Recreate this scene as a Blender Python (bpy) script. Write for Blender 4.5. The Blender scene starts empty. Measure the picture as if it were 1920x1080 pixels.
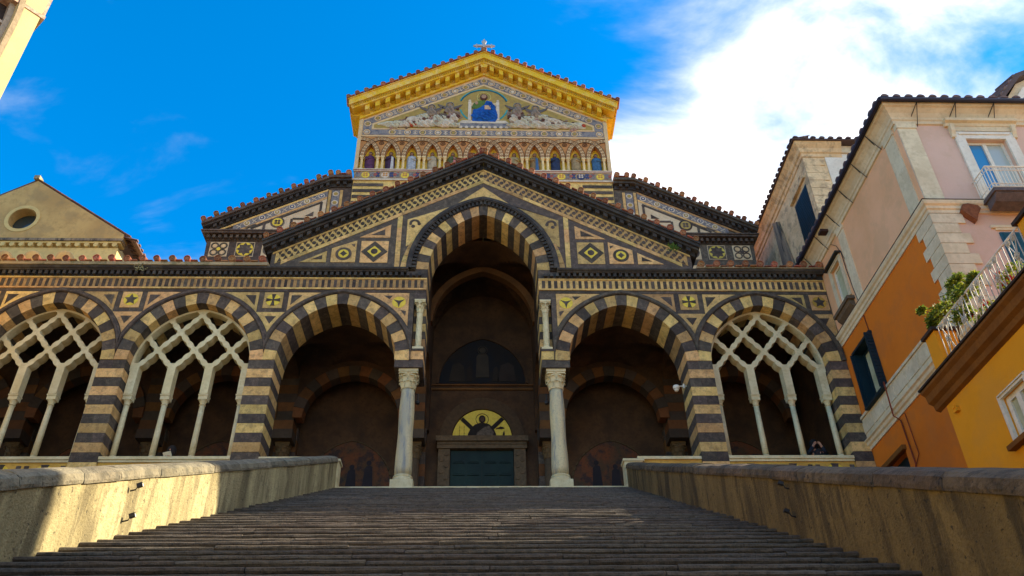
import bpy, math, random
from math import sin, cos, pi, sqrt, acos, atan2, radians
from mathutils import Vector, Matrix
random.seed(7)
R_ = random.Random(11)
sc = bpy.context.scene
col = sc.collection

EXPOSURE, SKY_STRENGTH, CLOUD = 1.32, 0.12, (3.1, 8.0)
# ---------------------------------------------------------------- camera
YAW, PITCH, ROLL = 0.0420768, 0.625419, -0.0195190
CAM = Vector((0.0, -28.071, -11.7636))
_r0 = Vector((cos(YAW), -sin(YAW), 0))
_fw = Vector((sin(YAW) * cos(PITCH), cos(YAW) * cos(PITCH), sin(PITCH)))
_u0 = _r0.cross(_fw)
_r = _r0 * cos(ROLL) + _u0 * sin(ROLL)
_u = -_r0 * sin(ROLL) + _u0 * cos(ROLL)
cam = bpy.data.cameras.new("camera")
cam.sensor_width = 36.0
cam.lens = 1601.1 / 1920 * 36
cam.clip_start, cam.clip_end = 0.1, 3000
cob = bpy.data.objects.new("camera", cam)
m = Matrix((_r, _u, -_fw)).transposed().to_4x4()
m.translation = CAM
cob.matrix_world = m
col.objects.link(cob)
sc.camera = cob

# ---------------------------------------------------------------- light
SUN_DIR = Vector((0.991, 0.134, 0)).normalized()      # horizontal direction towards the sun
SUN_EL = radians(31)
sc.view_settings.view_transform = 'Standard'
sc.view_settings.look = 'None'
sc.view_settings.gamma = 1
sc.view_settings.use_curve_mapping = False
sc.view_settings.exposure = EXPOSURE
sun = bpy.data.lights.new("sun", 'SUN')
sun.energy = 5.0
sun.angle = radians(0.5)
sun.color = (1.0, 0.86, 0.62)
so = bpy.data.objects.new("sun", sun)
sd = Vector((SUN_DIR.x * cos(SUN_EL), SUN_DIR.y * cos(SUN_EL), sin(SUN_EL)))
so.rotation_euler = sd.to_track_quat('Z', 'Y').to_euler()
so.location = (60, 20, 60)
col.objects.link(so)

w = bpy.data.worlds.new("World")
sc.world = w
w.use_nodes = True
nt = w.node_tree
nt.nodes.clear()
def N(t, **k):
    n = nt.nodes.new(t)
    for a, b in k.items():
        setattr(n, a, b)
    return n
def L(a, b):
    nt.links.new(a, b)
out = N('ShaderNodeOutputWorld')
bg = N('ShaderNodeBackground')
sky = N('ShaderNodeTexSky', sky_type='NISHITA')
sky.sun_disc = False
sky.sun_elevation = SUN_EL
sky.sun_rotation = atan2(SUN_DIR.x, SUN_DIR.y)
sky.air_density, sky.dust_density, sky.ozone_density = 1.0, 0.3, 2.5
hs = N('ShaderNodeHueSaturation')
hs.inputs['Saturation'].default_value = 1.55
hs.inputs['Hue'].default_value = 0.487
hs.inputs['Value'].default_value = 0.85
L(sky.outputs[0], hs.inputs['Color'])
tint = N('ShaderNodeMix', data_type='RGBA', blend_type='MULTIPLY'); tint.inputs['Factor'].default_value = 1.0; L(hs.outputs[0], tint.inputs[6]); tint.inputs[7].default_value = (1.0, 1.17, 1.42, 1)
tc = N('ShaderNodeTexCoord')
# flatten the direction so that the cloud sheet lies overhead
sep = N('ShaderNodeSeparateXYZ'); L(tc.outputs['Generated'], sep.inputs[0])
addz = N('ShaderNodeMath', operation='ADD'); L(sep.outputs[2], addz.inputs[0]); addz.inputs[1].default_value = 0.35
mz = N('ShaderNodeMath', operation='MAXIMUM'); L(addz.outputs[0], mz.inputs[0]); mz.inputs[1].default_value = 0.2
dx = N('ShaderNodeMath', operation='DIVIDE'); L(sep.outputs[0], dx.inputs[0]); L(mz.outputs[0], dx.inputs[1])
dy = N('ShaderNodeMath', operation='DIVIDE'); L(sep.outputs[1], dy.inputs[0]); L(mz.outputs[0], dy.inputs[1])
cmb = N('ShaderNodeCombineXYZ'); L(dx.outputs[0], cmb.inputs[0]); L(dy.outputs[0], cmb.inputs[1])
n1 = N('ShaderNodeTexNoise'); n1.inputs['Scale'].default_value = 4.6; n1.inputs['Detail'].default_value = 9
n1.inputs['Roughness'].default_value = 0.56; n1.inputs['Distortion'].default_value = 0.35
mp = N('ShaderNodeMapping'); mp.inputs['Location'].default_value = (5.5, 8.8, 0.4); mp.inputs['Rotation'].default_value = (0, 0, radians(-28)); mp.inputs['Scale'].default_value = (0.75, 1.25, 1)
L(cmb.outputs[0], mp.inputs[0]); L(mp.outputs[0], n1.inputs['Vector'])
n2 = N('ShaderNodeTexNoise'); n2.inputs['Scale'].default_value = 14; n2.inputs['Detail'].default_value = 6
L(cmb.outputs[0], n2.inputs['Vector'])
# the cloud bank lies towards the sun: coverage grows with the x of the flattened direction
cov = N('ShaderNodeMapRange'); cov.inputs['From Min'].default_value = 0.11; cov.inputs['From Max'].default_value = 0.47
cov.inputs['To Min'].default_value = -0.34; cov.inputs['To Max'].default_value = 0.29
ab = N('ShaderNodeMath', operation='ABSOLUTE'); L(dy.outputs[0], ab.inputs[0])  # cover repeats behind the view, added to keep white light on the facade
tilt = N('ShaderNodeMath', operation='MULTIPLY_ADD'); L(ab.outputs[0], tilt.inputs[0]); tilt.inputs[1].default_value = 0.35; L(dx.outputs[0], tilt.inputs[2])
L(tilt.outputs[0], cov.inputs['Value'])
con = N('ShaderNodeMath', operation='MULTIPLY_ADD'); L(n1.outputs['Fac'], con.inputs[0]); con.inputs[1].default_value = 2.0; con.inputs[2].default_value = -0.5
su = N('ShaderNodeMath', operation='ADD'); L(con.outputs[0], su.inputs[0]); L(cov.outputs[0], su.inputs[1])
s2 = N('ShaderNodeMath', operation='MULTIPLY_ADD'); L(n2.outputs['Fac'], s2.inputs[0]); s2.inputs[1].default_value = 0.24; L(su.outputs[0], s2.inputs[2])
mask = N('ShaderNodeMapRange', interpolation_type='SMOOTHSTEP'); L(s2.outputs[0], mask.inputs['Value'])
mask.inputs['From Min'].default_value = 0.45; mask.inputs['From Max'].default_value = 1.26
cl = N('ShaderNodeMapRange'); L(s2.outputs[0], cl.inputs['Value'])
cl.inputs['From Min'].default_value = 0.5; cl.inputs['From Max'].default_value = 1.3
cl.inputs['To Min'].default_value = CLOUD[0]; cl.inputs['To Max'].default_value = CLOUD[1]
cc = N('ShaderNodeCombineColor')
for i, f in enumerate((1.0, 0.985, 0.96)):
    q = N('ShaderNodeMath', operation='MULTIPLY'); L(cl.outputs[0], q.inputs[0]); q.inputs[1].default_value = f; L(q.outputs[0], cc.inputs[i])
mx = N('ShaderNodeMix', data_type='RGBA'); L(mask.outputs[0], mx.inputs['Factor']); L(tint.outputs[2], mx.inputs[6]); L(cc.outputs[0], mx.inputs[7])
L(mx.outputs[2], bg.inputs['Color'])
bg.inputs['Strength'].default_value = SKY_STRENGTH
L(bg.outputs[0], out.inputs[0])

# ---------------------------------------------------------------- measuring from known planes
def ray(px, py):
    return _r * ((px - 960) / 1601.1) - _u * ((py - 540) / 1601.1) + _fw
def on(px, py, axis, val):
    d = ray(px, py)
    return CAM + d * ((val - CAM[axis]) / d[axis])
def XZ(pts, Y=0.0):
    o = []
    for a, b in pts:
        p = on(a, b, 1, Y); o.append((p.x, p.z))
    return o
def YZ(pts, X):
    o = []
    for a, b in pts:
        p = on(a, b, 0, X); o.append((p.y, p.z))
    return o
def zoomed(pts, ox, oy, s=6.0):
    return [(ox + a / s, oy + b / s) for a, b in pts]
def mir(poly):
    return [(-a, b) for a, b in reversed(poly)]

# ---------------------------------------------------------------- materials
MATS = {}
def mat(name, c, var=0.10, rough=0.85, c2=None, mixscale=1.2, bump=0.25, bscale=26.0, stain=None, stain_amt=0.5, streak=False, metal=0.0, spec=0.3, thr=(0.42, 0.68), pits=0.0, mott=1.0):
    """stone, plaster and paint: base colour, a second tone in patches, optional dirt, a little change from piece to piece, fine relief"""
    if name in MATS: return MATS[name]
    mt = bpy.data.materials.new(name); mt.use_nodes = True
    t = mt.node_tree; ns = t.nodes; lk = t.links.new
    b = ns['Principled BSDF']
    b.inputs['Roughness'].default_value = rough
    b.inputs['Metallic'].default_value = metal
    b.inputs['Specular IOR Level'].default_value = spec
    geo = ns.new('ShaderNodeNewGeometry')
    pos = geo.outputs['Position']
    def noise(scale, detail=5, vec=pos, rough_=0.6):
        n = ns.new('ShaderNodeTexNoise'); n.inputs['Scale'].default_value = scale; n.inputs['Detail'].default_value = detail
        n.inputs['Roughness'].default_value = rough_
        lk(vec, n.inputs['Vector']); return n.outputs['Fac']
    def ramp(f, a, bb):
        r = ns.new('ShaderNodeMapRange'); r.interpolation_type = 'SMOOTHSTEP'; lk(f, r.inputs['Value'])
        r.inputs['From Min'].default_value = a; r.inputs['From Max'].default_value = bb; return r.outputs[0]
    def mix(f, A, B):
        x = ns.new('ShaderNodeMix'); x.data_type = 'RGBA'
        if isinstance(f, float): x.inputs[0].default_value = f
        else: lk(f, x.inputs[0])
        for i, q in ((6, A), (7, B)):
            if isinstance(q, tuple): x.inputs[i].default_value = (*q, 1)
            else: lk(q, x.inputs[i])
        return x.outputs[2]
    c2 = c2 or tuple(v * 0.72 for v in c)
    sv = pos
    if streak:
        mpn = ns.new('ShaderNodeMapping'); mpn.inputs['Scale'].default_value = (1, 1, 0.16); lk(pos, mpn.inputs[0]); sv = mpn.outputs[0]
    cur = mix(ramp(noise(mixscale, 6, sv), thr[0] - 0.06, thr[1]), tuple(c), tuple(c2))
    mm = ns.new('ShaderNodeMath'); mm.operation = 'MULTIPLY'; lk(ramp(noise(mixscale * 7, 4), 0.45, 0.75), mm.inputs[0]); mm.inputs[1].default_value = mott
    cur = mix(mm.outputs[0], cur, mix(0.5, tuple(c2), tuple(v * 0.7 for v in c)) if bump > 0.05 else cur)
    if stain:
        f = ramp(noise(mixscale * 1.7, 8, sv, 0.7), 0.48, 0.62)
        sc_ = ns.new('ShaderNodeMath'); sc_.operation = 'MULTIPLY'; lk(f, sc_.inputs[0]); sc_.inputs[1].default_value = stain_amt
        cur = mix(sc_.outputs[0], cur, tuple(stain))
    if pits:
        pf = ramp(noise(bscale * 0.62, 4, pos, 0.6), 0.62, 0.67)
        sc2 = ns.new('ShaderNodeMath'); sc2.operation = 'MULTIPLY'; lk(pf, sc2.inputs[0]); sc2.inputs[1].default_value = pits
        cur = mix(sc2.outputs[0], cur, (0.02, 0.018, 0.016))
    if var:
        oi = ns.new('ShaderNodeObjectInfo')
        r = ns.new('ShaderNodeMapRange'); lk(oi.outputs['Random'], r.inputs['Value'])
        r.inputs['To Min'].default_value = 1 - var; r.inputs['To Max'].default_value = 1 + var
        h = ns.new('ShaderNodeHueSaturation'); lk(r.outputs[0], h.inputs['Value']); lk(cur, h.inputs['Color'])
        # hue wanders a little from piece to piece too
        r2 = ns.new('ShaderNodeMath'); r2.operation = 'MULTIPLY'; lk(oi.outputs['Random'], r2.inputs[0]); r2.inputs[1].default_value = 7.13
        fr = ns.new('ShaderNodeMath'); fr.operation = 'FRACT'; lk(r2.outputs[0], fr.inputs[0])
        r3 = ns.new('ShaderNodeMapRange'); lk(fr.outputs[0], r3.inputs['Value']); r3.inputs['To Min'].default_value = 0.5 - 0.06 * var; r3.inputs['To Max'].default_value = 0.5 + 0.04 * var
        lk(r3.outputs[0], h.inputs['Hue'])
        cur = h.outputs[0]
    lk(cur, b.inputs['Base Color'])
    if bump:
        bp = ns.new('ShaderNodeBump'); bp.inputs['Strength'].default_value = bump; bp.inputs['Distance'].default_value = 0.04
        lk(noise(bscale, 5, pos, 0.65), bp.inputs['Height']); lk(bp.outputs[0], b.inputs['Normal'])
    MATS[name] = mt
    return mt
CREAM = mat('tufa_cream', (0.69, 0.45, 0.165), 0.30, c2=(0.53, 0.325, 0.105), stain=(0.20, 0.13, 0.065), stain_amt=0.5, mixscale=2.6, bump=0.6, bscale=34, pits=0.35)
LAVA = mat('lava_dark', (0.090, 0.069, 0.052), 0.32, c2=(0.053, 0.041, 0.033), stain=(0.175, 0.132, 0.092), stain_amt=0.45, mixscale=3.0, bump=0.7, bscale=34)
BLACK = mat('lava_black', (0.054, 0.046, 0.041), 0.2, c2=(0.031, 0.028, 0.027), stain=(0.11, 0.095, 0.075), stain_amt=0.45, bump=0.5)
MARBLE = mat('marble_white', (0.66, 0.57, 0.34), 0.08, c2=(0.56, 0.46, 0.24), stain=(0.42, 0.33, 0.16), stain_amt=0.35, rough=0.6, bump=0.15)
SHAFT = mat('marble_shaft', (0.62, 0.51, 0.27), 0.0, c2=(0.36, 0.33, 0.24), stain=(0.12, 0.155, 0.19), stain_amt=0.6, streak=True, mixscale=2.6, rough=0.5, bump=0.2)
GOLD = mat('gold_mosaic', (0.78, 0.58, 0.035), 0.05, c2=(0.66, 0.46, 0.02), mixscale=9, rough=0.5, bump=0.2, bscale=60, spec=0.5)
GOLDM = mat('gold_ground', (0.40, 0.26, 0.035), 0.04, c2=(0.28, 0.18, 0.03), mixscale=5, rough=0.5, bump=0.2, bscale=60, spec=0.5)
YEL = mat('yellow_paint', (0.72, 0.46, 0.022), 0.03, c2=(0.66, 0.40, 0.018), stain=(0.76, 0.62, 0.36), stain_amt=0.3, rough=0.75, bump=0.12)
TILE = mat('terracotta', (0.36, 0.125, 0.05), 0.40, c2=(0.24, 0.085, 0.04), stain=(0.36, 0.26, 0.14), stain_amt=0.3, mixscale=4, bump=0.3)
PLUG = mat('tile_mortar', (0.40, 0.20, 0.09), 0.35, c2=(0.27, 0.11, 0.05), mixscale=9, bump=0.4)
SLAB = mat('slab_beige', (0.40, 0.31, 0.18), 0.10, c2=(0.30, 0.23, 0.13), stain=(0.13, 0.13, 0.06), stain_amt=0.7, mixscale=0.9, bump=0.4)
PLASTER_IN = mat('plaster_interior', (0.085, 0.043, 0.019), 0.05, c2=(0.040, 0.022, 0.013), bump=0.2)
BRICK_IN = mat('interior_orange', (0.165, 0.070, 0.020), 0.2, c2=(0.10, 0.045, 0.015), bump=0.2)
ORANGE_M = mat('orange_mosaic', (0.52, 0.24, 0.075), 0.06, c2=(0.44, 0.19, 0.06), mixscale=3, bump=0.15)
SAND_M = mat('sand_mosaic', (0.66, 0.47, 0.25), 0.06, c2=(0.56, 0.38, 0.19), mixscale=4, bump=0.15)
GREY_M = mat('grey_blue_mosaic', (0.085, 0.09, 0.115), 0.10, c2=(0.22, 0.20, 0.19), mixscale=5, bump=0.15, thr=(0.4, 0.55))
NAVY_M = mat('navy_mosaic', (0.05, 0.07, 0.16), 0.1, bump=0.1)
WHITE_M = mat('white_mosaic', (0.64, 0.54, 0.40), 0.08, c2=(0.44, 0.36, 0.27), mixscale=4, bump=0.12)
DOORM = mat('bronze_green', (0.009, 0.027, 0.019), 0.08, c2=(0.004, 0.013, 0.011), rough=0.5, metal=0.3, bump=0.3)
IRON = mat('dark_iron', (0.03, 0.028, 0.027), 0.0, rough=0.6, bump=0.1)
STEP = mat('stair_stone', (0.132, 0.104, 0.074), 0.2, c2=(0.088, 0.070, 0.050), stain=(0.045, 0.038, 0.030), stain_amt=0.6, mixscale=7.0, bump=0.9, bscale=40, pits=0.85)
PARAR = mat('parapet_shaded', (0.225, 0.158, 0.060), 0.0, c2=(0.100, 0.072, 0.032), stain=(0.040, 0.031, 0.018), stain_amt=0.75, streak=True, mixscale=1.15, bump=0.9, bscale=22, pits=0.8)  # darker copy of the left wall plaster, shade put into its colour
PARA = mat('parapet_plaster', (0.50, 0.42, 0.215), 0.0, c2=(0.23, 0.185, 0.088), stain=(0.12, 0.095, 0.05), stain_amt=0.7, streak=True, mixscale=1.15, bump=0.9, bscale=22, pits=0.7)  # lighter copy for the left wall, sunlight put into its colour
COPER = mat('coping_shaded', (0.150, 0.110, 0.066), 0.2, c2=(0.092, 0.069, 0.043), stain=(0.032, 0.028, 0.021), stain_amt=0.6, mixscale=2.4, bump=1.0, bscale=18, pits=0.8)  # darker copy of the left coping, shade put into the stone colour
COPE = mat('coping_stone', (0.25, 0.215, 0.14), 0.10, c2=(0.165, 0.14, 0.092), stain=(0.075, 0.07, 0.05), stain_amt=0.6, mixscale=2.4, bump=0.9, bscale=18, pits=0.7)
OCHRE = mat('ochre_render', (0.58, 0.375, 0.14), 0.0, c2=(0.45, 0.275, 0.10), stain=(0.28, 0.20, 0.10), stain_amt=0.4, mixscale=0.45, bump=0.25)
OCHRE_L = mat('ochre_light', (0.68, 0.50, 0.20), 0.0, c2=(0.60, 0.43, 0.17), mixscale=0.6, bump=0.2)
TOWERM = mat('tower_yellow', (0.60, 0.45, 0.20), 0.0, c2=(0.56, 0.41, 0.18), mott=0.2, mixscale=0.5, bump=0.2)
PINK = mat('pink_render', (0.66, 0.44, 0.335), 0.0, c2=(0.61, 0.40, 0.295), stain=(0.50, 0.33, 0.21), stain_amt=0.3, mott=0.12, mixscale=0.4, bump=0.2)
SALMON = mat('salmon_render', (0.84, 0.46, 0.25), 0.0, c2=(0.76, 0.40, 0.20), stain=(0.54, 0.33, 0.17), stain_amt=0.3, mott=0.12, mixscale=0.4, bump=0.2)
ORANGE = mat('orange_render', (0.68, 0.178, 0.010), 0.0, c2=(0.58, 0.145, 0.009), stain=(0.50, 0.15, 0.03), stain_amt=0.45, mott=0.14, mixscale=0.4, bump=0.15)
YELLOWH = mat('yellow_render', (0.76, 0.315, 0.010), 0.0, c2=(0.68, 0.27, 0.009), stain=(0.62, 0.28, 0.04), stain_amt=0.4, mott=0.14, mixscale=0.4, bump=0.15)
TRIM = mat('cream_trim', (0.72, 0.60, 0.40), 0.05, c2=(0.62, 0.50, 0.32), stain=(0.44, 0.33, 0.19), stain_amt=0.35, mixscale=0.9, bump=0.15)
WHITEP = mat('white_paint', (0.74, 0.68, 0.56), 0.0, c2=(0.66, 0.58, 0.46), bump=0.08, rough=0.6)
PEEL = mat('peeling_render', (0.78, 0.57, 0.32), 0.0, c2=(0.64, 0.44, 0.23), stain=(0.26, 0.18, 0.11), stain_amt=0.6, mixscale=1.3, bump=0.6)
MOULD = mat('mouldy_wall', (0.33, 0.24, 0.15), 0.0, c2=(0.16, 0.12, 0.09), stain=(0.045, 0.04, 0.035), stain_amt=0.85, streak=True, mixscale=2.2, bump=0.6)
SHUT = mat('shutter_green', (0.004, 0.020, 0.031), 0.06, c2=(0.003, 0.015, 0.024), rough=0.55, bump=0.05)
BROWNC = mat('brown_cornice', (0.21, 0.078, 0.010), 0.0, c2=(0.15, 0.054, 0.008), mixscale=2, bump=0.15)
GUTTER = mat('gutter_dark', (0.022, 0.022, 0.045), 0.0, rough=0.5, bump=0.1)
BRICKH = mat('exposed_brick', (0.26, 0.09, 0.035), 0.0, c2=(0.16, 0.05, 0.02), mixscale=9, bump=0.6)
PIPE = mat('brown_pipe', (0.055, 0.025, 0.022), 0.0, rough=0.55, bump=0.05)
CABLE = mat('rust_cable', (0.20, 0.035, 0.012), 0.0, bump=0.05)
SKIN = mat('skin', (0.48, 0.25, 0.16), 0.0, c2=(0.44, 0.22, 0.14), rough=0.6, bump=0.02)
HAIR = mat('hair_dark', (0.018, 0.013, 0.011), 0.0, bump=0.1)
CLOTH_D = mat('cloth_dark', (0.020, 0.021, 0.030), 0.0, bump=0.05)
CLOTH_W = mat('cloth_grey', (0.16, 0.15, 0.14), 0.0, bump=0.05)
PAPER = mat('paper', (0.68, 0.62, 0.45), 0.0, bump=0.02)
GROUND = mat('ground_stone', (0.30, 0.25, 0.18), 0.0, c2=(0.22, 0.18, 0.13), mixscale=0.3, bump=0.4)
LEAF = mat('leaf_green', (0.17, 0.22, 0.025), 0.0, c2=(0.08, 0.13, 0.016), mixscale=5, bump=0.0, rough=0.45, spec=0.5)
LEAFY = mat('leaf_lime', (0.34, 0.32, 0.025), 0.0, c2=(0.20, 0.24, 0.022), mixscale=5, bump=0.0, rough=0.45)
PETAL = mat('petal_red', (0.55, 0.02, 0.03), 0.0, c2=(0.42, 0.015, 0.04), bump=0.0)
BARK = mat('bark', (0.10, 0.07, 0.045), 0.0, bump=0.5)
MOSS = mat('moss', (0.045, 0.075, 0.018), 0.0, c2=(0.09, 0.09, 0.03), mixscale=8, bump=0.3)
def colour(name, c, **k):
    k.setdefault('var', 0.0); k.setdefault('bump', 0.1); k.setdefault('mixscale', 6)
    return mat(name, c, **k)
glass = bpy.data.materials.new('window_glass'); glass.use_nodes = True
_b = glass.node_tree.nodes['Principled BSDF']; _b.inputs['Base Color'].default_value = (0.03, 0.05, 0.06, 1); _b.inputs['Roughness'].default_value = 0.06; _b.inputs['Specular IOR Level'].default_value = 0.9
GLASS = glass
curtain = mat('curtain', (0.45, 0.45, 0.30), 0.0, c2=(0.34, 0.34, 0.2), mixscale=2, bump=0.05)

for _m in (LEAF, LEAFY):                       # leaves let some light through
    _t = _m.node_tree; _p = _t.nodes['Principled BSDF']; _o = next(n for n in _t.nodes if n.type == 'OUTPUT_MATERIAL')
    _tr = _t.nodes.new('ShaderNodeBsdfTranslucent'); _mx = _t.nodes.new('ShaderNodeMixShader'); _mx.inputs[0].default_value = 0.5
    _src = _p.inputs['Base Color'].links[0].from_socket
    _t.links.new(_src, _tr.inputs[0]); _t.links.new(_p.outputs[0], _mx.inputs[1]); _t.links.new(_tr.outputs[0], _mx.inputs[2]); _t.links.new(_mx.outputs[0], _o.inputs[0])
# ---------------------------------------------------------------- mesh helpers
class MB:
    def __init__(s): s.v = []; s.f = []
    def add(s, vs, fs):
        o = len(s.v); s.v += [tuple(q) for q in vs]; s.f += [tuple(i + o for i in f) for f in fs]; return s
    def box(s, x0, x1, y0, y1, z0, z1):
        return s.add([(x0, y0, z0), (x1, y0, z0), (x1, y1, z0), (x0, y1, z0), (x0, y0, z1), (x1, y0, z1), (x1, y1, z1), (x0, y1, z1)],
                     [(0, 3, 2, 1), (4, 5, 6, 7), (0, 1, 5, 4), (1, 2, 6, 5), (2, 3, 7, 6), (3, 0, 4, 7)])
    def prism(s, poly, a, b, axis=1):
        """polygon in the plane across axis (1: x,z   0: y,z   2: x,y), swept from a to b along it"""
        ar = sum(poly[i][0] * poly[(i + 1) % len(poly)][1] - poly[(i + 1) % len(poly)][0] * poly[i][1] for i in range(len(poly)))
        if ar < 0: poly = list(reversed(poly))
        n = len(poly)
        if axis == 1: P = lambda q, t: (q[0], t, q[1])
        elif axis == 0: P = lambda q, t: (t, q[0], q[1])
        else: P = lambda q, t: (q[0], q[1], t)
        vs = [P(q, a) for q in poly] + [P(q, b) for q in poly]
        fs = [tuple(range(n)), tuple(reversed(range(n, 2 * n)))] + [(i, i + n, (i + 1) % n + n, (i + 1) % n) for i in range(n)]
        if axis == 0: fs = [tuple(reversed(f)) for f in fs]; fs = [tuple(reversed(f)) for f in fs]
        return s.add(vs, fs)
    def tube(s, pts, r, n=8, cap=True):
        pts = [Vector(p) for p in pts]; rs = r if isinstance(r, (list, tuple)) else [r] * len(pts)
        vs = []; fs = []
        for i, p in enumerate(pts):
            d = (pts[min(i + 1, len(pts) - 1)] - pts[max(i - 1, 0)]).normalized()
            up = Vector((0, 0, 1)) if abs(d.z) < 0.9 else Vector((1, 0, 0))
            a = d.cross(up).normalized(); b = a.cross(d)
            for k in range(n):
                t = 2 * pi * k / n; vs.append(p + (a * cos(t) + b * sin(t)) * rs[i])
        for i in range(len(pts) - 1):
            for k in range(n):
                fs.append((i * n + k, i * n + (k + 1) % n, (i + 1) * n + (k + 1) % n, (i + 1) * n + k))
        if cap: fs.append(tuple(reversed(range(n)))); fs.append(tuple(range((len(pts) - 1) * n, len(pts) * n)))
        return s.add(vs, fs)
    def lathe(s, prof, cx, cy, n=24, z0=0.0, flute=None):
        vs = []; fs = []
        for r, z in prof:
            for k in range(n):
                t = 2 * pi * k / n; rr = r if not flute else r * (1 + flute(t, z)); vs.append((cx + rr * cos(t), cy + rr * sin(t), z0 + z))
        m_ = len(prof)
        for i in range(m_ - 1):
            for k in range(n):
                fs.append((i * n + k, i * n + (k + 1) % n, (i + 1) * n + (k + 1) % n, (i + 1) * n + k))
        fs.append(tuple(reversed(range(n)))); fs.append(tuple(range((m_ - 1) * n, m_ * n)))
        return s.add(vs, fs)
    def grid(s, fn, nu, nv):
        vs = [fn(i / nu, j / nv) for i in range(nu + 1) for j in range(nv + 1)]
        fs = [(i * (nv + 1) + j, (i + 1) * (nv + 1) + j, (i + 1) * (nv + 1) + j + 1, i * (nv + 1) + j + 1) for i in range(nu) for j in range(nv)]
        return s.add(vs, fs)
    def disc(s, cx, cz, r, y0, y1, n=20, sz=1.0):
        return s.prism([(cx + r * cos(2 * pi * k / n), cz + r * sz * sin(2 * pi * k / n)) for k in range(n)], y0, y1)
    def ring(s, cx, cz, r0, r1, y0, y1, n=24, a0=0.0, a1=2 * pi):
        for k in range(n):
            t0 = a0 + (a1 - a0) * k / n; t1 = a0 + (a1 - a0) * (k + 1) / n
            s.prism([(cx + r0 * cos(t0), cz + r0 * sin(t0)), (cx + r1 * cos(t0), cz + r1 * sin(t0)), (cx + r1 * cos(t1), cz + r1 * sin(t1)), (cx + r0 * cos(t1), cz + r0 * sin(t1))], y0, y1)
        return s
    def xf(s, M):
        s.v = [tuple(M @ Vector(q)) for q in s.v]; return s
    def mesh(s, name, m_, smooth=False):
        me = bpy.data.meshes.new(name); me.from_pydata(s.v, [], s.f)
        for q in (m_ if isinstance(m_, (list, tuple)) else [m_]): me.materials.append(q)
        if smooth: me.polygons.foreach_set('use_smooth', [True] * len(me.polygons))
        me.update(); return me
def world_off(parent):
    o = Vector((0, 0, 0)); p = parent
    while p is not None: o += Vector(p.location); p = p.parent
    return o
def obj(name, mb, m_, parent=None, smooth=False, kind=None, label=None):
    me = mb if isinstance(mb, bpy.types.Mesh) else mb.mesh(name, m_, smooth)
    o = bpy.data.objects.new(name, me); col.objects.link(o)
    if parent is not None:
        o.parent = parent; o.location = -world_off(parent)
    if kind: o['kind'] = kind
    if label: o['label'] = label
    return o
def put(name, me, loc, parent, rot=(0, 0, 0), scale=None):
    """another object that shares the mesh me, at a world location"""
    o = bpy.data.objects.new(name, me); col.objects.link(o); o.parent = parent
    o.location = Vector(loc) - world_off(parent); o.rotation_euler = rot
    if scale: o.scale = scale
    return o
def tag(o, label, cat, group=None):
    o['label'] = label; o['category'] = cat
    if group: o['group'] = group
    return o
def thing(name, label, cat, loc=(0, 0, 0), group=None):
    o = bpy.data.objects.new(name, None); col.objects.link(o); o.location = loc; o.empty_display_size = 0.3
    return tag(o, label, cat, group)
def struct(name, mb, m_, smooth=False):
    o = obj(name, mb, m_, None, smooth); o['kind'] = 'structure'; return o
def copy_tree(o, parent=None, off=None):
    c = o.copy(); col.objects.link(c)
    if parent is not None: c.parent = parent
    if off is not None: c.location = Vector(o.location) + Vector(off)
    for ch in list(o.children): copy_tree(ch, c)
    return c
EMPTYMB = MB

# two-centred arch: half-span h, rise; s runs -1 (left spring) .. 0 (apex) .. 1 (right spring); o is the offset outwards
class Arch:
    def __init__(a, xc, zs, h, rise):
        a.xc, a.zs, a.h = xc, zs, h; a.e = max(0.0, (rise * rise - h * h) / (2 * h)); a.r = h + a.e
    def p(a, s, o=0.0):
        R = a.r + o; t = (1 - abs(s)) * acos(a.e / R); x = R * cos(t) - a.e
        return (a.xc + (x if s >= 0 else -x), a.zs + R * sin(t))
    def z_at(a, x, o=0.0):
        R = a.r + o; d = abs(x - a.xc) + a.e
        return a.zs + sqrt(max(0.0, R * R - d * d))
    def band(a, s0, s1, o0, o1, n=4):
        ss = [s0 + (s1 - s0) * i / n for i in range(n + 1)]
        if s0 < 0 < s1 and not any(abs(q) < 1e-6 for q in ss): ss = sorted(ss + [0.0])
        return [a.p(q, o1) for q in ss] + [a.p(q, o0) for q in reversed(ss)]
# ================================================================ ground, landing, staircase
SL = 0.468                       # slope of the stair
ST_Y0 = -0.03
g = MB(); g.box(-160, 160, -140, 160, -13.9, -13.75); struct('ground', g, GROUND)
g = MB(); g.box(-26, 14.09, 0.10, 5.9, -0.45, 0.0); g.box(-26, 14.09, 0.2, 5.9, -13.7, -0.46); struct('landing_floor', g, mat('landing_stone', (0.34, 0.26, 0.17), 0, bump=0.3))
stairs = bpy.data.objects.new('staircase', None); col.objects.link(stairs); stairs['kind'] = 'structure'
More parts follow.
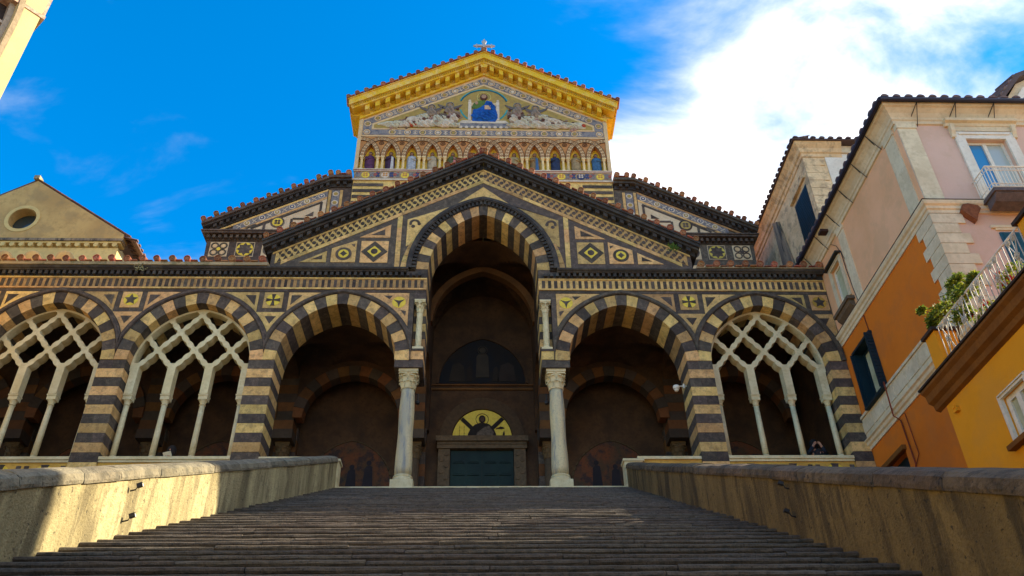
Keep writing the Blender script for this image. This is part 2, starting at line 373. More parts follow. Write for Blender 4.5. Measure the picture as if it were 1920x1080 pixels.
# marble edge of the landing
x = -5.0
while x < 5.05:
    e = MB(); x2 = min(5.08, x + R_.uniform(1.1, 1.7)); e.box(x + 0.004, x2 - 0.004, -0.05, 0.096, -0.20, 0.008); obj('marble_edge_stone', e, MARBLE, stairs); x = x2
RISE = 0.2245; RUN = RISE / SL
NROW = 57
SKEW = 0.027                     # the stair leaves the church a little askew
def step_mesh(i):
    rr = random.Random(100 + i); b = MB(); nseg = 8
    prof = [(0.10, -RISE - 0.02), (0.075, -0.105), (0.030, -0.094), (-0.022, -0.082), (-0.050, -0.058), (-0.046, -0.030), (-0.012, -0.007), (0.05, 0.0), (RUN + 0.10, 0.004), (RUN + 0.10, -RISE - 0.02)]
    n = len(prof); vs = []
    for k in range(nseg + 1):
        jy, jz = rr.uniform(-0.006, 0.006), rr.uniform(-0.004, 0.003)
        for q, (y, z) in enumerate(prof):
            f = 1.0 if 2 <= q <= 7 else 0.0
            vs.append((k / nseg, y + f * (jy + rr.uniform(-0.005, 0.005)), z + f * (jz + rr.uniform(-0.004, 0.003))))
    fs = [tuple(range(n)), tuple(reversed(range(nseg * n, (nseg + 1) * n)))]
    for k in range(nseg):
        for q in range(n):
            fs.append((k * n + q, k * n + (q + 1) % n, (k + 1) * n + (q + 1) % n, (k + 1) * n + q))
    b.add(vs, fs); return b
STEPV = [step_mesh(i) for i in range(14)]
STEPM = [b.mesh('step_stone', STEP) for b in STEPV]
far_steps = MB(); n_single = 0
for row in range(NROW - 1, -1, -1):           # from the foot of the stair upwards
    zt = -(row + 1) * RISE + 0.0; yt = ST_Y0 - row * RUN - RUN
    x = -5.12 + R_.uniform(-0.3, 0)
    while x < 5.12:
        ln = R_.uniform(1.1, 2.9); x2 = min(5.2, x + ln)
        if 5.2 - x2 < 0.5: x2 = 5.2
        jy, jz = R_.uniform(-0.009, 0.009), R_.uniform(-0.006, 0.005)
        seen = row <= 47
        if seen and n_single < 270:
            put('step_stone', R_.choice(STEPM), (x + SKEW * (yt - ST_Y0) + 0.006, yt + jy, zt + jz), stairs, scale=(x2 - x - 0.012, 1, 1)); n_single += 1
        else:
            b = R_.choice(STEPV); far_steps.add([(x + SKEW * (yt - ST_Y0) + 0.006 + (x2 - x - 0.012) * v[0], yt + jy + v[1], zt + jz + v[2]) for v in b.v], b.f)
        x = x2
obj('step_rows', far_steps, STEP, stairs, kind='stuff')
b = MB(); b.prism([(ST_Y0 + 0.1, -0.6), (ST_Y0 - NROW * RUN, -0.6 - NROW * RISE), (ST_Y0 - NROW * RUN, -13.8), (ST_Y0 + 0.1, -13.8)], -5.3, 5.3, 0); b.v = [(q[0] + SKEW * (q[1] - ST_Y0), q[1], q[2]) for q in b.v]
obj('stair_bed', b, STEP, stairs)

# ================================================================ the cathedral
CAT = thing('cathedral', 'striped stone cathedral with arched porch and mosaic gable at the head of the stairs', 'church', (0, 0, 0))
def part(name, mb, m_, parent=None, **k): return obj(name, mb, m_, parent or CAT, **k)
ZS, HB, RISEA = 5.1, 2.28, 2.6
XS = [-22.19, -16.66, -11.11, -5.58, 5.58, 11.11]
WIN = {-22.19, -16.66, -11.11, 11.11}
TW = 1.5                                        # thickness of the arcade wall
VR = 0.50                                       # depth of the voussoirs
ZTOP = 8.27
arches = {xc: Arch(xc, ZS, HB, RISEA) for xc in XS}
for xc, A in arches.items():
    hb = 2.765
    xl, xr = xc - hb, xc + hb
    if xc == -5.58: xr = -2.75
    if xc == 5.58: xl = 2.75
    if xc == 11.11: xr = 14.08
    n = 26
    curve = []
    for i in range(n + 1):
        x = xl + (xr - xl) * i / n
        curve.append((x, max(ZS + 0.01, A.z_at(x, VR - 0.04)) if abs(x - xc) < HB + VR - 0.03 else ZS + 0.01))
    b = MB(); b.prism([(xr, ZTOP)] + [(xl, ZTOP)] + curve, 0.0, TW)
    part('spandrel_wall', b, LAVA)
    # voussoirs
    NV = 19
    ring = bpy.data.objects.new('arch_ring', None); col.objects.link(ring); ring.parent = CAT
    for k in range(NV):
        s0, s1 = -1 + 2 * k / NV, -1 + 2 * (k + 1) / NV
        gp = 0.0016
        b = MB(); b.prism(A.band(s0 + gp, s1 - gp, 0.0, VR + R_.uniform(-0.02, 0.02), 2), -0.03 + R_.uniform(-0.006, 0.006), TW + 0.01)
        obj('voussoir', b, CREAM if k % 2 == 0 else LAVA, ring)
    # hood mould
    hood = MB()
    for k in range(24):
        s0, s1 = -1 + 2 * k / 24, -1 + 2 * (k + 1) / 24
        q = [(min(max(a, xl + 0.002), xr - 0.002), z) for a, z in A.band(s0, s1, VR + 0.02, VR + 0.20, 1)]
        if max(a for a, z in q) - min(a for a, z in q) > 0.003: hood.prism(q, -0.075 - 0.002 * (k % 2), 0.06)
        q2 = [(min(max(a, xl + 0.002), xr - 0.002), z) for a, z in A.band(s0, s1, VR + 0.05, VR + 0.12, 1)]
        if max(a for a, z in q2) - min(a for a, z in q2) > 0.003: hood.prism(q2, -0.105 - 0.002 * (k % 2), -0.05)
    part('hood_mould', hood, LAVA)

# ---- piers of striped courses
def pier(xl, xr, ztop=ZS - 0.004, zb=-0.2, y0=-0.02, y1=1.3, nm='pier_stone', k0=0, cm=None, first=0.94, step=0.3775):
    root = bpy.data.objects.new('pier', None); col.objects.link(root); root.parent = CAT
    core = MB(); core.box(xl + 0.02, xr - 0.02, y0 + 0.02, y1 - 0.02, zb, ztop); obj('pier_core', core, LAVA, root)
    kmin = int(math.floor((zb - first) / step)); k = kmin
    while first + k * step < ztop - 0.05:
        z0 = max(zb, first + k * step); z1 = min(ztop, first + (k + 1) * step)
        if z1 - z0 > 0.05:
            dark = (k % 2 == 0)
            cuts = [xl, xr]
            if dark and R_.random() < 0.6 and xr - xl > 0.8: cuts = [xl, xl + (xr - xl) * R_.uniform(0.42, 0.58), xr]
            for a, c in zip(cuts[:-1], cuts[1:]):
                b = MB(); j = R_.uniform(-0.008, 0.008)
                b.box(a + 0.003, c - 0.003, y0 + j, y1, z0 + 0.004, z1 - 0.004)
                obj(nm, b, (LAVA if dark else (cm or CREAM)), root)
        k += 1
    return root
pier(7.86, 8.83); pier(-8.83, -7.86); pier(-14.38, -13.39); pier(-19.91, -18.94); pier(13.39, 14.085); pier(-25.5, -24.47)

# ---- string bands above the arcade
def band(name, x0, x1, z0, z1, y0, y1, m_, n=0):
    if not n:
        b = MB(); b.box(x0, x1, y0, y1, z0, z1); return part(name, b, m_)
    x = x0                                      # laid in stones with open joints
    while x < x1:
        x2 = min(x1, x + n * R_.uniform(0.75, 1.3))
        if x1 - x2 < 0.25: x2 = x1
        b = MB(); b.box(x + 0.004, x2 - 0.004, y0 + R_.uniform(-0.006, 0.006), y1, z0 + R_.uniform(0, 0.003), z1 - R_.uniform(0, 0.004)); part(name, b, m_); x = x2
SIDES = [(-25.5, -2.27), (2.27, 14.08)]
for x0, x1 in SIDES:
    # stones of the dark band, cream fillets and the frieze of little blocks
    band('string_band', x0, x1, 8.275, 8.40, -0.012, TW, LAVA, 1.1)
    band('cream_fillet', x0, x1, 8.402, 8.468, -0.045, TW, CREAM, 1.5)
    band('frieze_bed', x0, x1, 8.47, 8.92, -0.004, TW, CREAM)
    band('cream_fillet', x0, x1, 8.922, 8.985, -0.035, TW, CREAM)
    fm = MB(); fm.box(-0.062, 0.062, -0.022, 0.02, 8.515, 8.88)
    fme = fm.mesh('frieze_block', LAVA)
    x = 0.20
    xs_ = []
    while x < x1 - x0 - 0.1:
        xs_.append(x); x += 0.249
    for q in xs_:
        xx = (x1 - q) if x0 < 0 else (x0 + q)
        if xx > -20.5: put('frieze_block', fme, (xx, R_.uniform(-0.006, 0.004), 0), CAT, scale=(R_.uniform(0.85, 1.12), 1, 1))
    # cornice: dentils, corona, top slab or fillet
    band('cornice_bed', x0, x1, 8.987, 9.22, -0.02, TW, BLACK)
    dn = MB()
    for q in range(int((x1 - x0) / 0.237)):
        xx = (x1 - 0.06 - q * 0.237) if x0 < 0 else (x0 + 0.06 + q * 0.237)
        if x0 - 0.0 < xx - 0.06 and xx + 0.06 < x1: dn.box(xx - 0.06, xx + 0.06, -0.17, -0.022, 9.02, 9.185)
    part('dentil_row', dn, BLACK, kind='stuff')
    xa, xb = (x0, -3.05) if x0 < 0 else (3.05, x1)
    b = MB(); b.prism([(-0.02, 9.19), (-0.19, 9.19), (-0.22, 9.235), (-0.27, 9.25), (-0.31, 9.30), (-0.31, 9.345), (-0.02, 9.345)], xa, xb, 0)
    part('cornice', b, BLACK)
band('cream_fillet', -8.75, -3.05, 9.347, 9.40, -0.20, 0.2, SLAB); band('cream_fillet', 3.05, 8.75, 9.347, 9.40, -0.20, 0.2, SLAB)
band('cornice_slab', -25.5, -8.70, 9.348, 9.50, -0.36, 1.4, SLAB, 1.6); band('cornice_slab', 8.78, 14.08, 9.348, 9.40, -0.36, 1.4, SLAB, 1.6)
band('wall_core', -25.5, -2.3, 9.222, 9.344, 0.0, TW, LAVA); band('wall_core', 2.3, 14.08, 9.222, 9.344, 0.0, TW, LAVA)
# joints of the beige slab
# ---- roof tiles: a round barrel with a plug of mortar
def tile_mesh(r=0.135, ln=0.7):
    b = MB(); n = 14
    b.lathe([(r, 0), (r * 1.06, ln)], 0, 0, n); 
    b.v = b.v; b.f = b.f[:-2]
    b.xf(Matrix.Rotation(-pi / 2, 4, 'X'))       # along +y
    b2 = MB(); b2.lathe([(r * 0.78, 0.0), (0.0001, 0.02)], 0, 0, n); b2.f = b2.f[:-2]
    return b, b2
_r1, _p1 = MB(), MB()
def lath_y(b, prof, n=14):
    vs = []; fs = []
    for r, y in prof:
        for k in range(n): vs.append((r * cos(2 * pi * k / n), y, r * sin(2 * pi * k / n)))
    for i in range(len(prof) - 1):
        for k in range(n): fs.append((i * n + k, (i + 1) * n + k, (i + 1) * n + (k + 1) % n, i * n + (k + 1) % n))
    return b.add(vs, fs)
lath_y(_r1, [(0.150, 0.75), (0.150, 0.0), (0.122, 0.0), (0.122, 0.05)])
lath_y(_p1, [(0.121, 0.045), (0.085, 0.02), (0.07, 0.05), (0.045, 0.05), (0.04, 0.025), (0.001, 0.02)])
_n = len(_r1.v)
TB = MB(); TB.add(_r1.v, _r1.f); TB.add(_p1.v, _p1.f)
TILE_ME = TB.mesh('roof_tile', [TILE, PLUG]); 
TILE_ME.polygons.foreach_set('material_index', [0] * len(_r1.f) + [1] * len(_p1.f)); TILE_ME.polygons.foreach_set('use_smooth', [True] * len(TILE_ME.polygons))
PAN = MB(); PAN.box(-0.145, 0.145, 0, 0.75, -0.03, 0.015)
PAN_ME = PAN.mesh('pan_tile', TILE)
def tiles_line(p0, p1, pitch, parent, s=1.0, pan=True, rot=0.0):
    p0, p1 = Vector(p0), Vector(p1); L_ = (p1 - p0).length; n = max(1, int(round(L_ / pitch)))
    ang = atan2(p1.z - p0.z, p1.x - p0.x) if abs(p1.x - p0.x) > 0.01 else 0
    for i in range(n + 1):
        q = p0.lerp(p1, i / n) + Vector((R_.uniform(-0.02, 0.02), R_.uniform(-0.03, 0.03), R_.uniform(-0.01, 0.012)))
        k = s * R_.uniform(0.93, 1.07)
        put('roof_tile', TILE_ME, q + Vector((0, 0, 0.14 * s)), parent, rot=(R_.uniform(-0.04, 0.04), R_.uniform(0, 6.2), R_.uniform(-0.05, 0.05)), scale=(k, 1, k))
        if pan and i < n:
            c = p0.lerp(p1, (i + 0.5) / n)
            put('pan_tile', PAN_ME, c + Vector((0, R_.uniform(-0.03, 0.02), 0.02)), parent, rot=(0, -ang, 0), scale=(s, 1, s))
tiles_line((-25.2, -0.42, 9.52), (-8.95, -0.42, 9.52), 0.60, CAT, 0.92)
tiles_line((9.0, -0.42, 9.42), (13.9, -0.42, 9.42), 0.60, CAT, 0.92)
# sloping roof behind the tile edge
b = MB(); b.prism([(0.25, 9.45), (0.25, 9.56), (5.9, 11.2), (5.9, 11.0)], -25.5, -8.6, 0); b.prism([(0.25, 9.42), (0.25, 9.52), (5.9, 11.2), (5.9, 11.0)], 8.6, 14.08, 0)
part('arcade_roof', b, TILE)

# ---- inlaid panels of the arcade
def inlay(poly, y=-0.018, m_=CREAM, name='inlay_panel', parent=None):
    b = MB(); b.prism(poly, y, y + 0.045); return obj(name, b, m_, parent or CAT)
def shrink(poly, f):
    cx = sum(a for a, b_ in poly) / len(poly); cz = sum(b_ for a, b_ in poly) / len(poly)
    return [(cx + (a - cx) * f, cz + (z - cz) * f) for a, z in poly]
def star(cx, cz, r1, r0, n, rot=pi / 2):
    return [(cx + (r1 if k % 2 == 0 else r0) * cos(rot + pi * k / n), cz + (r1 if k % 2 == 0 else r0) * sin(rot + pi * k / n)) for k in range(2 * n)]
def medallion(cx, cz, r, kind, parent, y=-0.030, m_=GOLD):
    d = MB(); d.disc(cx, cz, r, y, 0.0, 28)
    dd = obj('gold_disc', d, m_, parent)
    b = MB()
    if kind == 'star': b.prism(star(cx, cz, r * 0.94, r * 0.46, 5), y - 0.012, y + 0.004)
    elif kind == 'cross':
        for k in range(4):
            t = pi / 2 * k
            pl = [(-0.07, 0.0), (-0.30, 0.97), (0.30, 0.97), (0.07, 0.0)]
            b.prism([(cx + r * (p * cos(t) - q * sin(t)), cz + r * (p * sin(t) + q * cos(t))) for p, q in pl], y - 0.010 - 0.002 * k, y + 0.004)
        b.prism([(cx + r * 0.11 * p, cz + r * 0.11 * q) for p, q in ((-1, -1), (1, -1), (1, 1), (-1, 1))], y - 0.02, y)
    elif kind == 'tri': 
        pl = []
        for k in range(3):
            a0 = -pi / 2 + k * 2 * pi / 3; a1 = a0 + 2 * pi / 3
            p0 = (cos(a0) * 0.95, sin(a0) * 0.95); p1 = (cos(a1) * 0.95, sin(a1) * 0.95)
            for j in range(5):
                t = j / 5; x = p0[0] * (1 - t) + p1[0] * t; z = p0[1] * (1 - t) + p1[1] * t; f = 1 - 0.45 * sin(pi * t) ; pl.append((cx + r * x * f, cz + r * z * f))
        b.prism(pl, y - 0.012, y + 0.004)
    elif kind == 'astroid':
        pl = [(cx + r * 0.72 * abs(cos(t)) ** 2.4 * (1 if cos(t) >= 0 else -1), cz + r * 0.72 * abs(sin(t)) ** 2.4 * (1 if sin(t) >= 0 else -1)) for t in [2 * pi * k / 32 for k in range(32)]]
        b.prism(pl, y - 0.012, y + 0.004)
    elif kind == 'star8': b.prism(star(cx, cz, r * 0.96, r * 0.62, 8), y - 0.012, y + 0.004)
    obj('dark_inlay', b, LAVA, dd)
    return dd
def spandrel(xc, kind, left=None, right=None, m_=GOLD):
    """square with a medallion, two triangles beside it and one below, fitted between the hood moulds of the arches left and right"""
    s = 0.375; z0, z1 = 7.485, 8.235
    sq = inlay([(xc - s, z0), (xc + s, z0), (xc + s, z1), (xc - s, z1)])
    medallion(xc, (z0 + z1) / 2, 0.285, kind, sq, m_=m_)
    O = VR + 0.225
    for sg, A in ((-1, left), (1, right)):
        if A is None: continue
        xi = xc + sg * (s + 0.215)
        pts = [(xi, z1)]
        # along the top until the hood, then back down the hood curve
        xe = xi
        while A.z_at(xe, O) < z1 - 0.005 and abs(xe - xi) < 2.2: xe += sg * 0.02
        pts.append((xe, z1))
        nn = 8
        for i in range(nn + 1):
            x = xe + (xi - xe) * i / nn; pts.append((x, min(z1, A.z_at(x, O))))
        pts = [p for i, p in enumerate(pts) if i == 0 or (abs(p[0] - pts[i - 1][0]) + abs(p[1] - pts[i - 1][1])) > 0.004]
        if xc > 13 and sg > 0: continue
        t = inlay(pts, name='inlay_triangle')
        h = pts[-1][1]; ht = z1 - h
        tr = [(xi + sg * 0.11, z1 - 0.14), (xi + sg * (0.11 + min(0.42, 0.42 * abs(xe - xi) / 0.95)), z1 - 0.14), (xi + sg * 0.11, z1 - 0.14 - 0.52 * ht)]
        inlay(tr, -0.03, LAVA, 'dark_inlay', t)
    # triangle below
    zt = z0 - 0.20
    pts = []
    zz = [zt - (zt - 6.28) * i / 8 for i in range(9)]
    def xside(A, sg, z):
        if A is None: return xc + sg * 0.5
        x = xc
        # walk outwards until the hood curve passes
        lim = 0.0
        while lim < 0.62 and A.z_at(x + sg * lim, O) < z: lim += 0.01
        return x + sg * lim
    Lp = [(xside(left, -1, z), z) for z in zz]; Rp = [(xside(right, 1, z), z) for z in zz]
    pl = Lp + [p for p in reversed(Rp) if abs(p[0] - Lp[-1][0]) > 0.01 or p[1] > zz[-1] + 0.01]
    cl = []
    for p in pl:
        if not cl or abs(p[0] - cl[-1][0]) + abs(p[1] - cl[-1][1]) > 0.006: cl.append(p)
    if len(cl) >= 3 and max(p[0] for p in cl) - min(p[0] for p in cl) > 0.2:
        cl = [(min(p[0], 14.07), p[1]) for p in cl]
        t = inlay(cl, name='inlay_triangle')
        inlay([(xc - 0.22, zt - 0.20), (xc + 0.22, zt - 0.20), (xc, zt - 0.55)], -0.03, LAVA, 'dark_inlay', t)
AR = arches
spandrel(-8.32, 'cross', AR[-11.11], AR[-5.58]); spandrel(8.32, 'cross', AR[5.58], AR[11.11])
spandrel(-13.89, 'star', AR[-16.66], AR[-11.11]); spandrel(-19.42, 'cross', AR[-22.19], AR[-16.66])
spandrel(13.66, 'star', AR[11.11], None, mat('ochre_inlay', (0.50, 0.30, 0.05), 0.05, bump=0.2))
for sg in (-1, 1):
    A = AR[sg * 5.58]; O = VR + 0.225
    xi = sg * 2.95; xe = xi
    while A.z_at(xe, O) < 8.23: xe += sg * 0.02
    pts = [(xi, 8.235), (xe, 8.235)] + [(xe + (xi - xe) * i / 9, min(8.235, A.z_at(xe + (xi - xe) * i / 9, O))) for i in range(1, 10)]
    t = inlay(pts, name='inlay_triangle')
    medallion(sg * 3.34, 7.78, 0.27, 'tri', t)
    inlay([(sg * 3.60, 8.10), (sg * 3.95, 8.10), (sg * 3.72, 7.93)], -0.03, LAVA, 'dark_inlay', t)
    inlay([(sg * 3.04, 7.36), (sg * 3.25, 7.40), (sg * 3.06, 7.12)], -0.03, LAVA, 'dark_inlay', t)

# ---- corner over the columns: impost, shafted notch
def capital(name, cx, cy, z0, h, r0, w, m_, parent, leaves=True, n=8):
    """a leafy capital: flaring bell, two rows of curling leaves, corner volutes, square abacus"""
    b = MB()
    b.lathe([(r0 * 1.10, 0), (r0 * 1.14, h * 0.05), (r0, h * 0.09), (r0 * 1.02, h * 0.35), (r0 * 1.18, h * 0.62), (r0 * 1.38, h * 0.78)], cx, cy, 16, z0)
    b.box(cx - w / 2, cx + w / 2, cy - w / 2, cy + w / 2, z0 + h * 0.86, z0 + h)
    b.box(cx - w * 0.46, cx + w * 0.46, cy - w * 0.46, cy + w * 0.46, z0 + h * 0.77, z0 + h * 0.858)
    if leaves:
        for row, (zz, hh, rr, off) in enumerate(((0.08, 0.36, 1.04, 0.0), (0.36, 0.36, 1.14, 0.5))):
            for k in range(n):
                t = 2 * pi * (k + off) / n; d = Vector((cos(t), sin(t), 0)); sd = Vector((-sin(t), cos(t), 0)); c = Vector((cx, cy, z0 + h * zz))
                wl = 0.30 * r0 * (1 + 0.1 * row)
                for (u0, v0, w0), (u1, v1, w1) in zip([(rr, 0, 1), (rr * 1.10, 0.5, 1.15), (rr * 1.30, 0.9, 0.8)], [(rr * 1.10, 0.5, 1.15), (rr * 1.30, 0.9, 0.8), (rr * 1.40, 0.72, 0.45)]):
                    a0 = c + d * r0 * u0 + Vector((0, 0, hh * h * v0)); a1 = c + d * r0 * u1 + Vector((0, 0, hh * h * v1))
                    b.add([a0 - sd * wl * w0, a0 + sd * wl * w0, a1 + sd * wl * w1, a1 - sd * wl * w1, a0 - sd * wl * w0 - d * 0.03, a0 + sd * wl * w0 - d * 0.03, a1 + sd * wl * w1 - d * 0.03, a1 - sd * wl * w1 - d * 0.03],
                          [(0, 1, 2, 3), (7, 6, 5, 4), (0, 4, 5, 1), (1, 5, 6, 2), (2, 6, 7, 3), (3, 7, 4, 0)])
        for sx in (-1, 1):
            for sy in (-1, 1):
                p = Vector((cx + sx * w * 0.36, cy + sy * w * 0.36, z0 + h * 0.70))
                b.tube([p + Vector((sx, sy, 0)) * (0.05 * w) + Vector((0.07 * w * cos(t) * sx, 0.07 * w * cos(t) * sy, 0.10 * h * sin(t))) for t in [pi * k / 4 for k in range(8)]], 0.032 * w, 5)
        for sx, sy in ((0, -1), (0, 1), (1, 0), (-1, 0)):
            p = Vector((cx + sx * w * 0.47, cy + sy * w * 0.47, z0 + h * 0.82)); b.add([p + Vector((cos(t) * 0.05 * (1 if sy else 0.4), cos(t) * 0.05 * (1 if sx else 0.4), 0.05 * sin(t))) for t in [2 * pi * k / 6 for k in range(6)]] + [p + Vector((sx * 0.05, sy * 0.05, 0))], [(k, (k + 1) % 6, 6) for k in range(6)])
    return obj(name, b, m_, parent)
def fl(t, z): return 0.0
for sg in (-1, 1):
    x0, x1 = sorted((sg * 2.27, sg * 3.34))
    b = MB(); b.box(x0, x1, -0.02, TW, 4.79, 5.13); part('impost_block', b, LAVA)
    xm = sg * 2.86
    b = MB(); b.box(min(x0, x1) if sg < 0 else x0, xm if sg > 0 else xm, -0.035, TW, 5.134, 5.50) if False else b.box(*sorted((sg * 2.27, xm - sg * 0.002)), -0.035, TW, 5.134, 5.50); part('impost_block', b, CREAM)
    b = MB(); b.box(*sorted((xm + sg * 0.002, sg * 3.36)), -0.030, TW, 5.134, 5.50); part('impost_block', b, CREAM)
    b = MB(); b.box(*sorted((sg * 2.25, sg * 2.80)), -0.06, 0.6, 5.503, 5.60); part('impost_ledge', b, LAVA)
    # dark frame beside the notch and the banded jamb behind it
    b = MB(); b.box(*sorted((sg * 2.752, sg * 2.94)), -0.006, TW, 5.503, ZTOP); b.box(*sorted((sg * 2.752, sg * 3.36)), -0.004, TW, 5.503, 6.3); part('jamb_frame', b, LAVA)
    k = 0; z = 5.605
    while z < 8.26:
        z1 = min(8.27, z + 0.36); b = MB(); b.box(*sorted((sg * 2.27, sg * 2.75)), 0.42, TW, z + 0.003, z1 - 0.003); part('jamb_stone', b, CREAM if k % 2 else LAVA); z = z1; k += 1
    # little twisted shaft
    cxs, cys = sg * 2.50, 0.16
    sh = bpy.data.objects.new('twisted_colonnette', None); col.objects.link(sh); sh.parent = CAT
    b = MB(); b.box(cxs - 0.21, cxs + 0.21, cys - 0.20, cys + 0.20, 5.602, 5.70); b.lathe([(0.17, 5.70), (0.18, 5.75), (0.14, 5.80), (0.125, 5.82)], cxs, cys, 16); obj('base', b, MARBLE, sh)
    prof = [(0.118, 5.82 + 0.045 * i) for i in range(35)]
    b = MB(); b.lathe(prof, cxs, cys, 24, 0, flute=lambda t, z: 0.09 * cos(6 * t + 16 * z)); obj('shaft', b, MARBLE, sh, smooth=True)
    capital('capital', cxs, cys, 7.36, 0.56, 0.12, 0.44, MARBLE, sh)
    # cross carved on the capital
    b = MB(); b.box(cxs - 0.018, cxs + 0.018, cys - 0.255, cys - 0.20, 7.55, 7.84); b.box(cxs - 0.07, cxs + 0.07, cys - 0.252, cys - 0.20, 7.72, 7.76); obj('carved_cross', b, MARBLE, sh)
    b = MB(); b.box(*sorted((sg * 2.27, sg * 2.752)), -0.008, TW, 7.925, ZTOP); part('jamb_lintel', b, LAVA)

# ---- the two great columns
for sg in (-1, 1):
    c = bpy.data.objects.new('porch_column', None); col.objects.link(c); c.parent = CAT
    cx, cy = sg * 2.80, 0.43
    b = MB(); b.box(cx - 0.40, cx + 0.40, cy - 0.42, cy + 0.40, 0.0, 0.30); b.lathe([(0.40, 0.30), (0.405, 0.34), (0.395, 0.40), (0.36, 0.43), (0.34, 0.46), (0.355, 0.50), (0.345, 0.545), (0.315, 0.56)], cx, cy, 28); obj('base', b, MARBLE, c)
    prof = [(0.305 - 0.045 * (i / 12) + 0.012 * sin(i * 0.9), 0.555 + 3.50 * i / 12) for i in range(13)]
    b = MB(); b.lathe(prof, cx, cy, 28); obj('shaft', b, SHAFT, c, smooth=True)
    capital('capital', cx, cy, 4.02, 0.765, 0.255, 0.74, MARBLE, c)

# ---- tracery of the windows: a lattice of interlaced ribs, meshed from its outline
def tracery_mesh():
    A = Arch(0, ZS, HB - 0.015, RISEA - 0.015)
    cols_ = [-2.08, -0.70, 0.70, 2.08]
    ZF = 4.95            # where the ribs spring from the stems
    HS = 0.69; VS = 0.82 # half pitch and rise of the lattice
    def d_rib(x, z):
        # distance to the nearest of the two families of slanting ribs (in the x,z plane), with cusps along the edges
        best = 9
        for sgn in (1, -1):
            # rib through (col, ZF) with slope sgn*VS/HS
            nrm = sqrt(VS * VS + HS * HS)
            for c in (-4.84, -3.46, -2.08, -0.70, 0.70, 2.08, 3.46, 4.84):
                q = (VS * (x - c) - sgn * HS * (z - ZF)) / nrm
                t = ((x - c) * sgn * HS + (z - ZF) * VS) / nrm
                # only above the fork
                wv = 0.058 + 0.052 * abs(cos(pi * t / (nrm / 3.0))) ** 0.8
                dd = abs(q) - wv
                if t < -0.1: dd = max(dd, -0.1 - t + 0.05)
                best = min(best, dd)
        return best
    def f(x, z):
        # outside of the arch: empty
        if z >= ZS:
            top = A.z_at(x) if abs(x) < A.h else -9
            dz = 9
            R = A.r; dist = R - sqrt((abs(x) + A.e) ** 2 + (z - ZS) ** 2)      # positive inside
        else:
            dist = A.h - abs(x)
        solid = 9
        if z >= ZF - 0.15: solid = min(solid, d_rib(x, z))
        rim = dist - 0.085
        if z >= ZF - 0.1: solid = min(solid, rim)
        # stems
        for c in cols_:
            cc = c; wd = 0.150
            if z <= ZF + 0.25:
                solid = min(solid, abs(x - cc) - wd)
        if z < 3.885: solid = max(solid, 3.885 - z)
        return max(solid, -dist)
    x0, x1, z0, z1 = -HB - 0.06, HB + 0.06, 3.82, 7.76
    st = 0.042
    nx, nz = int((x1 - x0) / st), int((z1 - z0) / st)
    F = [[f(x0 + i * st, z0 + j * st) for j in range(nz + 1)] for i in range(nx + 1)]
    verts = {}; V = []; faces = []; edges = {}
    def vid(x, z):
        k = (round(x, 4), round(z, 4))
        if k not in verts: verts[k] = len(V); V.append(k)
        return verts[k]
    for i in range(nx):
        for j in range(nz):
            cs = [(i, j), (i + 1, j), (i + 1, j + 1), (i, j + 1)]
            vals = [F[a][b_] for a, b_ in cs]
            if all(v >= 0 for v in vals): continue
            poly = []
            for k in range(4):
                a, b_ = cs[k], cs[(k + 1) % 4]; va, vb = vals[k], vals[(k + 1) % 4]
                pa = (x0 + a[0] * st, z0 + a[1] * st); pb = (x0 + b_[0] * st, z0 + b_[1] * st)
                if va < 0: poly.append(pa)
                if (va < 0) != (vb < 0):
                    t = va / (va - vb); poly.append((pa[0] + (pb[0] - pa[0]) * t, pa[1] + (pb[1] - pa[1]) * t))
            ids = []
            for p in poly:
                q = vid(*p)
                if not ids or (ids[-1] != q and ids[0] != q): ids.append(q)
            if len(ids) >= 3:
                faces.append(tuple(ids))
                for a, b_ in zip(ids, ids[1:] + ids[:1]): edges[(a, b_)] = 1
    ya, yb = 0.40, 0.78
    b = MB(); n = len(V)
    vs = [(x, ya, z) for x, z in V] + [(x, yb, z) for x, z in V]
    fs = [tuple(fc) for fc in faces] + [tuple(q + n for q in reversed(fc)) for fc in faces]
    for (a, b_) in edges:
        if (b_, a) not in edges: fs.append((a, a + n, b_ + n, b_))
    b.add(vs, fs); return b, cols_
TRB, TCOL = tracery_mesh()
TR_ME = TRB.mesh('tracery_lattice', MARBLE)
def colonnette_parts():
    a = MB(); a.lathe([(0.112, 1.42), (0.108, 2.2), (0.095, 3.46)], 0, 0.59, 14)
    c = MB(); c.lathe([(0.10, 3.45), (0.125, 3.48), (0.10, 3.51), (0.105, 3.55), (0.16, 3.68)], 0, 0.59, 14); c.box(-0.165, 0.165, 0.44, 0.74, 3.66, 3.84); c.box(-0.18, 0.18, 0.415, 0.765, 3.825, 3.883)
    d = MB(); d.box(-0.20, 0.20, 0.40, 0.78, 1.165, 1.23); d.lathe([(0.20, 1.23), (0.19, 1.27), (0.15, 1.34), (0.115, 1.43)], 0, 0.59, 14)
    return [('shaft', a.mesh('shaft', MARBLE, True)), ('capital', c.mesh('capital', MARBLE)), ('base', d.mesh('base', MARBLE))]
CP = colonnette_parts()
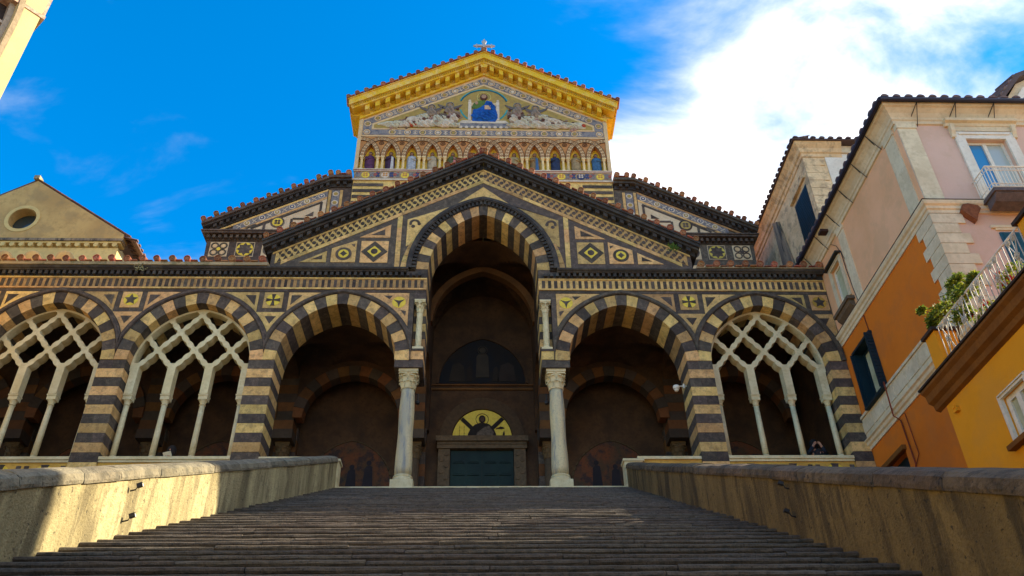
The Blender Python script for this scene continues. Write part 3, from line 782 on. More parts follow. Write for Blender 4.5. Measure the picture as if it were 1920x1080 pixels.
for xc in sorted(WIN):
    t = bpy.data.objects.new('window_tracery', None); col.objects.link(t); t.parent = CAT
    put('lattice', TR_ME, (xc, 0, 0), t)
    for c in TCOL:
        for nm, me in CP: put(nm if nm != 'shaft' else 'colonnette', me, (xc + c, 0, 0), t)
    # sill and the inlaid parapet below it
    xl, xr = xc - 2.27, min(xc + 2.27, 13.385)
    b = MB(); b.box(xl, xr, -0.03, 0.86, 1.05, 1.16); b.box(xl, xr, 0.01, 0.84, 0.955, 1.048); obj('sill', b, MARBLE, t)
    b = MB(); b.box(xl, xr, 0.06, 0.82, -0.2, 0.953); pw = obj('parapet_panel', b, mat('parapet_ochre', (0.62, 0.38, 0.07), 0.08, c2=(0.50, 0.28, 0.05), bump=0.3), t)
    for k in range(3):
        cx = xl + (xr - xl) * (k + 0.5) / 3
        b = MB(); b.disc(cx, 0.50, 0.36, 0.035, 0.08, 24); obj('gold_disc', b, GOLD, t)
        b = MB()
        for q in range(4):
            tt = pi / 2 * q; pl = [(-0.05, 0), (-0.14, 0.37), (0.14, 0.37), (0.05, 0)]
            b.prism([(cx + p * cos(tt) - r_ * sin(tt), 0.50 + p * sin(tt) + r_ * cos(tt)) for p, r_ in pl], 0.022 - 0.002 * q, 0.05)
        obj('dark_inlay', b, LAVA, t)
        for dx_ in (-0.62, 0.62):
            b = MB(); b.box(cx + dx_ - 0.08, cx + dx_ + 0.08, 0.03, 0.07, 0.20, 0.83); obj('dark_inlay', b, LAVA, t)
# low parapets in the two open arches beside the stairs
for sg in (-1, 1):
    x0, x1 = sorted((sg * 5.55, sg * 7.855))
    b = MB(); b.box(x0, x1, 0.02, 0.95, 1.05, 1.16); part('parapet_sill', b, MARBLE)
    b = MB(); b.box(x0, x1, 0.08, 0.9, -0.2, 1.048); part('parapet_panel', b, mat('parapet_ochre', (0.62, 0.38, 0.07)))
# ================================================================ the porch gable and its great arch
G = Arch(0, 9.43, 2.25, 2.98)
SLP = 0.556
gz = lambda c, x: c - SLP * abs(x)
for sg in (-1, 1):
    n = 22
    pl = [(-8.72, 9.405), (-8.72, gz(15.20, 8.72)), (0.0, 15.20)] + [G.p(-1 + (1 - i / n), VR - 0.04) for i in range(n + 1)] + [(-2.72, 9.405)]
    # apex side: the curve runs from apex (s=0) to the left spring (s=-1)
    pl = [(-8.72, 9.405), (-8.72, gz(15.20, 8.72)), (-0.001, 15.20)] + [G.p(-i / n, VR - 0.04) for i in range(n + 1)][0:] + [(-2.71, 9.405)]
    pl = [(min(a, -0.001), z) for a, z in pl]
    b = MB(); b.prism(pl if sg < 0 else mir(pl), 0.0, TW); part('gable_wall', b, LAVA)
ring = bpy.data.objects.new('arch_ring', None); col.objects.link(ring); ring.parent = CAT
NV = 23
for k in range(NV):
    s0, s1 = -1 + 2 * k / NV, -1 + 2 * (k + 1) / NV
    b = MB(); b.prism(G.band(s0 + 0.0014, s1 - 0.0014, 0.0, 0.50 + R_.uniform(-0.012, 0.012), 2), -0.03 + R_.uniform(-0.006, 0.006), TW + 0.02)
    obj('voussoir', b, CREAM if k % 2 == 0 else LAVA, ring)
for sg in (-1, 1):
    for z0, z1, m_ in ((8.99, 9.215, LAVA), (9.219, 9.427, LAVA)):
        b = MB(); b.box(*sorted((sg * 2.262, sg * 2.76)), -0.024, TW + 0.01, z0, z1); obj('springer', b, m_, ring)
# toothed ring, hood and the rings outside it
b = MB()
NT = 54
for k in range(NT):
    s0 = -1 + 2 * (k + 0.18) / NT; s1 = -1 + 2 * (k + 0.74) / NT
    b.prism(G.band(s0, s1, 0.515, 0.69, 1), -0.13, 0.02)
part('tooth_ring', b, BLACK, kind='stuff')
def ringstrip(o0, o1, y0, y1, s0=-1, s1=1, n=40):
    b = MB()
    for k in range(n):
        a, c = s0 + (s1 - s0) * k / n, s0 + (s1 - s0) * (k + 1) / n
        b.prism(G.band(a, c, o0, o1, 1), y0 - 0.0015 * (k % 2), y1)
    return b
part('hood_mould', ringstrip(0.69, 0.90, -0.17, 0.03), BLACK)
part('hood_mould', ringstrip(0.74, 0.82, -0.20, -0.10), BLACK)
part('hood_bed', ringstrip(0.50, 0.692, -0.055, 0.02), BLACK)
# cream ring outside the hood, on the haunches only
for sg in (-1, 1):
    for k in range(7):
        a = 0.55 + 0.45 * k / 7; c = 0.55 + 0.45 * (k + 1) / 7
        w0 = 0.03 + 0.20 * (a - 0.55) / 0.45; w1 = 0.03 + 0.20 * (c - 0.55) / 0.45
        pl = [G.p(sg * a, 0.93), G.p(sg * a, 0.93 + w0), G.p(sg * (c - 0.004), 0.93 + w1), G.p(sg * (c - 0.004), 0.93)]
        inlay(pl, -0.02, CREAM, 'cream_ring_stone')
# rake: thin cream line, chequer, cream band in stones
def rake(c0, c1, xa, xb, y0, y1, sg):
    pl = [(-xa, gz(c0, xa)), (-xb, gz(c0, xb)), (-xb, gz(c1, xb)), (-xa, gz(c1, xa))]
    b = MB(); b.prism(pl if sg < 0 else mir(pl), y0, y1); return b
for sg in (-1, 1):
    part('cream_fillet', rake(15.08, 14.99, 0.002, 8.68, -0.03, 0.02, sg), CREAM)
    part('cream_band_bed', rake(14.45, 14.27, 0.002, 8.3, -0.008, 0.02, sg), CREAM)
    x = 0.004
    while x < 8.05:
        x2 = min(8.06, x + R_.uniform(0.6, 0.95)); part('cream_band_stone', rake(14.45, 14.27, x + 0.003, x2 - 0.003, -0.022 + R_.uniform(-0.004, 0.004), 0.02, sg), CREAM); x = x2
    part('chequer_bed', rake(14.985, 14.455, 0.002, 8.55, -0.010, 0.015, sg), CREAM)
    ck = MB(); s_ = 1 / sqrt(1 + SLP * SLP)
    def rl(t, v):           # along the rake, across it (0 = lower edge .. 1 = upper)
        x = t * s_; z = gz(14.46 + 0.52 * v, x); return (sg * x, z)
    t = 0.10; P_ = 0.275
    while t < 9.55:
        c = rl(t, 0.5); ck.disc(c[0], c[1], 0.088, -0.026, 0.0, 10)
        for v0, v1 in ((0.02, 0.38), (0.98, 0.62)):
            q = [rl(t + P_ / 2 - 0.095, v0), rl(t + P_ / 2 + 0.095, v0), rl(t + P_ / 2, v1)]
            if q[0][1] > 9.5 and q[1][1] > 9.5 and abs(q[1][0]) < 8.5: ck.prism(q, -0.024, 0.0)
        t += P_
    part('chequer_inlay', ck, LAVA, kind='stuff')
    # rake cornice
    part('rake_cornice_bed', rake(15.30, 15.085, 0.001, 8.90, -0.06, TW, sg), BLACK)
    def prk(z0, z1, xe, y0, y1, nm, m_): part(nm, rake(z1, z0, 0.001, xe, y0, y1, sg), m_)
    prk(15.302, 15.40, 9.00, -0.30, TW, 'rake_cornice', BLACK)
    prk(15.402, 15.56, 9.05, -0.42, TW, 'rake_cornice', BLACK)
    prk(15.562, 15.66, 9.08, -0.48, TW, 'rake_cornice', BLACK)
    dn = MB(); x = 0.16
    while x < 8.8:
        pl = [(-x, gz(15.298, x)), (-(x + 0.16), gz(15.298, x + 0.16)), (-(x + 0.16), gz(15.12, x + 0.16)), (-x, gz(15.12, x))]
        dn.prism(pl if sg < 0 else mir(pl), -0.25, -0.058); x += 0.335
    part('dentil_row', dn, BLACK, kind='stuff')
    tiles_line((sg * 0.05, -0.53, 15.68), (sg * 8.95, -0.53, gz(15.66, 8.95)), 0.60, CAT, 0.86)
    b = MB(); pl = [(-0.001, 15.665), (-9.08, gz(15.665, 9.08)), (-9.08, gz(15.72, 9.08)), (-0.001, 15.72)]
    b.prism(pl if sg < 0 else mir(pl), 0.05, 5.88); part('porch_roof', b, TILE)
# panels of the left half, measured on the front plane, then mirrored
A1 = lambda pts: XZ(zoomed(pts, 480, 300))
A3 = lambda pts: XZ(zoomed(pts, 480, 460))
A2 = lambda pts: XZ(zoomed(pts, 740, 340))
def both(poly, y, m_, nm, par=(None, None)):
    a = inlay(poly, y, m_, nm, par[0]); c = inlay(mir(poly), y, m_, nm, par[1]); return a, c
def avg(*q): return (sum(a for a, b_ in q) / len(q), sum(b_ for a, b_ in q) / len(q))
BASEZ = 9.45
# diamond square
bl, br = A3([(1163, 195), (1475, 197)]); xl_, xr_ = bl[0], br[0]; zb_ = bl[1]; hgt = (xr_ - xl_)
sq = [(xl_, zb_), (xr_, zb_), (xr_, zb_ + hgt * 1.0), (xl_, zb_ + hgt * 1.0)]
P = both(sq, -0.018, CREAM, 'inlay_panel'); c0 = avg(*sq); r = hgt / 2 * 0.97
D = both([(c0[0] - r, c0[1]), (c0[0], c0[1] - r), (c0[0] + r, c0[1]), (c0[0], c0[1] + r)], -0.030, LAVA, 'dark_diamond', P)
r2 = r * 0.53
for i, sg in enumerate((1, -1)):
    cx = sg * c0[0]
    b = MB(); b.prism([(cx - r2, c0[1]), (cx, c0[1] - r2), (cx + r2, c0[1]), (cx, c0[1] + r2)], -0.042, -0.02); obj('gold_diamond', b, GOLD, P[i])
    b = MB(); b.disc(cx, c0[1], r2 * 0.48, -0.052, -0.03, 20); obj('dark_disc', b, LAVA, P[i])
# medallion panel
bl, br = A3([(835, 190), (1112, 192)]); ctr = A1([(985, 1050)])[0]
xm0, xm1 = bl[0], br[0]; ztopR = gz(14.03, xm1) - 0.03; ztopL = gz(14.03, xm0) - 0.03
ztr = zb_ + hgt * 1.02
pn = [(xm0, bl[1]), (xm1, bl[1]), (xm1, min(ztr, ztopR)), (xm0, min(ztr, ztopL))]
P = both(pn, -0.018, CREAM, 'inlay_panel')
ctr = ((xm0 + xm1) / 2, bl[1] + 0.43)
for i, sg in enumerate((1, -1)):
    cx = sg * ctr[0]
    b = MB(); b.disc(cx, ctr[1], 0.335, -0.030, 0.0, 28); obj('dark_disc', b, LAVA, P[i])
    medallion(cx, ctr[1], 0.215, 'astroid', P[i], -0.043)
    b = MB(); b.prism([(cx + sg * 0.28, ctr[1] + 0.52), (cx + sg * 0.44, ctr[1] + 0.50), (cx + sg * 0.42, ctr[1] + 0.36)], -0.03, 0.0); obj('dark_inlay', b, LAVA, P[i])
# long small triangle
tr = A3([(490, 190), (785, 192), (800, 65)]); P = both(tr, -0.018, CREAM, 'inlay_triangle'); both(A3([(625, 160), (742, 160), (748, 112)]), -0.03, LAVA, 'dark_inlay', P)
# triangle above the diamond
zt0 = zb_ + hgt + 0.19
ztip = gz(14.03, xr_) - 0.02
xt = -min(8.0, (14.03 - 0.02 - zt0) / SLP)
tr = [(max(xt, xl_ - 0.1), zt0), (xr_ + 0.04, zt0), (xr_ + 0.04, ztip)]
P = both(tr, -0.018, CREAM, 'inlay_triangle'); both(shrink(tr, 0.45), -0.03, LAVA, 'dark_inlay', P)
# upright cream strip
xs0, xs1 = xr_ + 0.30, xr_ + 0.50
zs_ = [BASEZ + (gz(14.27, xs1) - BASEZ) * i / 4 for i in range(5)]
for a, c in zip(zs_[:-1], zs_[1:]):
    q = [(xs0, a + 0.004), (xs1, a + 0.004), (xs1, min(c - 0.004, gz(14.25, xs1))), (xs0, min(c - 0.004, gz(14.25, xs0)))]
    both(q, -0.02 + R_.uniform(-0.003, 0.003), CREAM, 'cream_strip_stone')
# haunch panel with its curl
xa = xs1 + 0.22
def hx(z, o): # x of the left extrados at height z
    R = G.r + o; d = z - G.zs
    return -(sqrt(max(0, R * R - d * d)) - G.e)
OO = 1.00
pts = []
z = 10.75
while hx(z, OO) < xa + 0.02: z += 0.02
zlo = z
zhi = zlo
while hx(zhi, OO) < 0 and zhi < gz(13.86, hx(zhi, OO)): zhi += 0.02
zz = [zlo + (zhi - zlo) * i / 12 for i in range(13)]
pl = [(xa, zlo - 0.1)] + [(hx(q, OO), q) for q in zz] + [(xa, gz(13.90, xa))]
P = both(pl, -0.018, CREAM, 'haunch_panel')
for i, sg in enumerate((1, -1)):
    cx, cz = sg * (xa + 0.31), zlo + 1.14
    b = MB(); n = 14
    for k in range(n):
        t0, t1 = radians(-15 + 225 * k / n), radians(-15 + 225 * (k + 1) / n)
        f = lambda t, rr: (cx + sg * rr * cos(t), cz + rr * sin(t) * 0.95)
        b.prism([f(t0, 0.12), f(t0, 0.235), f(t1, 0.235), f(t1, 0.12)], -0.030 - 0.001 * (k % 2), 0.0)
    b.disc(cx + sg * 0.19, cz - 0.03, 0.075, -0.034, 0, 14); b.disc(cx - sg * 0.06, cz - 0.165, 0.085, -0.034, 0, 14)
    obj('dark_curl', b, LAVA, P[i])
# cream tip above the great arch
n = 10; xw = 1.55
pl = [(0, 14.02)] + [(0 + xw * i / n, min(gz(14.02, xw * i / n), G.z_at(xw * i / n, 0.93))) for i in range(n, -1, -1)] + [(-xw * i / n, min(gz(14.02, xw * i / n), G.z_at(xw * i / n, 0.93))) for i in range(1, n + 1)]
q = []
for p in pl:
    if p[1] < gz(14.02, p[0]) - 0.01 or p == pl[0]: q.append(p)
inlay(q, -0.018, CREAM, 'apex_panel')
b = MB(); b.box(-9.0, 9.0, 1.6, 5.6, 9.0, 9.1)
# weeds growing on the cornice
def weed(px, py, Y, s, label, n=70):
    c = on(px, py, 1, Y); b = MB(); rr = random.Random(int(px))
    for k in range(n):
        p = c + Vector((rr.gauss(0, s), rr.gauss(0, 0.05), rr.gauss(0, s * 0.8))); d = Vector((rr.uniform(-1, 1), rr.uniform(-1, 0.2), rr.uniform(-0.6, 1))).normalized(); e = d.cross(Vector((rr.uniform(-1, 1), 1, 0.3))).normalized()
        l = rr.uniform(0.06, 0.13); b.add([p - e * 0.02, p + e * 0.02, p + d * l + e * 0.012, p + d * l - e * 0.012], [(0, 1, 2, 3)])
    o = obj('weed', b, colour('weed_green', (0.05, 0.16, 0.012), c2=(0.09, 0.11, 0.02))); return tag(o, label, 'plant')
weed(1262, 464, -0.44, 0.09, 'small bright green weed on the right slope of the dark porch cornice')
w2 = weed(262, 502, -0.34, 0.13, 'dry pale grass tuft hanging from the cornice left of the porch', 40); w2.data.materials[0] = colour('dry_grass', (0.30, 0.27, 0.14))

# ================================================================ inside the porch
YB = 5.8
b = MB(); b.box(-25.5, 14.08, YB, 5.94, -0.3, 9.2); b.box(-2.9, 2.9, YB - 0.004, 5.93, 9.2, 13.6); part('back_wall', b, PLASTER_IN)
def vault(xc, hx_, y0, y1, zs, rise, nm='groin_vault'):
    b = MB(); ym, hy = (y0 + y1) / 2, (y1 - y0) / 2
    def fn(u, v):
        X, Y = 2 * u - 1, 2 * v - 1
        zz = max(sqrt(max(0, 1 - X * X)), sqrt(max(0, 1 - Y * Y)))
        return (xc + hx_ * X, ym + hy * Y, zs + rise * zz)
    b.grid(fn, 30, 26); part(nm, b, PLASTER_IN, smooth=False)
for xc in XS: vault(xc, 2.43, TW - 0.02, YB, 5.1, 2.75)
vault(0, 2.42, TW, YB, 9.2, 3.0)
A = Arch(0, 9.2, 2.22, 2.75); b = MB()
for k in range(26): b.prism(A.band(-1 + 2 * k / 26, -1 + 2 * (k + 1) / 26, 0.0, 0.3, 1), 3.45 - 0.002 * (k % 2), 3.85)
part('vault_rib', b, BRICK_IN)
b = MB(); b.box(13.98, 14.086, 1.31, YB - 0.005, 0.0, 9.0); part('end_wall', b, PLASTER_IN)
def partition(xa, xb, zs, top, m_, zap):
    n = 14
    y0, y1 = 1.28, YB - 0.02; ym = (y0 + y1) / 2; hy = (y1 - y0) / 2 - 0.28
    curve = [(ym + hy * cos(pi * i / n), zs + (zap - zs) * sin(pi * i / n)) for i in range(n + 1)]
    b = MB(); b.prism([(y0, zs), (y0, top), (y1, top), (y1, zs)] + curve, xa, xb, 0); part('cross_arch', b, m_)
for xc in (-19.42, -13.89, -8.34, 8.34): partition(xc - 0.36, xc + 0.36, 5.0, 8.0, PLASTER_IN, 7.3)
for xc in (-2.72, 2.72): partition(xc - 0.42, xc + 0.42, 4.9, 12.3, PLASTER_IN, 7.4)
# inner arches, parallel to the front, in rings of banded stones
for xc in XS:
    A = Arch(xc, 5.0, 2.02, 2.05); b = MB(); n = 20
    b.prism([(xc + 2.42, 7.95), (xc - 2.42, 7.95), (xc - 2.42, 5.0)] + [A.p(-1 + 2 * k / n, 0.3) if abs(A.p(-1 + 2 * k / n, 0.3)[0] - xc) < 2.4 else (xc + (2.4 if k > n / 2 else -2.4), A.p(-1 + 2 * k / n, 0.3)[1]) for k in range(n + 1)] + [(xc + 2.42, 5.0)], 4.62, 5.0); part('inner_arch_wall', b, PLASTER_IN)
    ring = bpy.data.objects.new('inner_arch_ring', None); col.objects.link(ring); ring.parent = CAT
    for k in range(15):
        pl = [(min(max(q[0], xc - 2.42), xc + 2.42), q[1]) for q in A.band(-1 + 2 * k / 15 + 0.002, -1 + 2 * (k + 1) / 15 - 0.002, 0.0, 0.48, 2)]
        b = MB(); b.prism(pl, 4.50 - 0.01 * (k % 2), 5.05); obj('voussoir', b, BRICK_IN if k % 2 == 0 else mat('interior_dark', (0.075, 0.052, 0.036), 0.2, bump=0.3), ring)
# pilasters of the back wall with half columns
for xc in (-19.42, -13.89, -8.34, -2.85, 2.85, 8.34):
    z = 0.0; k = 0; root = bpy.data.objects.new('wall_pilaster', None); col.objects.link(root); root.parent = CAT
    while z < 4.9:
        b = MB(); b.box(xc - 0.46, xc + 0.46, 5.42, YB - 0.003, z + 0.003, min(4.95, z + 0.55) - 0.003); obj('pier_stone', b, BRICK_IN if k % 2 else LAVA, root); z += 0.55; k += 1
    b = MB(); b.lathe([(0.27, 0.0), (0.25, 0.4), (0.22, 3.4)], xc, 5.20, 18); obj('shaft', b, colour('shaft_brown', (0.12, 0.075, 0.04)), root, smooth=True)
    capital('capital', xc, 5.20, 3.38, 0.70, 0.22, 0.60, colour('capital_brown', (0.16, 0.10, 0.045)), root)
    b = MB(); b.box(xc - 0.43, xc + 0.43, 4.55, YB - 0.01, 4.09, 4.50); obj('impost_block', b, MATS['interior_dark'], root)
    for k in range(6): b = MB(); b.box(xc - 0.40, xc + 0.40, 4.58 + 0.004 * (k % 2), YB - 0.012, 4.505 + 0.42 * k, 4.505 + 0.42 * k + 0.415); obj('impost_block', b, BRICK_IN if k % 2 == 0 else MATS['interior_dark'], root)
# frescoes in the lunettes of the side bays
for i, xc in enumerate((-16.66, -11.11, -5.58, 5.58, 11.11)):
    A = Arch(xc, 2.4, 1.75, 2.1); pl = [A.p(-1 + 2 * k / 20) for k in range(21)]
    b = MB(); b.prism(pl, YB - 0.03, YB); fr = part('fresco_lunette', b, mat('fresco_%s' % 'abcde'[i], (0.15, 0.052, 0.020), 0.1, c2=(0.060, 0.045, 0.026), stain=(0.025, 0.022, 0.026), stain_amt=0.8, mixscale=1.6, bump=0.1))
    b = MB(); b.prism([(xc - 1.9, 2.36), (xc + 1.9, 2.36), (xc + 1.9, 2.28), (xc - 1.9, 2.28)], YB - 0.06, YB); obj('fresco_border', b, BRICK_IN, fr)
    b = MB()
    for k in range(24): b.prism(A.band(-1 + 2 * k / 24, -1 + 2 * (k + 0.8) / 24, 0.02, 0.07, 1), YB - 0.05, YB)
    obj('fresco_border', b, colour('fresco_edge', (0.09, 0.06, 0.03)), fr)
    for dxx in (-0.7, 0.1, 0.8):
        b = MB(); hh = 1.2 if dxx != 0.1 else 1.0
        b.prism([(xc + dxx - 0.22, 2.42), (xc + dxx + 0.22, 2.42), (xc + dxx + 0.15, 2.42 + hh * 0.75), (xc + dxx + 0.06, 2.42 + hh * 0.8), (xc + dxx - 0.06, 2.42 + hh * 0.8), (xc + dxx - 0.16, 2.42 + hh * 0.7)], YB - 0.045, YB - 0.02); b.disc(xc + dxx, 2.42 + hh * 0.9, 0.11, YB - 0.045, YB - 0.02, 12); obj('painted_figure', b, mat('fresco_dark', (0.022, 0.018, 0.024), 0.2, bump=0.05), fr)
# painted lunette high over the door
A = Arch(0, 7.35, 1.95, 2.35)
b = MB(); b.prism([A.p(-1 + 2 * k / 24) for k in range(25)], YB - 0.035, YB); fr = part('painted_lunette', b, mat('lunette_blue', (0.010, 0.012, 0.018), 0.0, c2=(0.018, 0.014, 0.012), mixscale=1.1, bump=0.1))
b = MB()
for k in range(30): b.prism(A.band(-1 + 2 * k / 30, -1 + 2 * (k + 1) / 30, 0.02, 0.14, 1), YB - 0.08 - 0.001 * (k % 2), YB)
obj('lunette_moulding', b, PLASTER_IN, fr)
b = MB(); b.prism([(-0.30, 7.65), (0.30, 7.65), (0.27, 8.75), (0.14, 8.95), (-0.14, 8.95), (-0.27, 8.75)], YB - 0.07, YB - 0.03); b.disc(0, 9.10, 0.15, YB - 0.07, YB - 0.03, 14); b.ring(0, 9.10, 0.20, 0.23, YB - 0.07, YB - 0.03, 18); obj('painted_figure', b, mat('lunette_figure', (0.05, 0.04, 0.03), 0, c2=(0.035, 0.03, 0.025), bump=0.05), fr)
for cx, wd, hh in ((-1.15, 0.75, 1.0), (1.1, 0.85, 1.0), (-0.6, 0.3, 0.8), (0.6, 0.3, 0.8)):
    b = MB(); b.prism([(cx - wd / 2, 7.45), (cx + wd / 2, 7.45), (cx + wd * 0.4, 7.45 + hh * 0.8), (cx + wd * 0.1, 7.45 + hh), (cx - wd * 0.3, 7.45 + hh * 0.85)], YB - 0.06, YB - 0.03); obj('painted_figure', b, mat('lunette_crowd', (0.028, 0.022, 0.018), 0.3, bump=0.05), fr)
for z in (7.02, 7.24):
    b = MB(); b.box(-2.3, 2.3, YB - 0.08, YB - 0.002, z, z + 0.07); part('wall_moulding', b, BRICK_IN)
# portal: door, jambs, lintel, gilded lunette with a half figure before a slanting cross
dz = 4.0
pd = bpy.data.objects.new('portal_door', None); col.objects.link(pd); pd.parent = CAT
for sg in (-1, 1):
    b = MB(); b.box(*sorted((sg * 0.006, sg * 1.34)), YB - 0.16, YB - 0.05, 0.02, dz); obj('door_leaf', b, DOORM, pd)
    for i in range(2):
        for j in range(7):
            cx = sg * (0.36 + 0.62 * i); cz = 0.35 + 0.55 * j
            b = MB(); b.box(cx - 0.25, cx + 0.25, YB - 0.20, YB - 0.158, cz - 0.22, cz + 0.22); b.box(cx - 0.19, cx + 0.19, YB - 0.215, YB - 0.19, cz - 0.16, cz + 0.16); obj('bronze_panel', b, DOORM, pd)
    b = MB(); b.box(*sorted((sg * 1.36, sg * 1.86)), YB - 0.30, YB - 0.003, 0.0, dz + 0.03)
    for k in range(14): b.disc(sg * (1.61 + 0.1 * (-1) ** k), 0.3 + 0.27 * k, 0.11, YB - 0.335, YB - 0.29, 10)
    obj('carved_jamb', b, colour('carved_stone', (0.15, 0.10, 0.055), c2=(0.09, 0.06, 0.035), bump=0.6), pd)
b = MB(); b.box(-1.92, 1.92, YB - 0.36, YB - 0.004, dz + 0.034, dz + 0.34); b.box(-1.98, 1.98, YB - 0.46, YB - 0.006, dz + 0.342, dz + 0.58)
for k in range(36): b.box(-1.9 + k * 0.106, -1.9 + k * 0.106 + 0.06, YB - 0.41, YB - 0.35, dz + 0.20, dz + 0.27)
obj('portal_lintel', b, MATS['carved_stone'], pd)
zl = dz + 0.585
b = MB(); b.prism([(1.30 * cos(pi * k / 32), zl + 1.42 * sin(pi * k / 32)) for k in range(33)], YB - 0.06, YB - 0.002); gl = part('gilded_lunette', b, GOLD)
b = MB()
for k in range(28):
    t0, t1 = pi * k / 28, pi * (k + 1) / 28
    f = lambda t, r_: (r_ * cos(t), zl + r_ * 1.09 * sin(t))
    b.prism([f(t0, 1.33), f(t0, 1.84), f(t1, 1.84), f(t1, 1.33)], YB - 0.12 - 0.001 * (k % 2), YB - 0.004)
obj('portal_arch', b, colour('portal_stone', (0.085, 0.05, 0.025), c2=(0.06, 0.037, 0.02)), gl)
DK = colour('figure_dark', (0.022, 0.016, 0.014)); RB = colour('figure_robe', (0.15, 0.115, 0.085), c2=(0.05, 0.04, 0.035), mixscale=9)
for sg in (-1, 1):
    b = MB(); t = Matrix.Rotation(-sg * radians(41), 4, 'Y')
    b.box(-0.09, 0.09, -0.0, 0.02, 0.0, 1.30); b.xf(Matrix.Translation((0.0, YB - 0.085 - 0.004 * sg, zl + 0.06)) @ Matrix.Rotation(sg * radians(44), 4, 'Y')); obj('slanting_beam', b, DK, gl)
fg = MB(); fg.prism([(-0.62, zl), (0.62, zl), (0.60, zl + 0.25), (0.47, zl + 0.55), (0.30, zl + 0.70), (0.10, zl + 0.76), (-0.10, zl + 0.76), (-0.32, zl + 0.68), (-0.5, zl + 0.5), (-0.62, zl + 0.22)], YB - 0.115, YB - 0.085); obj('figure_body', fg, DK, gl)
fg = MB(); fg.prism([(-0.32, zl + 0.0), (0.45, zl + 0.0), (0.50, zl + 0.3), (0.30, zl + 0.62), (0.10, zl + 0.55), (-0.2, zl + 0.3)], YB - 0.135, YB - 0.113); obj('figure_robe', fg, RB, gl)
fg = MB(); fg.disc(0, zl + 0.95, 0.145, YB - 0.13, YB - 0.09, 18, 1.2); fg.box(-0.07, 0.07, YB - 0.125, YB - 0.09, zl + 0.70, zl + 0.85); obj('figure_head', fg, DK, gl)
fg = MB(); fg.disc(0, zl + 0.93, 0.095, YB - 0.14, YB - 0.12, 16, 1.25); obj('figure_face', fg, colour('face_brown', (0.09, 0.05, 0.03)), gl)
fg = MB(); fg.ring(0, zl + 0.95, 0.265, 0.285, YB - 0.085, YB - 0.05, 30); obj('halo_ring', fg, DK, gl)
fg = MB(); fg.prism([(0.60, zl + 0.50), (0.66, zl + 0.54), (0.80, zl + 0.60), (0.92, zl + 0.57), (0.98, zl + 0.52), (0.85, zl + 0.48), (0.66, zl + 0.50), (0.60, zl + 0.46)], YB - 0.09, YB - 0.05); fg.prism([(0.92, zl + 0.06), (0.95, zl + 0.10), (0.99, zl + 0.24), (0.96, zl + 0.40), (0.91, zl + 0.30), (0.88, zl + 0.16), (0.91, zl + 0.10), (0.88, zl + 0.04)], YB - 0.09, YB - 0.05); obj('mosaic_fish', fg, DK, gl)
# short column of lettering-like tesserae, left of the figure
fg = MB()
for c_ in range(2):
    for k in range(9): fg.box(-1.0 + 0.2 * c_, -1.0 + 0.2 * c_ + R_.uniform(0.02, 0.05), YB - 0.075, YB - 0.05, zl + 0.05 + 0.07 * k, zl + 0.05 + 0.07 * k + 0.025)
obj('mosaic_marks', fg, colour('marks_brown', (0.12, 0.08, 0.02)), gl)
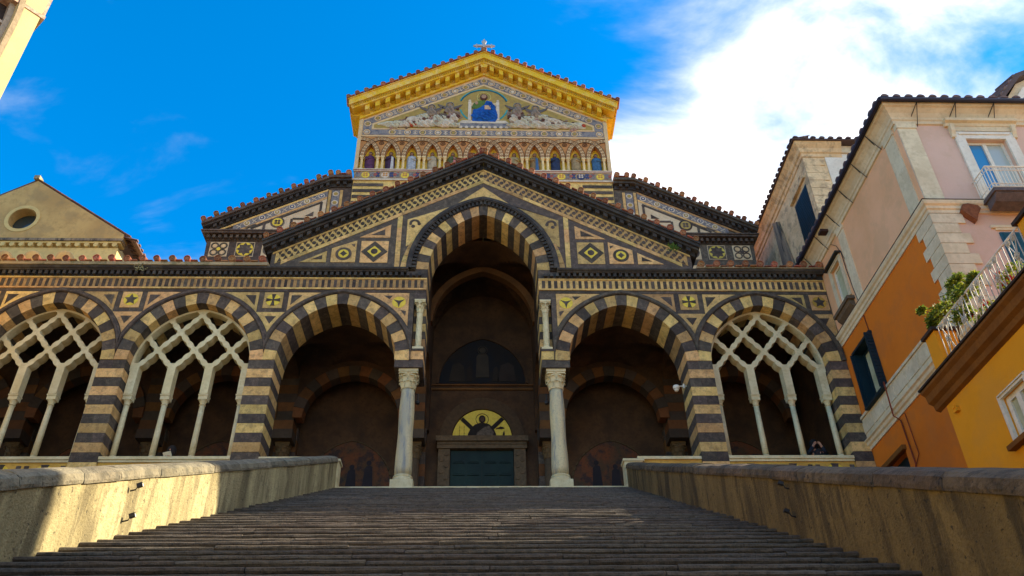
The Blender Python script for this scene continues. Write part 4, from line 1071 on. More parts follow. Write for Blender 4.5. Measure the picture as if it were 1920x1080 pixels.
# ================================================================ aisle fronts (plane y = 6)
YA = 6.0
HALF = 6.98
for sg in (-1, 1):
    e = 1
    outer = 13.85
    # wall
    pl = [(-outer + 0.12, 9.0), (-outer - 0.12, 15.85), (-outer - 0.1, 16.0), (-8.2, 19.35), (-HALF + 0.1, 19.6), (-HALF + 0.1, 9.0)]
    b = MB(); b.prism(pl if sg < 0 else mir(pl), YA, YA + 0.8); part('aisle_wall', b, LAVA)
    # stone joints of the outer strip: courses
    for k in range(4):
        z = 13.2 + 0.30 * k
        x = -13.72
        while x < -9.2:
            x2 = x + R_.uniform(0.5, 0.9); b = MB(); q = [(x, z), (x2 - 0.012, z), (x2 - 0.012, z + 0.288), (x, z + 0.288)]
            b.prism(q if sg < 0 else mir(q), YA - 0.012 - R_.uniform(0, 0.006), YA + 0.02); part('course_stone', b, LAVA); x = x2
    # row of squares below the cornice
    for k, kind in enumerate(('quatre', 'star8', 'star', 'quatre')):
        cx = -13.28 + 1.30 * k; s = 0.46; z0, z1 = 14.70, 15.62; cz = (z0 + z1) / 2; X = cx if sg < 0 else -cx
        q = inlay([(X - s, z0), (X + s, z0), (X + s, z1), (X - s, z1)], YA - 0.025, mat('pale_panel', (0.60, 0.47, 0.30), 0.08, c2=(0.52, 0.38, 0.22)))
        if kind == 'quatre':
            for a in (-1, 1):
                for c in (-1, 1):
                    b = MB(); b.ring(X + 0.21 * a, cz + 0.21 * c, 0.14, 0.205, YA - 0.05, YA, 18); obj('dark_ring', b, LAVA, q)
                    b = MB(); b.disc(X + 0.21 * a, cz + 0.21 * c, 0.10, YA - 0.042, YA, 12); obj('gold_disc', b, SAND_M, q)
            b = MB(); b.disc(X, cz, 0.10, YA - 0.055, YA, 12); obj('gold_disc', b, GOLD if sg < 0 else LAVA, q)
        elif kind == 'star8':
            b = MB(); b.prism([(X - s * 0.93, z0 + 0.04), (X + s * 0.93, z0 + 0.04), (X + s * 0.93, z1 - 0.04), (X - s * 0.93, z1 - 0.04)], YA - 0.034, YA); obj('dark_inlay', b, LAVA, q)
            b = MB(); b.disc(X, cz, 0.42, YA - 0.046, YA, 28); obj('gold_disc', b, GOLD if sg < 0 else mat('gold_pale', (0.66, 0.52, 0.10), 0.05, bump=0.2), q)
            b = MB(); b.prism(star(X, cz, 0.41, 0.27, 8), YA - 0.058, YA - 0.02); obj('dark_star', b, LAVA, q)
        else:
            b = MB(); b.disc(X, cz, 0.40, YA - 0.04, YA, 24); obj('dark_disc', b, LAVA, q)
    # lower zig-zag fragment
    for k in range(7):
        X = -13.4 + 0.62 * k; q = [(X, 14.05), (X + 0.5, 14.05), (X + 0.42, 14.28), (X + 0.12, 14.32)]
        inlay(q if sg < 0 else mir(q), YA - 0.03, SAND_M, 'inlay_panel')
    # horizontal cornice with teeth
    xo = 14.18
    def bxm(nm, x0, x1, y0, y1, z0, z1, m_):
        a, c = sorted((sg * x0, sg * x1)); b = MB(); b.box(a, c, y0, y1, z0, z1); return part(nm, b, m_)
    bxm('cornice_bed', HALF, xo - 0.2, YA - 0.05, YA + 0.7, 15.70, 15.98, LAVA)
    bxm('cornice', HALF, xo, YA - 0.34, YA + 0.7, 15.985, 16.09, LAVA); bxm('cornice', HALF, xo + 0.06, YA - 0.40, YA + 0.7, 16.092, 16.17, LAVA)
    dn = MB(); x = xo - 0.24
    while x > HALF + 1.5:
        a, c = sorted((sg * x, sg * (x - 0.14))); dn.box(a, c, YA - 0.24, YA - 0.048, 15.76, 15.94); x -= 0.29
    part('dentil_row', dn, LAVA, kind='stuff')
    # rake cornice: slopes to x = 8.1, then level to the nave
    S2 = 0.535
    za = lambda c, x: c - S2 * (x - 8.1) if x > 8.1 else c
    def rk(c0, c1, xe, y0, y1, nm, m_, xi=HALF + 0.07):
        pl = [(-xe, za(c0, xe)), (-xe, za(c1, xe)), (-8.1, c1), (-xi, c1 + 0.02), (-xi, c0 + 0.02), (-8.1, c0)]
        b = MB(); b.prism(pl if sg < 0 else mir(pl), y0, y1); part(nm, b, m_)
    rk(19.40, 19.66, 13.95, YA - 0.07, YA + 0.8, 'rake_cornice_bed', BLACK)
    rk(19.665, 19.80, 14.25, YA - 0.30, YA + 0.8, 'rake_cornice', BLACK); rk(19.805, 19.97, 14.30, YA - 0.42, YA + 0.8, 'rake_cornice', LAVA)
    dn = MB(); x = 8.2
    while x < 13.7:
        pl = [(-x, za(19.66, x)), (-(x + 0.15), za(19.66, x + 0.15)), (-(x + 0.15), za(19.46, x + 0.15)), (-x, za(19.46, x))]
        dn.prism(pl if sg < 0 else mir(pl), YA - 0.24, YA - 0.068); x += 0.30
    for x in (7.3, 7.65):
        a, c = sorted((sg * x, sg * (x + 0.16))); dn.box(a, c, YA - 0.24, YA - 0.068, 19.48, 19.66)
    part('dentil_row', dn, BLACK, kind='stuff')
    tiles_line((sg * 14.25, YA - 0.48, za(19.99, 14.25)), (sg * 8.15, YA - 0.48, 19.99), 0.70, CAT, 0.9)
    tiles_line((sg * 7.75, YA - 0.48, 20.0), (sg * 7.2, YA - 0.48, 20.02), 0.6, CAT, 1.0)
    pl = [(-14.30, za(19.98, 14.3)), (-14.3, za(20.02, 14.3)), (-8.1, 20.02), (-HALF, 20.04), (-HALF, 19.99), (-8.1, 19.98)]
    b = MB(); b.prism(pl if sg < 0 else mir(pl), YA + 0.1, 34); part('aisle_roof', b, TILE)
    b = MB(); pl = [(-13.8, 9), (-13.8, 16.2), (-8.1, 19.6), (-7.0, 19.6), (-7.0, 9)]; b.prism(pl if sg < 0 else mir(pl), YA + 0.81, 33.9); part('aisle_body', b, LAVA)
    # half pediment: frieze of mosaic roundels and panels
    zi = lambda d, x: za(19.36 - d, x)
    def strip(d0, d1, x0, x1, y, m_, nm):
        pl = [(-x1, zi(d1, x1)), (-x1, zi(d0, x1)), (-x0, zi(d0, x0)), (-x0, zi(d1, x0))]
        return inlay2(pl if sg < 0 else mir(pl), y, m_, nm)
    def inlay2(pl, y, m_, nm, par=None):
        b = MB(); b.prism(pl, YA + y, YA + 0.03); return obj(nm, b, m_, par or CAT)
    PALE = MATS['pale_panel']
    def clipx(d): return 8.1 + (19.36 - d - 16.28) / S2
    for d0, d1, m_, nm in ((0.0, 0.12, CREAM, 'cream_band'), (0.54, 0.66, CREAM, 'cream_band')):
        strip(d0, d1, 8.25, min(13.7, clipx(d1)), -0.02, m_, nm)
    fz = strip(0.13, 0.53, 8.25, clipx(0.53) - 0.05, -0.014, GREY_M, 'mosaic_frieze')
    x = 8.55; k = 0
    while x < clipx(0.53) - 0.35:
        X = sg * x; zc = zi(0.33, x)
        b = MB(); b.disc(X, zc, 0.175, YA - 0.03, YA, 16); r0 = obj('mosaic_roundel', b, WHITE_M, fz)
        b = MB(); b.disc(X, zc, 0.115, YA - 0.04, YA, 12); obj('roundel_core', b, (GOLDM if k % 2 else NAVY_M), fz)
        b = MB(); b.disc(X, zc, 0.06, YA - 0.05, YA, 8); obj('roundel_core', b, WHITE_M, fz)
        if x + 0.38 < clipx(0.53) - 0.3:
            xm = x + 0.36; zc2 = zi(0.33, xm)
            b = MB(); b.prism([(sg * (xm - 0.13), zi(0.19, xm - 0.13)), (sg * (xm + 0.13), zi(0.47, xm + 0.13)), (sg * (xm + 0.10), zi(0.49, xm + 0.10)), (sg * (xm - 0.15), zi(0.22, xm - 0.15))], YA - 0.03, YA)
            b.prism([(sg * (xm - 0.13), zi(0.47, xm - 0.13)), (sg * (xm + 0.13), zi(0.19, xm + 0.13)), (sg * (xm + 0.15), zi(0.22, xm + 0.15)), (sg * (xm - 0.10), zi(0.49, xm - 0.10))], YA - 0.033, YA); obj('mosaic_leaf', b, WHITE_M, fz)
        x += 0.72; k += 1
    # upright frieze beside the nave
    a, c = sorted((sg * 7.62, sg * 8.02)); b = MB(); b.box(a, c, YA - 0.016, YA + 0.02, 16.6, 19.2); uf = part('mosaic_frieze', b, GREY_M)
    for q in (7.46, 8.06):
        a, c = sorted((sg * q, sg * (q + 0.14))); b = MB(); b.box(a, c, YA - 0.022, YA + 0.02, 16.6, 19.22); part('cream_band', b, CREAM)
    for k in range(4):
        X = sg * 7.82; zc = 18.95 - 0.62 * k
        b = MB(); b.disc(X, zc, 0.17, YA - 0.03, YA, 16); obj('mosaic_roundel', b, WHITE_M, uf); b = MB(); b.disc(X, zc, 0.11, YA - 0.04, YA, 12); obj('roundel_core', b, GOLDM, uf)
    # panels of the half pediment: cream ground, dark bars
    cg = [(-clipx(0.66) + 0.1, 16.25), (-8.25, 16.25), (-8.25, zi(0.67, 8.25))]
    inlay2(cg if sg < 0 else mir(cg), -0.010, PALE, 'cream_ground')
    def bar(p0, p1, wd, y=-0.026):
        (x0, z0), (x1, z1) = p0, p1; d = Vector((x1 - x0, z1 - z0)).normalized(); nn = Vector((-d.y, d.x)) * wd / 2
        q = [(x0 + nn.x, z0 + nn.y), (x1 + nn.x, z1 + nn.y), (x1 - nn.x, z1 - nn.y), (x0 - nn.x, z0 - nn.y)]
        inlay2(q if sg < 0 else mir(q), y, LAVA, 'dark_bar')
    bar((-clipx(0.80) + 0.45, zi(0.80, clipx(0.80) - 0.45)), (-8.45, zi(0.80, 8.45)), 0.13)
    bar((-13.0, 16.32), (-8.3, 16.32), 0.12, -0.029)
    for xb in (11.25,): bar((-xb, 16.38), (-xb, zi(0.86, xb)), 0.13, -0.032)
    bar((-9.9, 16.38), (-9.9, zi(1.2, 9.9)), 0.12, -0.032); bar((-9.86, zi(1.20, 9.9)), (-8.5, zi(1.20, 9.9)), 0.12, -0.035); bar((-8.5, zi(1.2, 9.9)), (-8.5, zi(0.86, 8.5)), 0.12, -0.038)
    for tr in ([(-12.6, 16.48), (-11.5, 16.48), (-11.5, 17.05)], [(-9.55, zi(1.1, 9.9)), (-8.7, zi(1.1, 9.9)), (-8.7, zi(1.15, 8.7))]):
        q = shrink(tr, 0.5); inlay2(q if sg < 0 else mir(q), -0.03, LAVA, 'dark_inlay')
    X = sg * 10.6; zc = 16.95
    b = MB(); b.disc(X, zc, 0.36, YA - 0.034, YA, 22); dk = part('dark_disc', b, LAVA); b = MB(); b.disc(X, zc, 0.27, YA - 0.046, YA, 20); obj('gold_disc', b, GOLDM if sg > 0 else GOLD, dk)
    for k in range(4):
        t = pi / 4 + pi / 2 * k; b = MB(); b.disc(X + 0.11 * cos(t), zc + 0.11 * sin(t), 0.075, YA - 0.056, YA, 10); obj('dark_inlay', b, LAVA, dk)
    dm = [(-9.5, 16.75), (-9.2, 17.1), (-8.9, 16.75), (-9.2, 16.45)]; inlay2(dm if sg < 0 else mir(dm), -0.03, LAVA, 'dark_inlay')

# ================================================================ nave front with the mosaic gable (plane y = 5.9)
YG = 5.9
b = MB(); b.prism([(-HALF, 9.0), (-HALF, 24.7), (-HALF, 25.0), (0, 28.9), (HALF, 25.0), (HALF, 9.0)], YG + 0.35, YG + 0.9); part('nave_wall', b, SAND_M)
b = MB(); b.prism([(-6.9, 9.0), (-6.9, 24.6), (0, 28.4), (6.9, 24.6), (6.9, 9.0)], YG + 0.91, 1.69 + YG); b.prism([(-6.7, 9.0), (-6.7, 21.5), (0, 24.6), (6.7, 21.5), (6.7, 9.0)], YG + 1.695, 33.8); part('nave_body', b, OCHRE)
# striped courses and a fan of voussoirs, seen past the porch roof
b = MB(); b.box(-HALF, HALF, YG + 0.02, YG + 0.34, 12.0, 19.86); part('nave_lower_wall', b, CREAM)
for sg in (-1, 1):
    for k in range(6):
        z = 17.35 + 0.42 * k; a, c = sorted((sg * 5.35, sg * (HALF - 0.02))); b = MB(); b.box(a, c, YG - 0.004, YG + 0.1, z, z + 0.21); part('striped_course', b, LAVA)
    fan = Arch(sg * 4.15, 18.35, 0.62, 0.62)
    for k in range(13):
        for o0, o1, par in ((0.0, 0.32, 0), (0.34, 0.66, 1)):
            if (k + par) % 2: continue
            b = MB(); b.prism(fan.band(-1 + 2 * k / 13, -1 + 2 * (k + 1) / 13, o0, o1, 2), YG - 0.012, YG + 0.1); part('fan_voussoir', b, LAVA)
    b = MB(); b.disc(sg * 5.02, 18.95, 0.16, YG - 0.02, YG + 0.1, 16); part('porphyry_disc', b, colour('porphyry', (0.08, 0.008, 0.012)))
# base frieze
def gbox(nm, x0, x1, y0, y1, z0, z1, m_, par=None):
    b = MB(); b.box(x0, x1, y0, y1, z0, z1); return obj(nm, b, m_, par or CAT)
RED = colour('red_line', (0.30, 0.04, 0.02))
gbox('base_ledge', -HALF - 0.06, HALF + 0.06, YG - 0.06, YG + 0.34, 19.86, 19.97, WHITE_M); gbox('red_line', -HALF - 0.02, HALF + 0.02, YG - 0.02, YG + 0.34, 19.972, 20.0, RED)
bf = gbox('mosaic_frieze', -HALF, HALF, YG - 0.004, YG + 0.34, 20.002, 20.52, colour('frieze_ground', (0.36, 0.26, 0.15), c2=(0.22, 0.16, 0.11), mixscale=8))
gbox('base_ledge', -HALF - 0.04, HALF + 0.04, YG - 0.05, YG + 0.34, 20.522, 20.57, WHITE_M); gbox('red_line', -HALF - 0.04, HALF + 0.04, YG - 0.055, YG + 0.34, 20.572, 20.61, RED); gbox('base_ledge', -HALF - 0.07, HALF + 0.07, YG - 0.07, YG + 0.34, 20.612, 20.68, WHITE_M)
COLS = [GOLD, NAVY_M, GOLD, WHITE_M]
for k in range(-6, 7):
    X = k * 1.06
    b = MB(); b.disc(X, 20.26, 0.22, YG - 0.02, YG + 0.1, 18); r0 = obj('mosaic_roundel', b, COLS[k % 4], bf)
    b = MB()
    for t in (0, 1, 2, 3): b.disc(X + 0.10 * cos(pi / 4 + t * pi / 2), 20.30 + 0.10 * sin(pi / 4 + t * pi / 2), 0.06, YG - 0.03, YG + 0.1, 8)
    obj('roundel_petals', b, WHITE_M if k % 4 == 1 else ORANGE_M, bf)
    b = MB()
    for j, dx_ in enumerate((-0.42, -0.32, 0.32, 0.42)):
        b.prism([(X + dx_ - 0.04, 20.08), (X + dx_ + 0.05, 20.20), (X + dx_ - 0.03, 20.30), (X + dx_ + 0.05, 20.42), (X + dx_ - 0.04, 20.50), (X + dx_ - 0.08, 20.42), (X + dx_ - 0.09, 20.2)], YG - 0.016 - 0.001 * j, YG + 0.1)
    obj('mosaic_scroll', b, NAVY_M if k % 2 else GREY_M, bf)
    b = MB(); b.disc(X + 0.53, 20.30, 0.10, YG - 0.018, YG + 0.1, 10); b.disc(X + 0.37, 20.15, 0.05, YG - 0.018, YG + 0.1, 8); b.disc(X - 0.37, 20.46, 0.05, YG - 0.018, YG + 0.1, 8); obj('mosaic_flower', b, colour('rose_tessera', (0.36, 0.10, 0.08)), bf)
# arcade of twelve niches
PN = 1.135; ZN = 21.70; RIX, RIZ, ROX, ROZ = 0.87, 1.20, 1.12, 1.47
gbox('niche_ground', -HALF, HALF, YG + 0.28, YG + 0.349, 20.69, 23.3, YEL)
for i in range(12):
    xc = (i - 5.5) * PN
    # spandrel with the pointed opening of the niche left free
    n = 10; up = []
    for j in range(n + 1):
        x = xc - PN / 2 + PN * j / n; dxl = x - (xc - PN / 2); dxr = (xc + PN / 2) - x
        zl_ = RIZ * sqrt(max(0, 1 - (max(dxl, dxr) / RIX) ** 2)); up.append((x, ZN + zl_ + 0.001))
    b = MB(); b.prism([(xc + PN / 2, 23.22), (xc - PN / 2, 23.22)] + up, YG + 0.04, YG + 0.27); part('niche_spandrel', b, ORANGE_M)
for sg in (-1, 1):
    a, c = sorted((sg * (6 * PN + 0.001), sg * HALF)); gbox('niche_spandrel', a, c, YG + 0.04, YG + 0.27, ZN, 23.22, ORANGE_M)
DOT = MB(); DOT.disc(0, 0, 0.062, -0.012, 0.0, 8); DOT_ME = DOT.mesh('ring_dot', ORANGE_M); 
for i in range(13):
    xc = (i - 6) * PN
    Ar = bpy.data.objects.new('interlaced_arch', None); col.objects.link(Ar); Ar.parent = CAT
    y = YG - 0.004 * (i % 2)
    def seg(r0, r1, yy, m_, nm):
        b = MB(); n = 22
        for k in range(n):
            t0, t1 = pi * k / n, pi * (k + 1) / n
            f = lambda r, t: (xc + (RIX + (ROX - RIX) * r) * cos(t), ZN + (RIZ + (ROZ - RIZ) * r) * sin(t)); q = [f(r0, t0), f(r1, t0), f(r1, t1), f(r0, t1)]
            if all(abs(p[0]) < HALF for p in q): b.prism(q, yy, yy + 0.06)
        if b.v: obj(nm, b, m_, Ar)
    seg(0, 1, y, SAND_M, 'arch_band'); seg(0, 0.12, y - 0.012, colour('line_brown', (0.13, 0.055, 0.02)), 'arch_line'); seg(0.88, 1, y - 0.012, MATS['line_brown'], 'arch_line')
    b = MB()
    for k in range(18):
        t = pi * (k + 0.5) / 18; q = (xc + (RIX + ROX) / 2 * cos(t), ZN + (RIZ + ROZ) / 2 * sin(t))
        if abs(q[0]) < HALF - 0.1: b.ring(q[0], q[1], 0.035, 0.075, y - 0.014, y + 0.01, 8)
    if b.v: obj('arch_links', b, colour('link_brown', (0.30, 0.15, 0.06)), Ar, kind='stuff')
for i in range(11):
    xc = (i - 5) * PN
    b = MB(); b.ring(xc, 22.72, 0.10, 0.145, YG + 0.015, YG + 0.05, 14); b.prism(star(xc, 22.72, 0.075, 0.035, 6), YG + 0.015, YG + 0.05); part('niche_rosette', b, MATS['line_brown'])
cm = MB(); cm.lathe([(0.075, 20.88), (0.068, 21.52)], 0, 0, 12); cm.box(-0.095, 0.095, -0.095, 0.095, 20.70, 20.80); cm.lathe([(0.09, 20.80), (0.072, 20.88)], 0, 0, 12); cm.lathe([(0.07, 21.50), (0.11, 21.62)], 0, 0, 12); cm.box(-0.115, 0.115, -0.11, 0.11, 21.615, 21.70)
CM = cm.mesh('niche_colonnette', mat('niche_stone', (0.74, 0.56, 0.27), 0.08, bump=0.1))
for i in range(13):
    for d in (-0.135, 0.135):
        x = (i - 6) * PN + d
        if abs(x) < HALF - 0.05: put('niche_colonnette', CM, (x, YG + 0.10, 0), CAT)
# robed figures standing in the niches
ROBES = [((0.11, 0.035, 0.09), None), ((0.055, 0.025, 0.06), (0.55, 0.52, 0.48)), ((0.42, 0.44, 0.46), None), ((0.46, 0.37, 0.24), None), ((0.10, 0.12, 0.05), (0.46, 0.17, 0.17)), ((0.36, 0.24, 0.10), None),
         ((0.34, 0.20, 0.08), None), ((0.40, 0.30, 0.14), None), ((0.26, 0.17, 0.07), (0.05, 0.13, 0.26)), ((0.025, 0.04, 0.09), None), ((0.36, 0.26, 0.13), None), ((0.05, 0.14, 0.26), None)]
for i, (c, c2) in enumerate(ROBES):
    xc = (i - 5.5) * PN; rr = random.Random(i + 3); z0 = 20.71
    f = bpy.data.objects.new('mosaic_figure', None); col.objects.link(f); f.parent = CAT
    rm = colour('robe_%s' % 'abcdefghijkl'[i], c, c2=tuple(v * 0.55 for v in c), bump=0.15, mixscale=5)
    j = lambda: rr.uniform(-0.03, 0.03)
    body = MB()
    # a rounded robed body in relief: rings of a flattened lathe
    prof = [(0.20, 0.0), (0.22, 0.12), (0.235, 0.45), (0.225, 0.72), (0.245, 0.92), (0.21, 1.08), (0.10, 1.16), (0.07, 1.20)]
    ph = rr.uniform(0, 6)
    body.lathe([(r_ * 1.08, z) for r_, z in prof], 0, 0, 28, flute=lambda t, z: (0.10 * sin(7 * t + ph + 2 * z) + 0.04 * sin(13 * t + 3 * z)) if z < 1.05 else 0)
    body.xf(Matrix.Translation((xc + j(), YG + 0.20, z0)) @ Matrix.Diagonal((1, 0.5, 1, 1))); obj('robe', body, rm, f, smooth=True)
    h = MB(); h.lathe([(0.055, 0), (0.095, 0.05), (0.105, 0.12), (0.085, 0.20), (0.03, 0.24)], xc, YG + 0.19, 12, z0 + 1.19); obj('head', h, colour('mosaic_skin', (0.28, 0.15, 0.09)), f)
    h = MB(); h.lathe([(0.075, 0.0), (0.115, 0.03), (0.10, 0.10), (0.03, 0.135)], xc, YG + 0.205, 12, z0 + 1.31); obj('hair', h, colour('mosaic_hair', (0.06, 0.035, 0.02)), f)
    s_ = rr.choice((-1, 1))
    h = MB(); h.tube([(xc - s_ * 0.20, YG + 0.14, z0 + 1.02), (xc - s_ * 0.22, YG + 0.08, z0 + 0.80), (xc - s_ * 0.02, YG + 0.06, z0 + 0.88)], [0.07, 0.06, 0.045], 8); obj('sleeve', h, rm, f)
    if c2:
        h = MB(); h.prism([(xc + 0.02, z0 + 0.1), (xc + 0.2, z0 + 0.12), (xc + 0.16, z0 + 0.95), (xc + 0.05, z0 + 1.05)], YG + 0.06, YG + 0.10); obj('sash', h, colour('sash_%s' % 'abcdefghijkl'[i], c2), f)
# tympanum: patterned border, gold ground, throne group
gt = lambda c, x: c - 0.545 * abs(x)
def gpoly(pl, y, m_, nm, par=None, t=0.06):
    b = MB(); b.prism(pl, YG + y, YG + y + t); return obj(nm, b, m_, par or CAT)
gpoly([(-HALF, 23.24), (HALF, 23.24), (HALF, 24.72), (0, 28.50), (-HALF, 24.72)], 0.03, SAND_M, 'tympanum_bed', t=0.30)
bd = bpy.data.objects.new('mosaic_border', None); col.objects.link(bd); bd.parent = CAT
for pl in ([(-6.80, 23.36), (6.80, 23.36), (6.80, 23.78), (-6.80, 23.78)], [(-6.80, 23.80), (-6.32, 23.80), (-6.32, gt(27.72, 6.32)), (-6.80, gt(28.22, 6.80))], [(6.80, 23.80), (6.32, 23.80), (6.32, gt(27.72, 6.32)), (6.80, gt(28.22, 6.80))],
           [(-6.795, gt(28.22, 6.795)), (0, 28.22), (0, 27.72), (-6.30, gt(27.72, 6.30))], [(6.795, gt(28.22, 6.795)), (0.004, 28.22), (0.004, 27.72), (6.30, gt(27.72, 6.30))]):
    gpoly(pl, 0.015, GREY_M, 'border_strip', bd, 0.05)
def rnd(X, Z, i):
    b = MB(); b.ring(X, Z, 0.145, 0.195, YG - 0.004, YG + 0.03, 16); obj('border_roundel', b, SAND_M, bd)
    b = MB(); b.disc(X, Z, 0.10, YG - 0.004, YG + 0.03, 12); obj('roundel_core', b, GOLDM if i % 2 else WHITE_M, bd)
def lnk(X, Z, a):
    b = MB(); ca, sa = cos(a), sin(a)
    for s_ in (-1, 1): b.prism([(X + p * ca - q * sa, Z + p * sa + q * ca) for p, q in ((-0.16, s_ * 0.04), (0, s_ * 0.16), (0.16, s_ * 0.04), (0, s_ * 0.10))], YG - 0.002, YG + 0.03)
    b.disc(X, Z, 0.05, YG - 0.002, YG + 0.03, 8); obj('border_leaf', b, WHITE_M, bd)
for i in range(15):
    X = -6.0 + 12.0 * i / 14 if 0 < i < 14 else (-6.56 if i == 0 else 6.56); rnd(X, 23.57, i)
    if 0 < i < 14: lnk(X + 0.43 if i < 13 else X + 0.3, 23.57, 0)
for sg in (-1, 1):
    rnd(sg * 6.56, 24.22, 1)
    for i in range(10):
        x = 0.45 + 0.62 * i; rnd(sg * x, gt(27.97, x), i); 
        if i < 9: lnk(sg * (x + 0.31), gt(27.97, x + 0.31), -sg * 0.5)
rnd(0, 27.97, 1)
gpoly([(-6.30, 23.82), (6.30, 23.82), (6.30, gt(27.66, 6.30)), (0, 27.66), (-6.30, gt(27.66, 6.30))], 0.012, SAND_M, 'tympanum_fillet', t=0.05)
gr = gpoly([(-6.20, 23.90), (6.20, 23.90), (6.20, gt(27.54, 6.20)), (0, 27.54), (-6.20, gt(27.54, 6.20))], 0.006, GOLDM, 'tympanum_mosaic', t=0.05)
TEAL = colour('teal_tessera', (0.03, 0.32, 0.33)); BLUE = colour('blue_robe', (0.006, 0.10, 0.40), c2=(0.004, 0.05, 0.22), mixscale=5); GREEN = colour('green_robe', (0.10, 0.17, 0.03), c2=(0.06, 0.10, 0.03))
def arcb(cx, cz, rx, rz, wd, a0, a1, y, m_, nm, n=30):
    b = MB()
    for k in range(n):
        t0, t1 = radians(a0 + (a1 - a0) * k / n), radians(a0 + (a1 - a0) * (k + 1) / n)
        b.prism([(cx + (rx - wd) * cos(t0), cz + (rz - wd) * sin(t0)), (cx + rx * cos(t0), cz + rz * sin(t0)), (cx + rx * cos(t1), cz + rz * sin(t1)), (cx + (rx - wd) * cos(t1), cz + (rz - wd) * sin(t1))], YG + y - 0.001 * (k % 2), YG + 0.03)
    return obj(nm, b, m_, gr)
arcb(0, 25.75, 1.42, 1.42, 0.07, 18, 162, -0.012, colour('deep_teal', (0.01, 0.10, 0.16)), 'rainbow_arc'); arcb(0, 25.75, 1.48, 1.48, 0.07, 20, 160, -0.006, TEAL, 'rainbow_arc'); arcb(0, 25.75, 1.42, 1.42, 0.09, -48, -12, -0.012, TEAL, 'rainbow_arc'); arcb(0, 25.75, 1.42, 1.42, 0.09, 192, 228, -0.012, TEAL, 'rainbow_arc')
def gm(pl, y, m_, nm): return gpoly(pl, y, m_, nm, gr, 0.04 - y * 0.5)
def relief(cx, cz, w_, h_, m_, nm, lean=0.0, y=-0.0, seed=0):
    """low relief lump of drapery: a dome of folds"""
    rr = random.Random(seed); ph = rr.uniform(0, 6); b = MB(); nu, nv = 22, 8
    def fn(u, v):
        t = 2 * pi * u; r_ = v; x = cos(t) * r_; z = sin(t) * r_
        wob = 1 + 0.14 * sin(3 * t + ph) + 0.07 * sin(5 * t + 2 * ph)
        X = cx + w_ / 2 * x * wob + lean * z * h_; Z = cz + h_ / 2 * z * wob
        d = 0.11 * sqrt(max(0, 1 - r_ * r_)) * (1 + 0.5 * sin(9 * x + 5 * z + ph))
        return (X, YG - 0.002 - d + y, Z)
    b.grid(fn, nu, nv); return obj(nm, b, m_, gr, smooth=True)
# throne and footstool
for sg in (-1, 1): gpoly([(sg * 0.72, 24.6), (sg * 0.90, 24.6), (sg * 0.90, 26.15), (sg * 0.72, 26.15)], -0.02, WHITE_M, 'throne_post', gr, 0.06); b = MB(); b.disc(sg * 0.81, 26.22, 0.08, YG - 0.03, YG + 0.02, 12); obj('throne_knob', b, WHITE_M, gr)
gpoly([(-0.72, 25.8), (0.72, 25.8), (0.72, 26.05), (-0.72, 26.05)], -0.012, SAND_M, 'throne_back', gr, 0.05)
gpoly([(-1.45, 24.34), (1.45, 24.34), (1.25, 24.56), (-1.25, 24.56)], -0.03, WHITE_M, 'footstool', gr, 0.07); gpoly([(-1.62, 23.98), (1.62, 23.98), (1.45, 24.33), (-1.45, 24.33)], -0.025, GREY_M, 'footstool', gr, 0.07)
for k in range(9): b = MB(); b.disc(-1.3 + 0.325 * k, 24.02, 0.10, YG - 0.032, YG + 0.02, 10); obj('fringe', b, WHITE_M, gr)
# seated robed figure
gm([(-0.66, 24.50), (0.66, 24.46), (0.80, 24.8), (0.76, 25.25), (0.62, 25.7), (0.46, 26.12), (0.16, 26.22), (0.0, 25.9), (-0.25, 25.62), (-0.62, 25.45), (-0.66, 25.0)], -0.04, BLUE, 'seated_robe')
gm([(-0.70, 25.62), (-0.60, 25.95), (-0.30, 26.20), (0.10, 26.24), (0.05, 25.9), (-0.22, 25.62), (-0.45, 25.48)], -0.046, GREEN, 'seated_tunic')
for i, (cx, cz, w_, h_, ln) in enumerate(((-0.25, 25.05, 0.8, 0.75, 0.3), (0.35, 25.1, 0.75, 0.8, -0.4), (0.05, 24.75, 1.1, 0.4, 0.0), (0.42, 25.75, 0.42, 0.7, -0.2))): relief(cx, cz, w_, h_, BLUE, 'robe_fold', ln, -0.03, i)
b = MB(); b.disc(0.0, 26.50, 0.21, YG - 0.07, YG, 18, 1.2); obj('seated_hair', b, colour('brown_tessera', (0.10, 0.035, 0.02)), gr)
b = MB(); b.disc(0.0, 26.53, 0.145, YG - 0.085, YG - 0.05, 16, 1.15); obj('seated_face', b, colour('face_tessera', (0.42, 0.25, 0.15)), gr)
b = MB(); b.ring(0.0, 26.52, 0.38, 0.41, YG - 0.02, YG + 0.02, 30); obj('halo_ring', b, colour('halo_tessera', (0.62, 0.55, 0.18)), gr)
b = MB(); b.box(0.05, 0.40, YG - 0.11, YG - 0.04, 25.42, 25.74); obj('open_book', b, colour('book_tessera', (0.62, 0.40, 0.24)), gr)
b = MB(); b.disc(-0.42, 25.98, 0.09, YG - 0.08, YG - 0.03, 10, 1.4); obj('raised_hand', b, MATS['face_tessera'], gr)
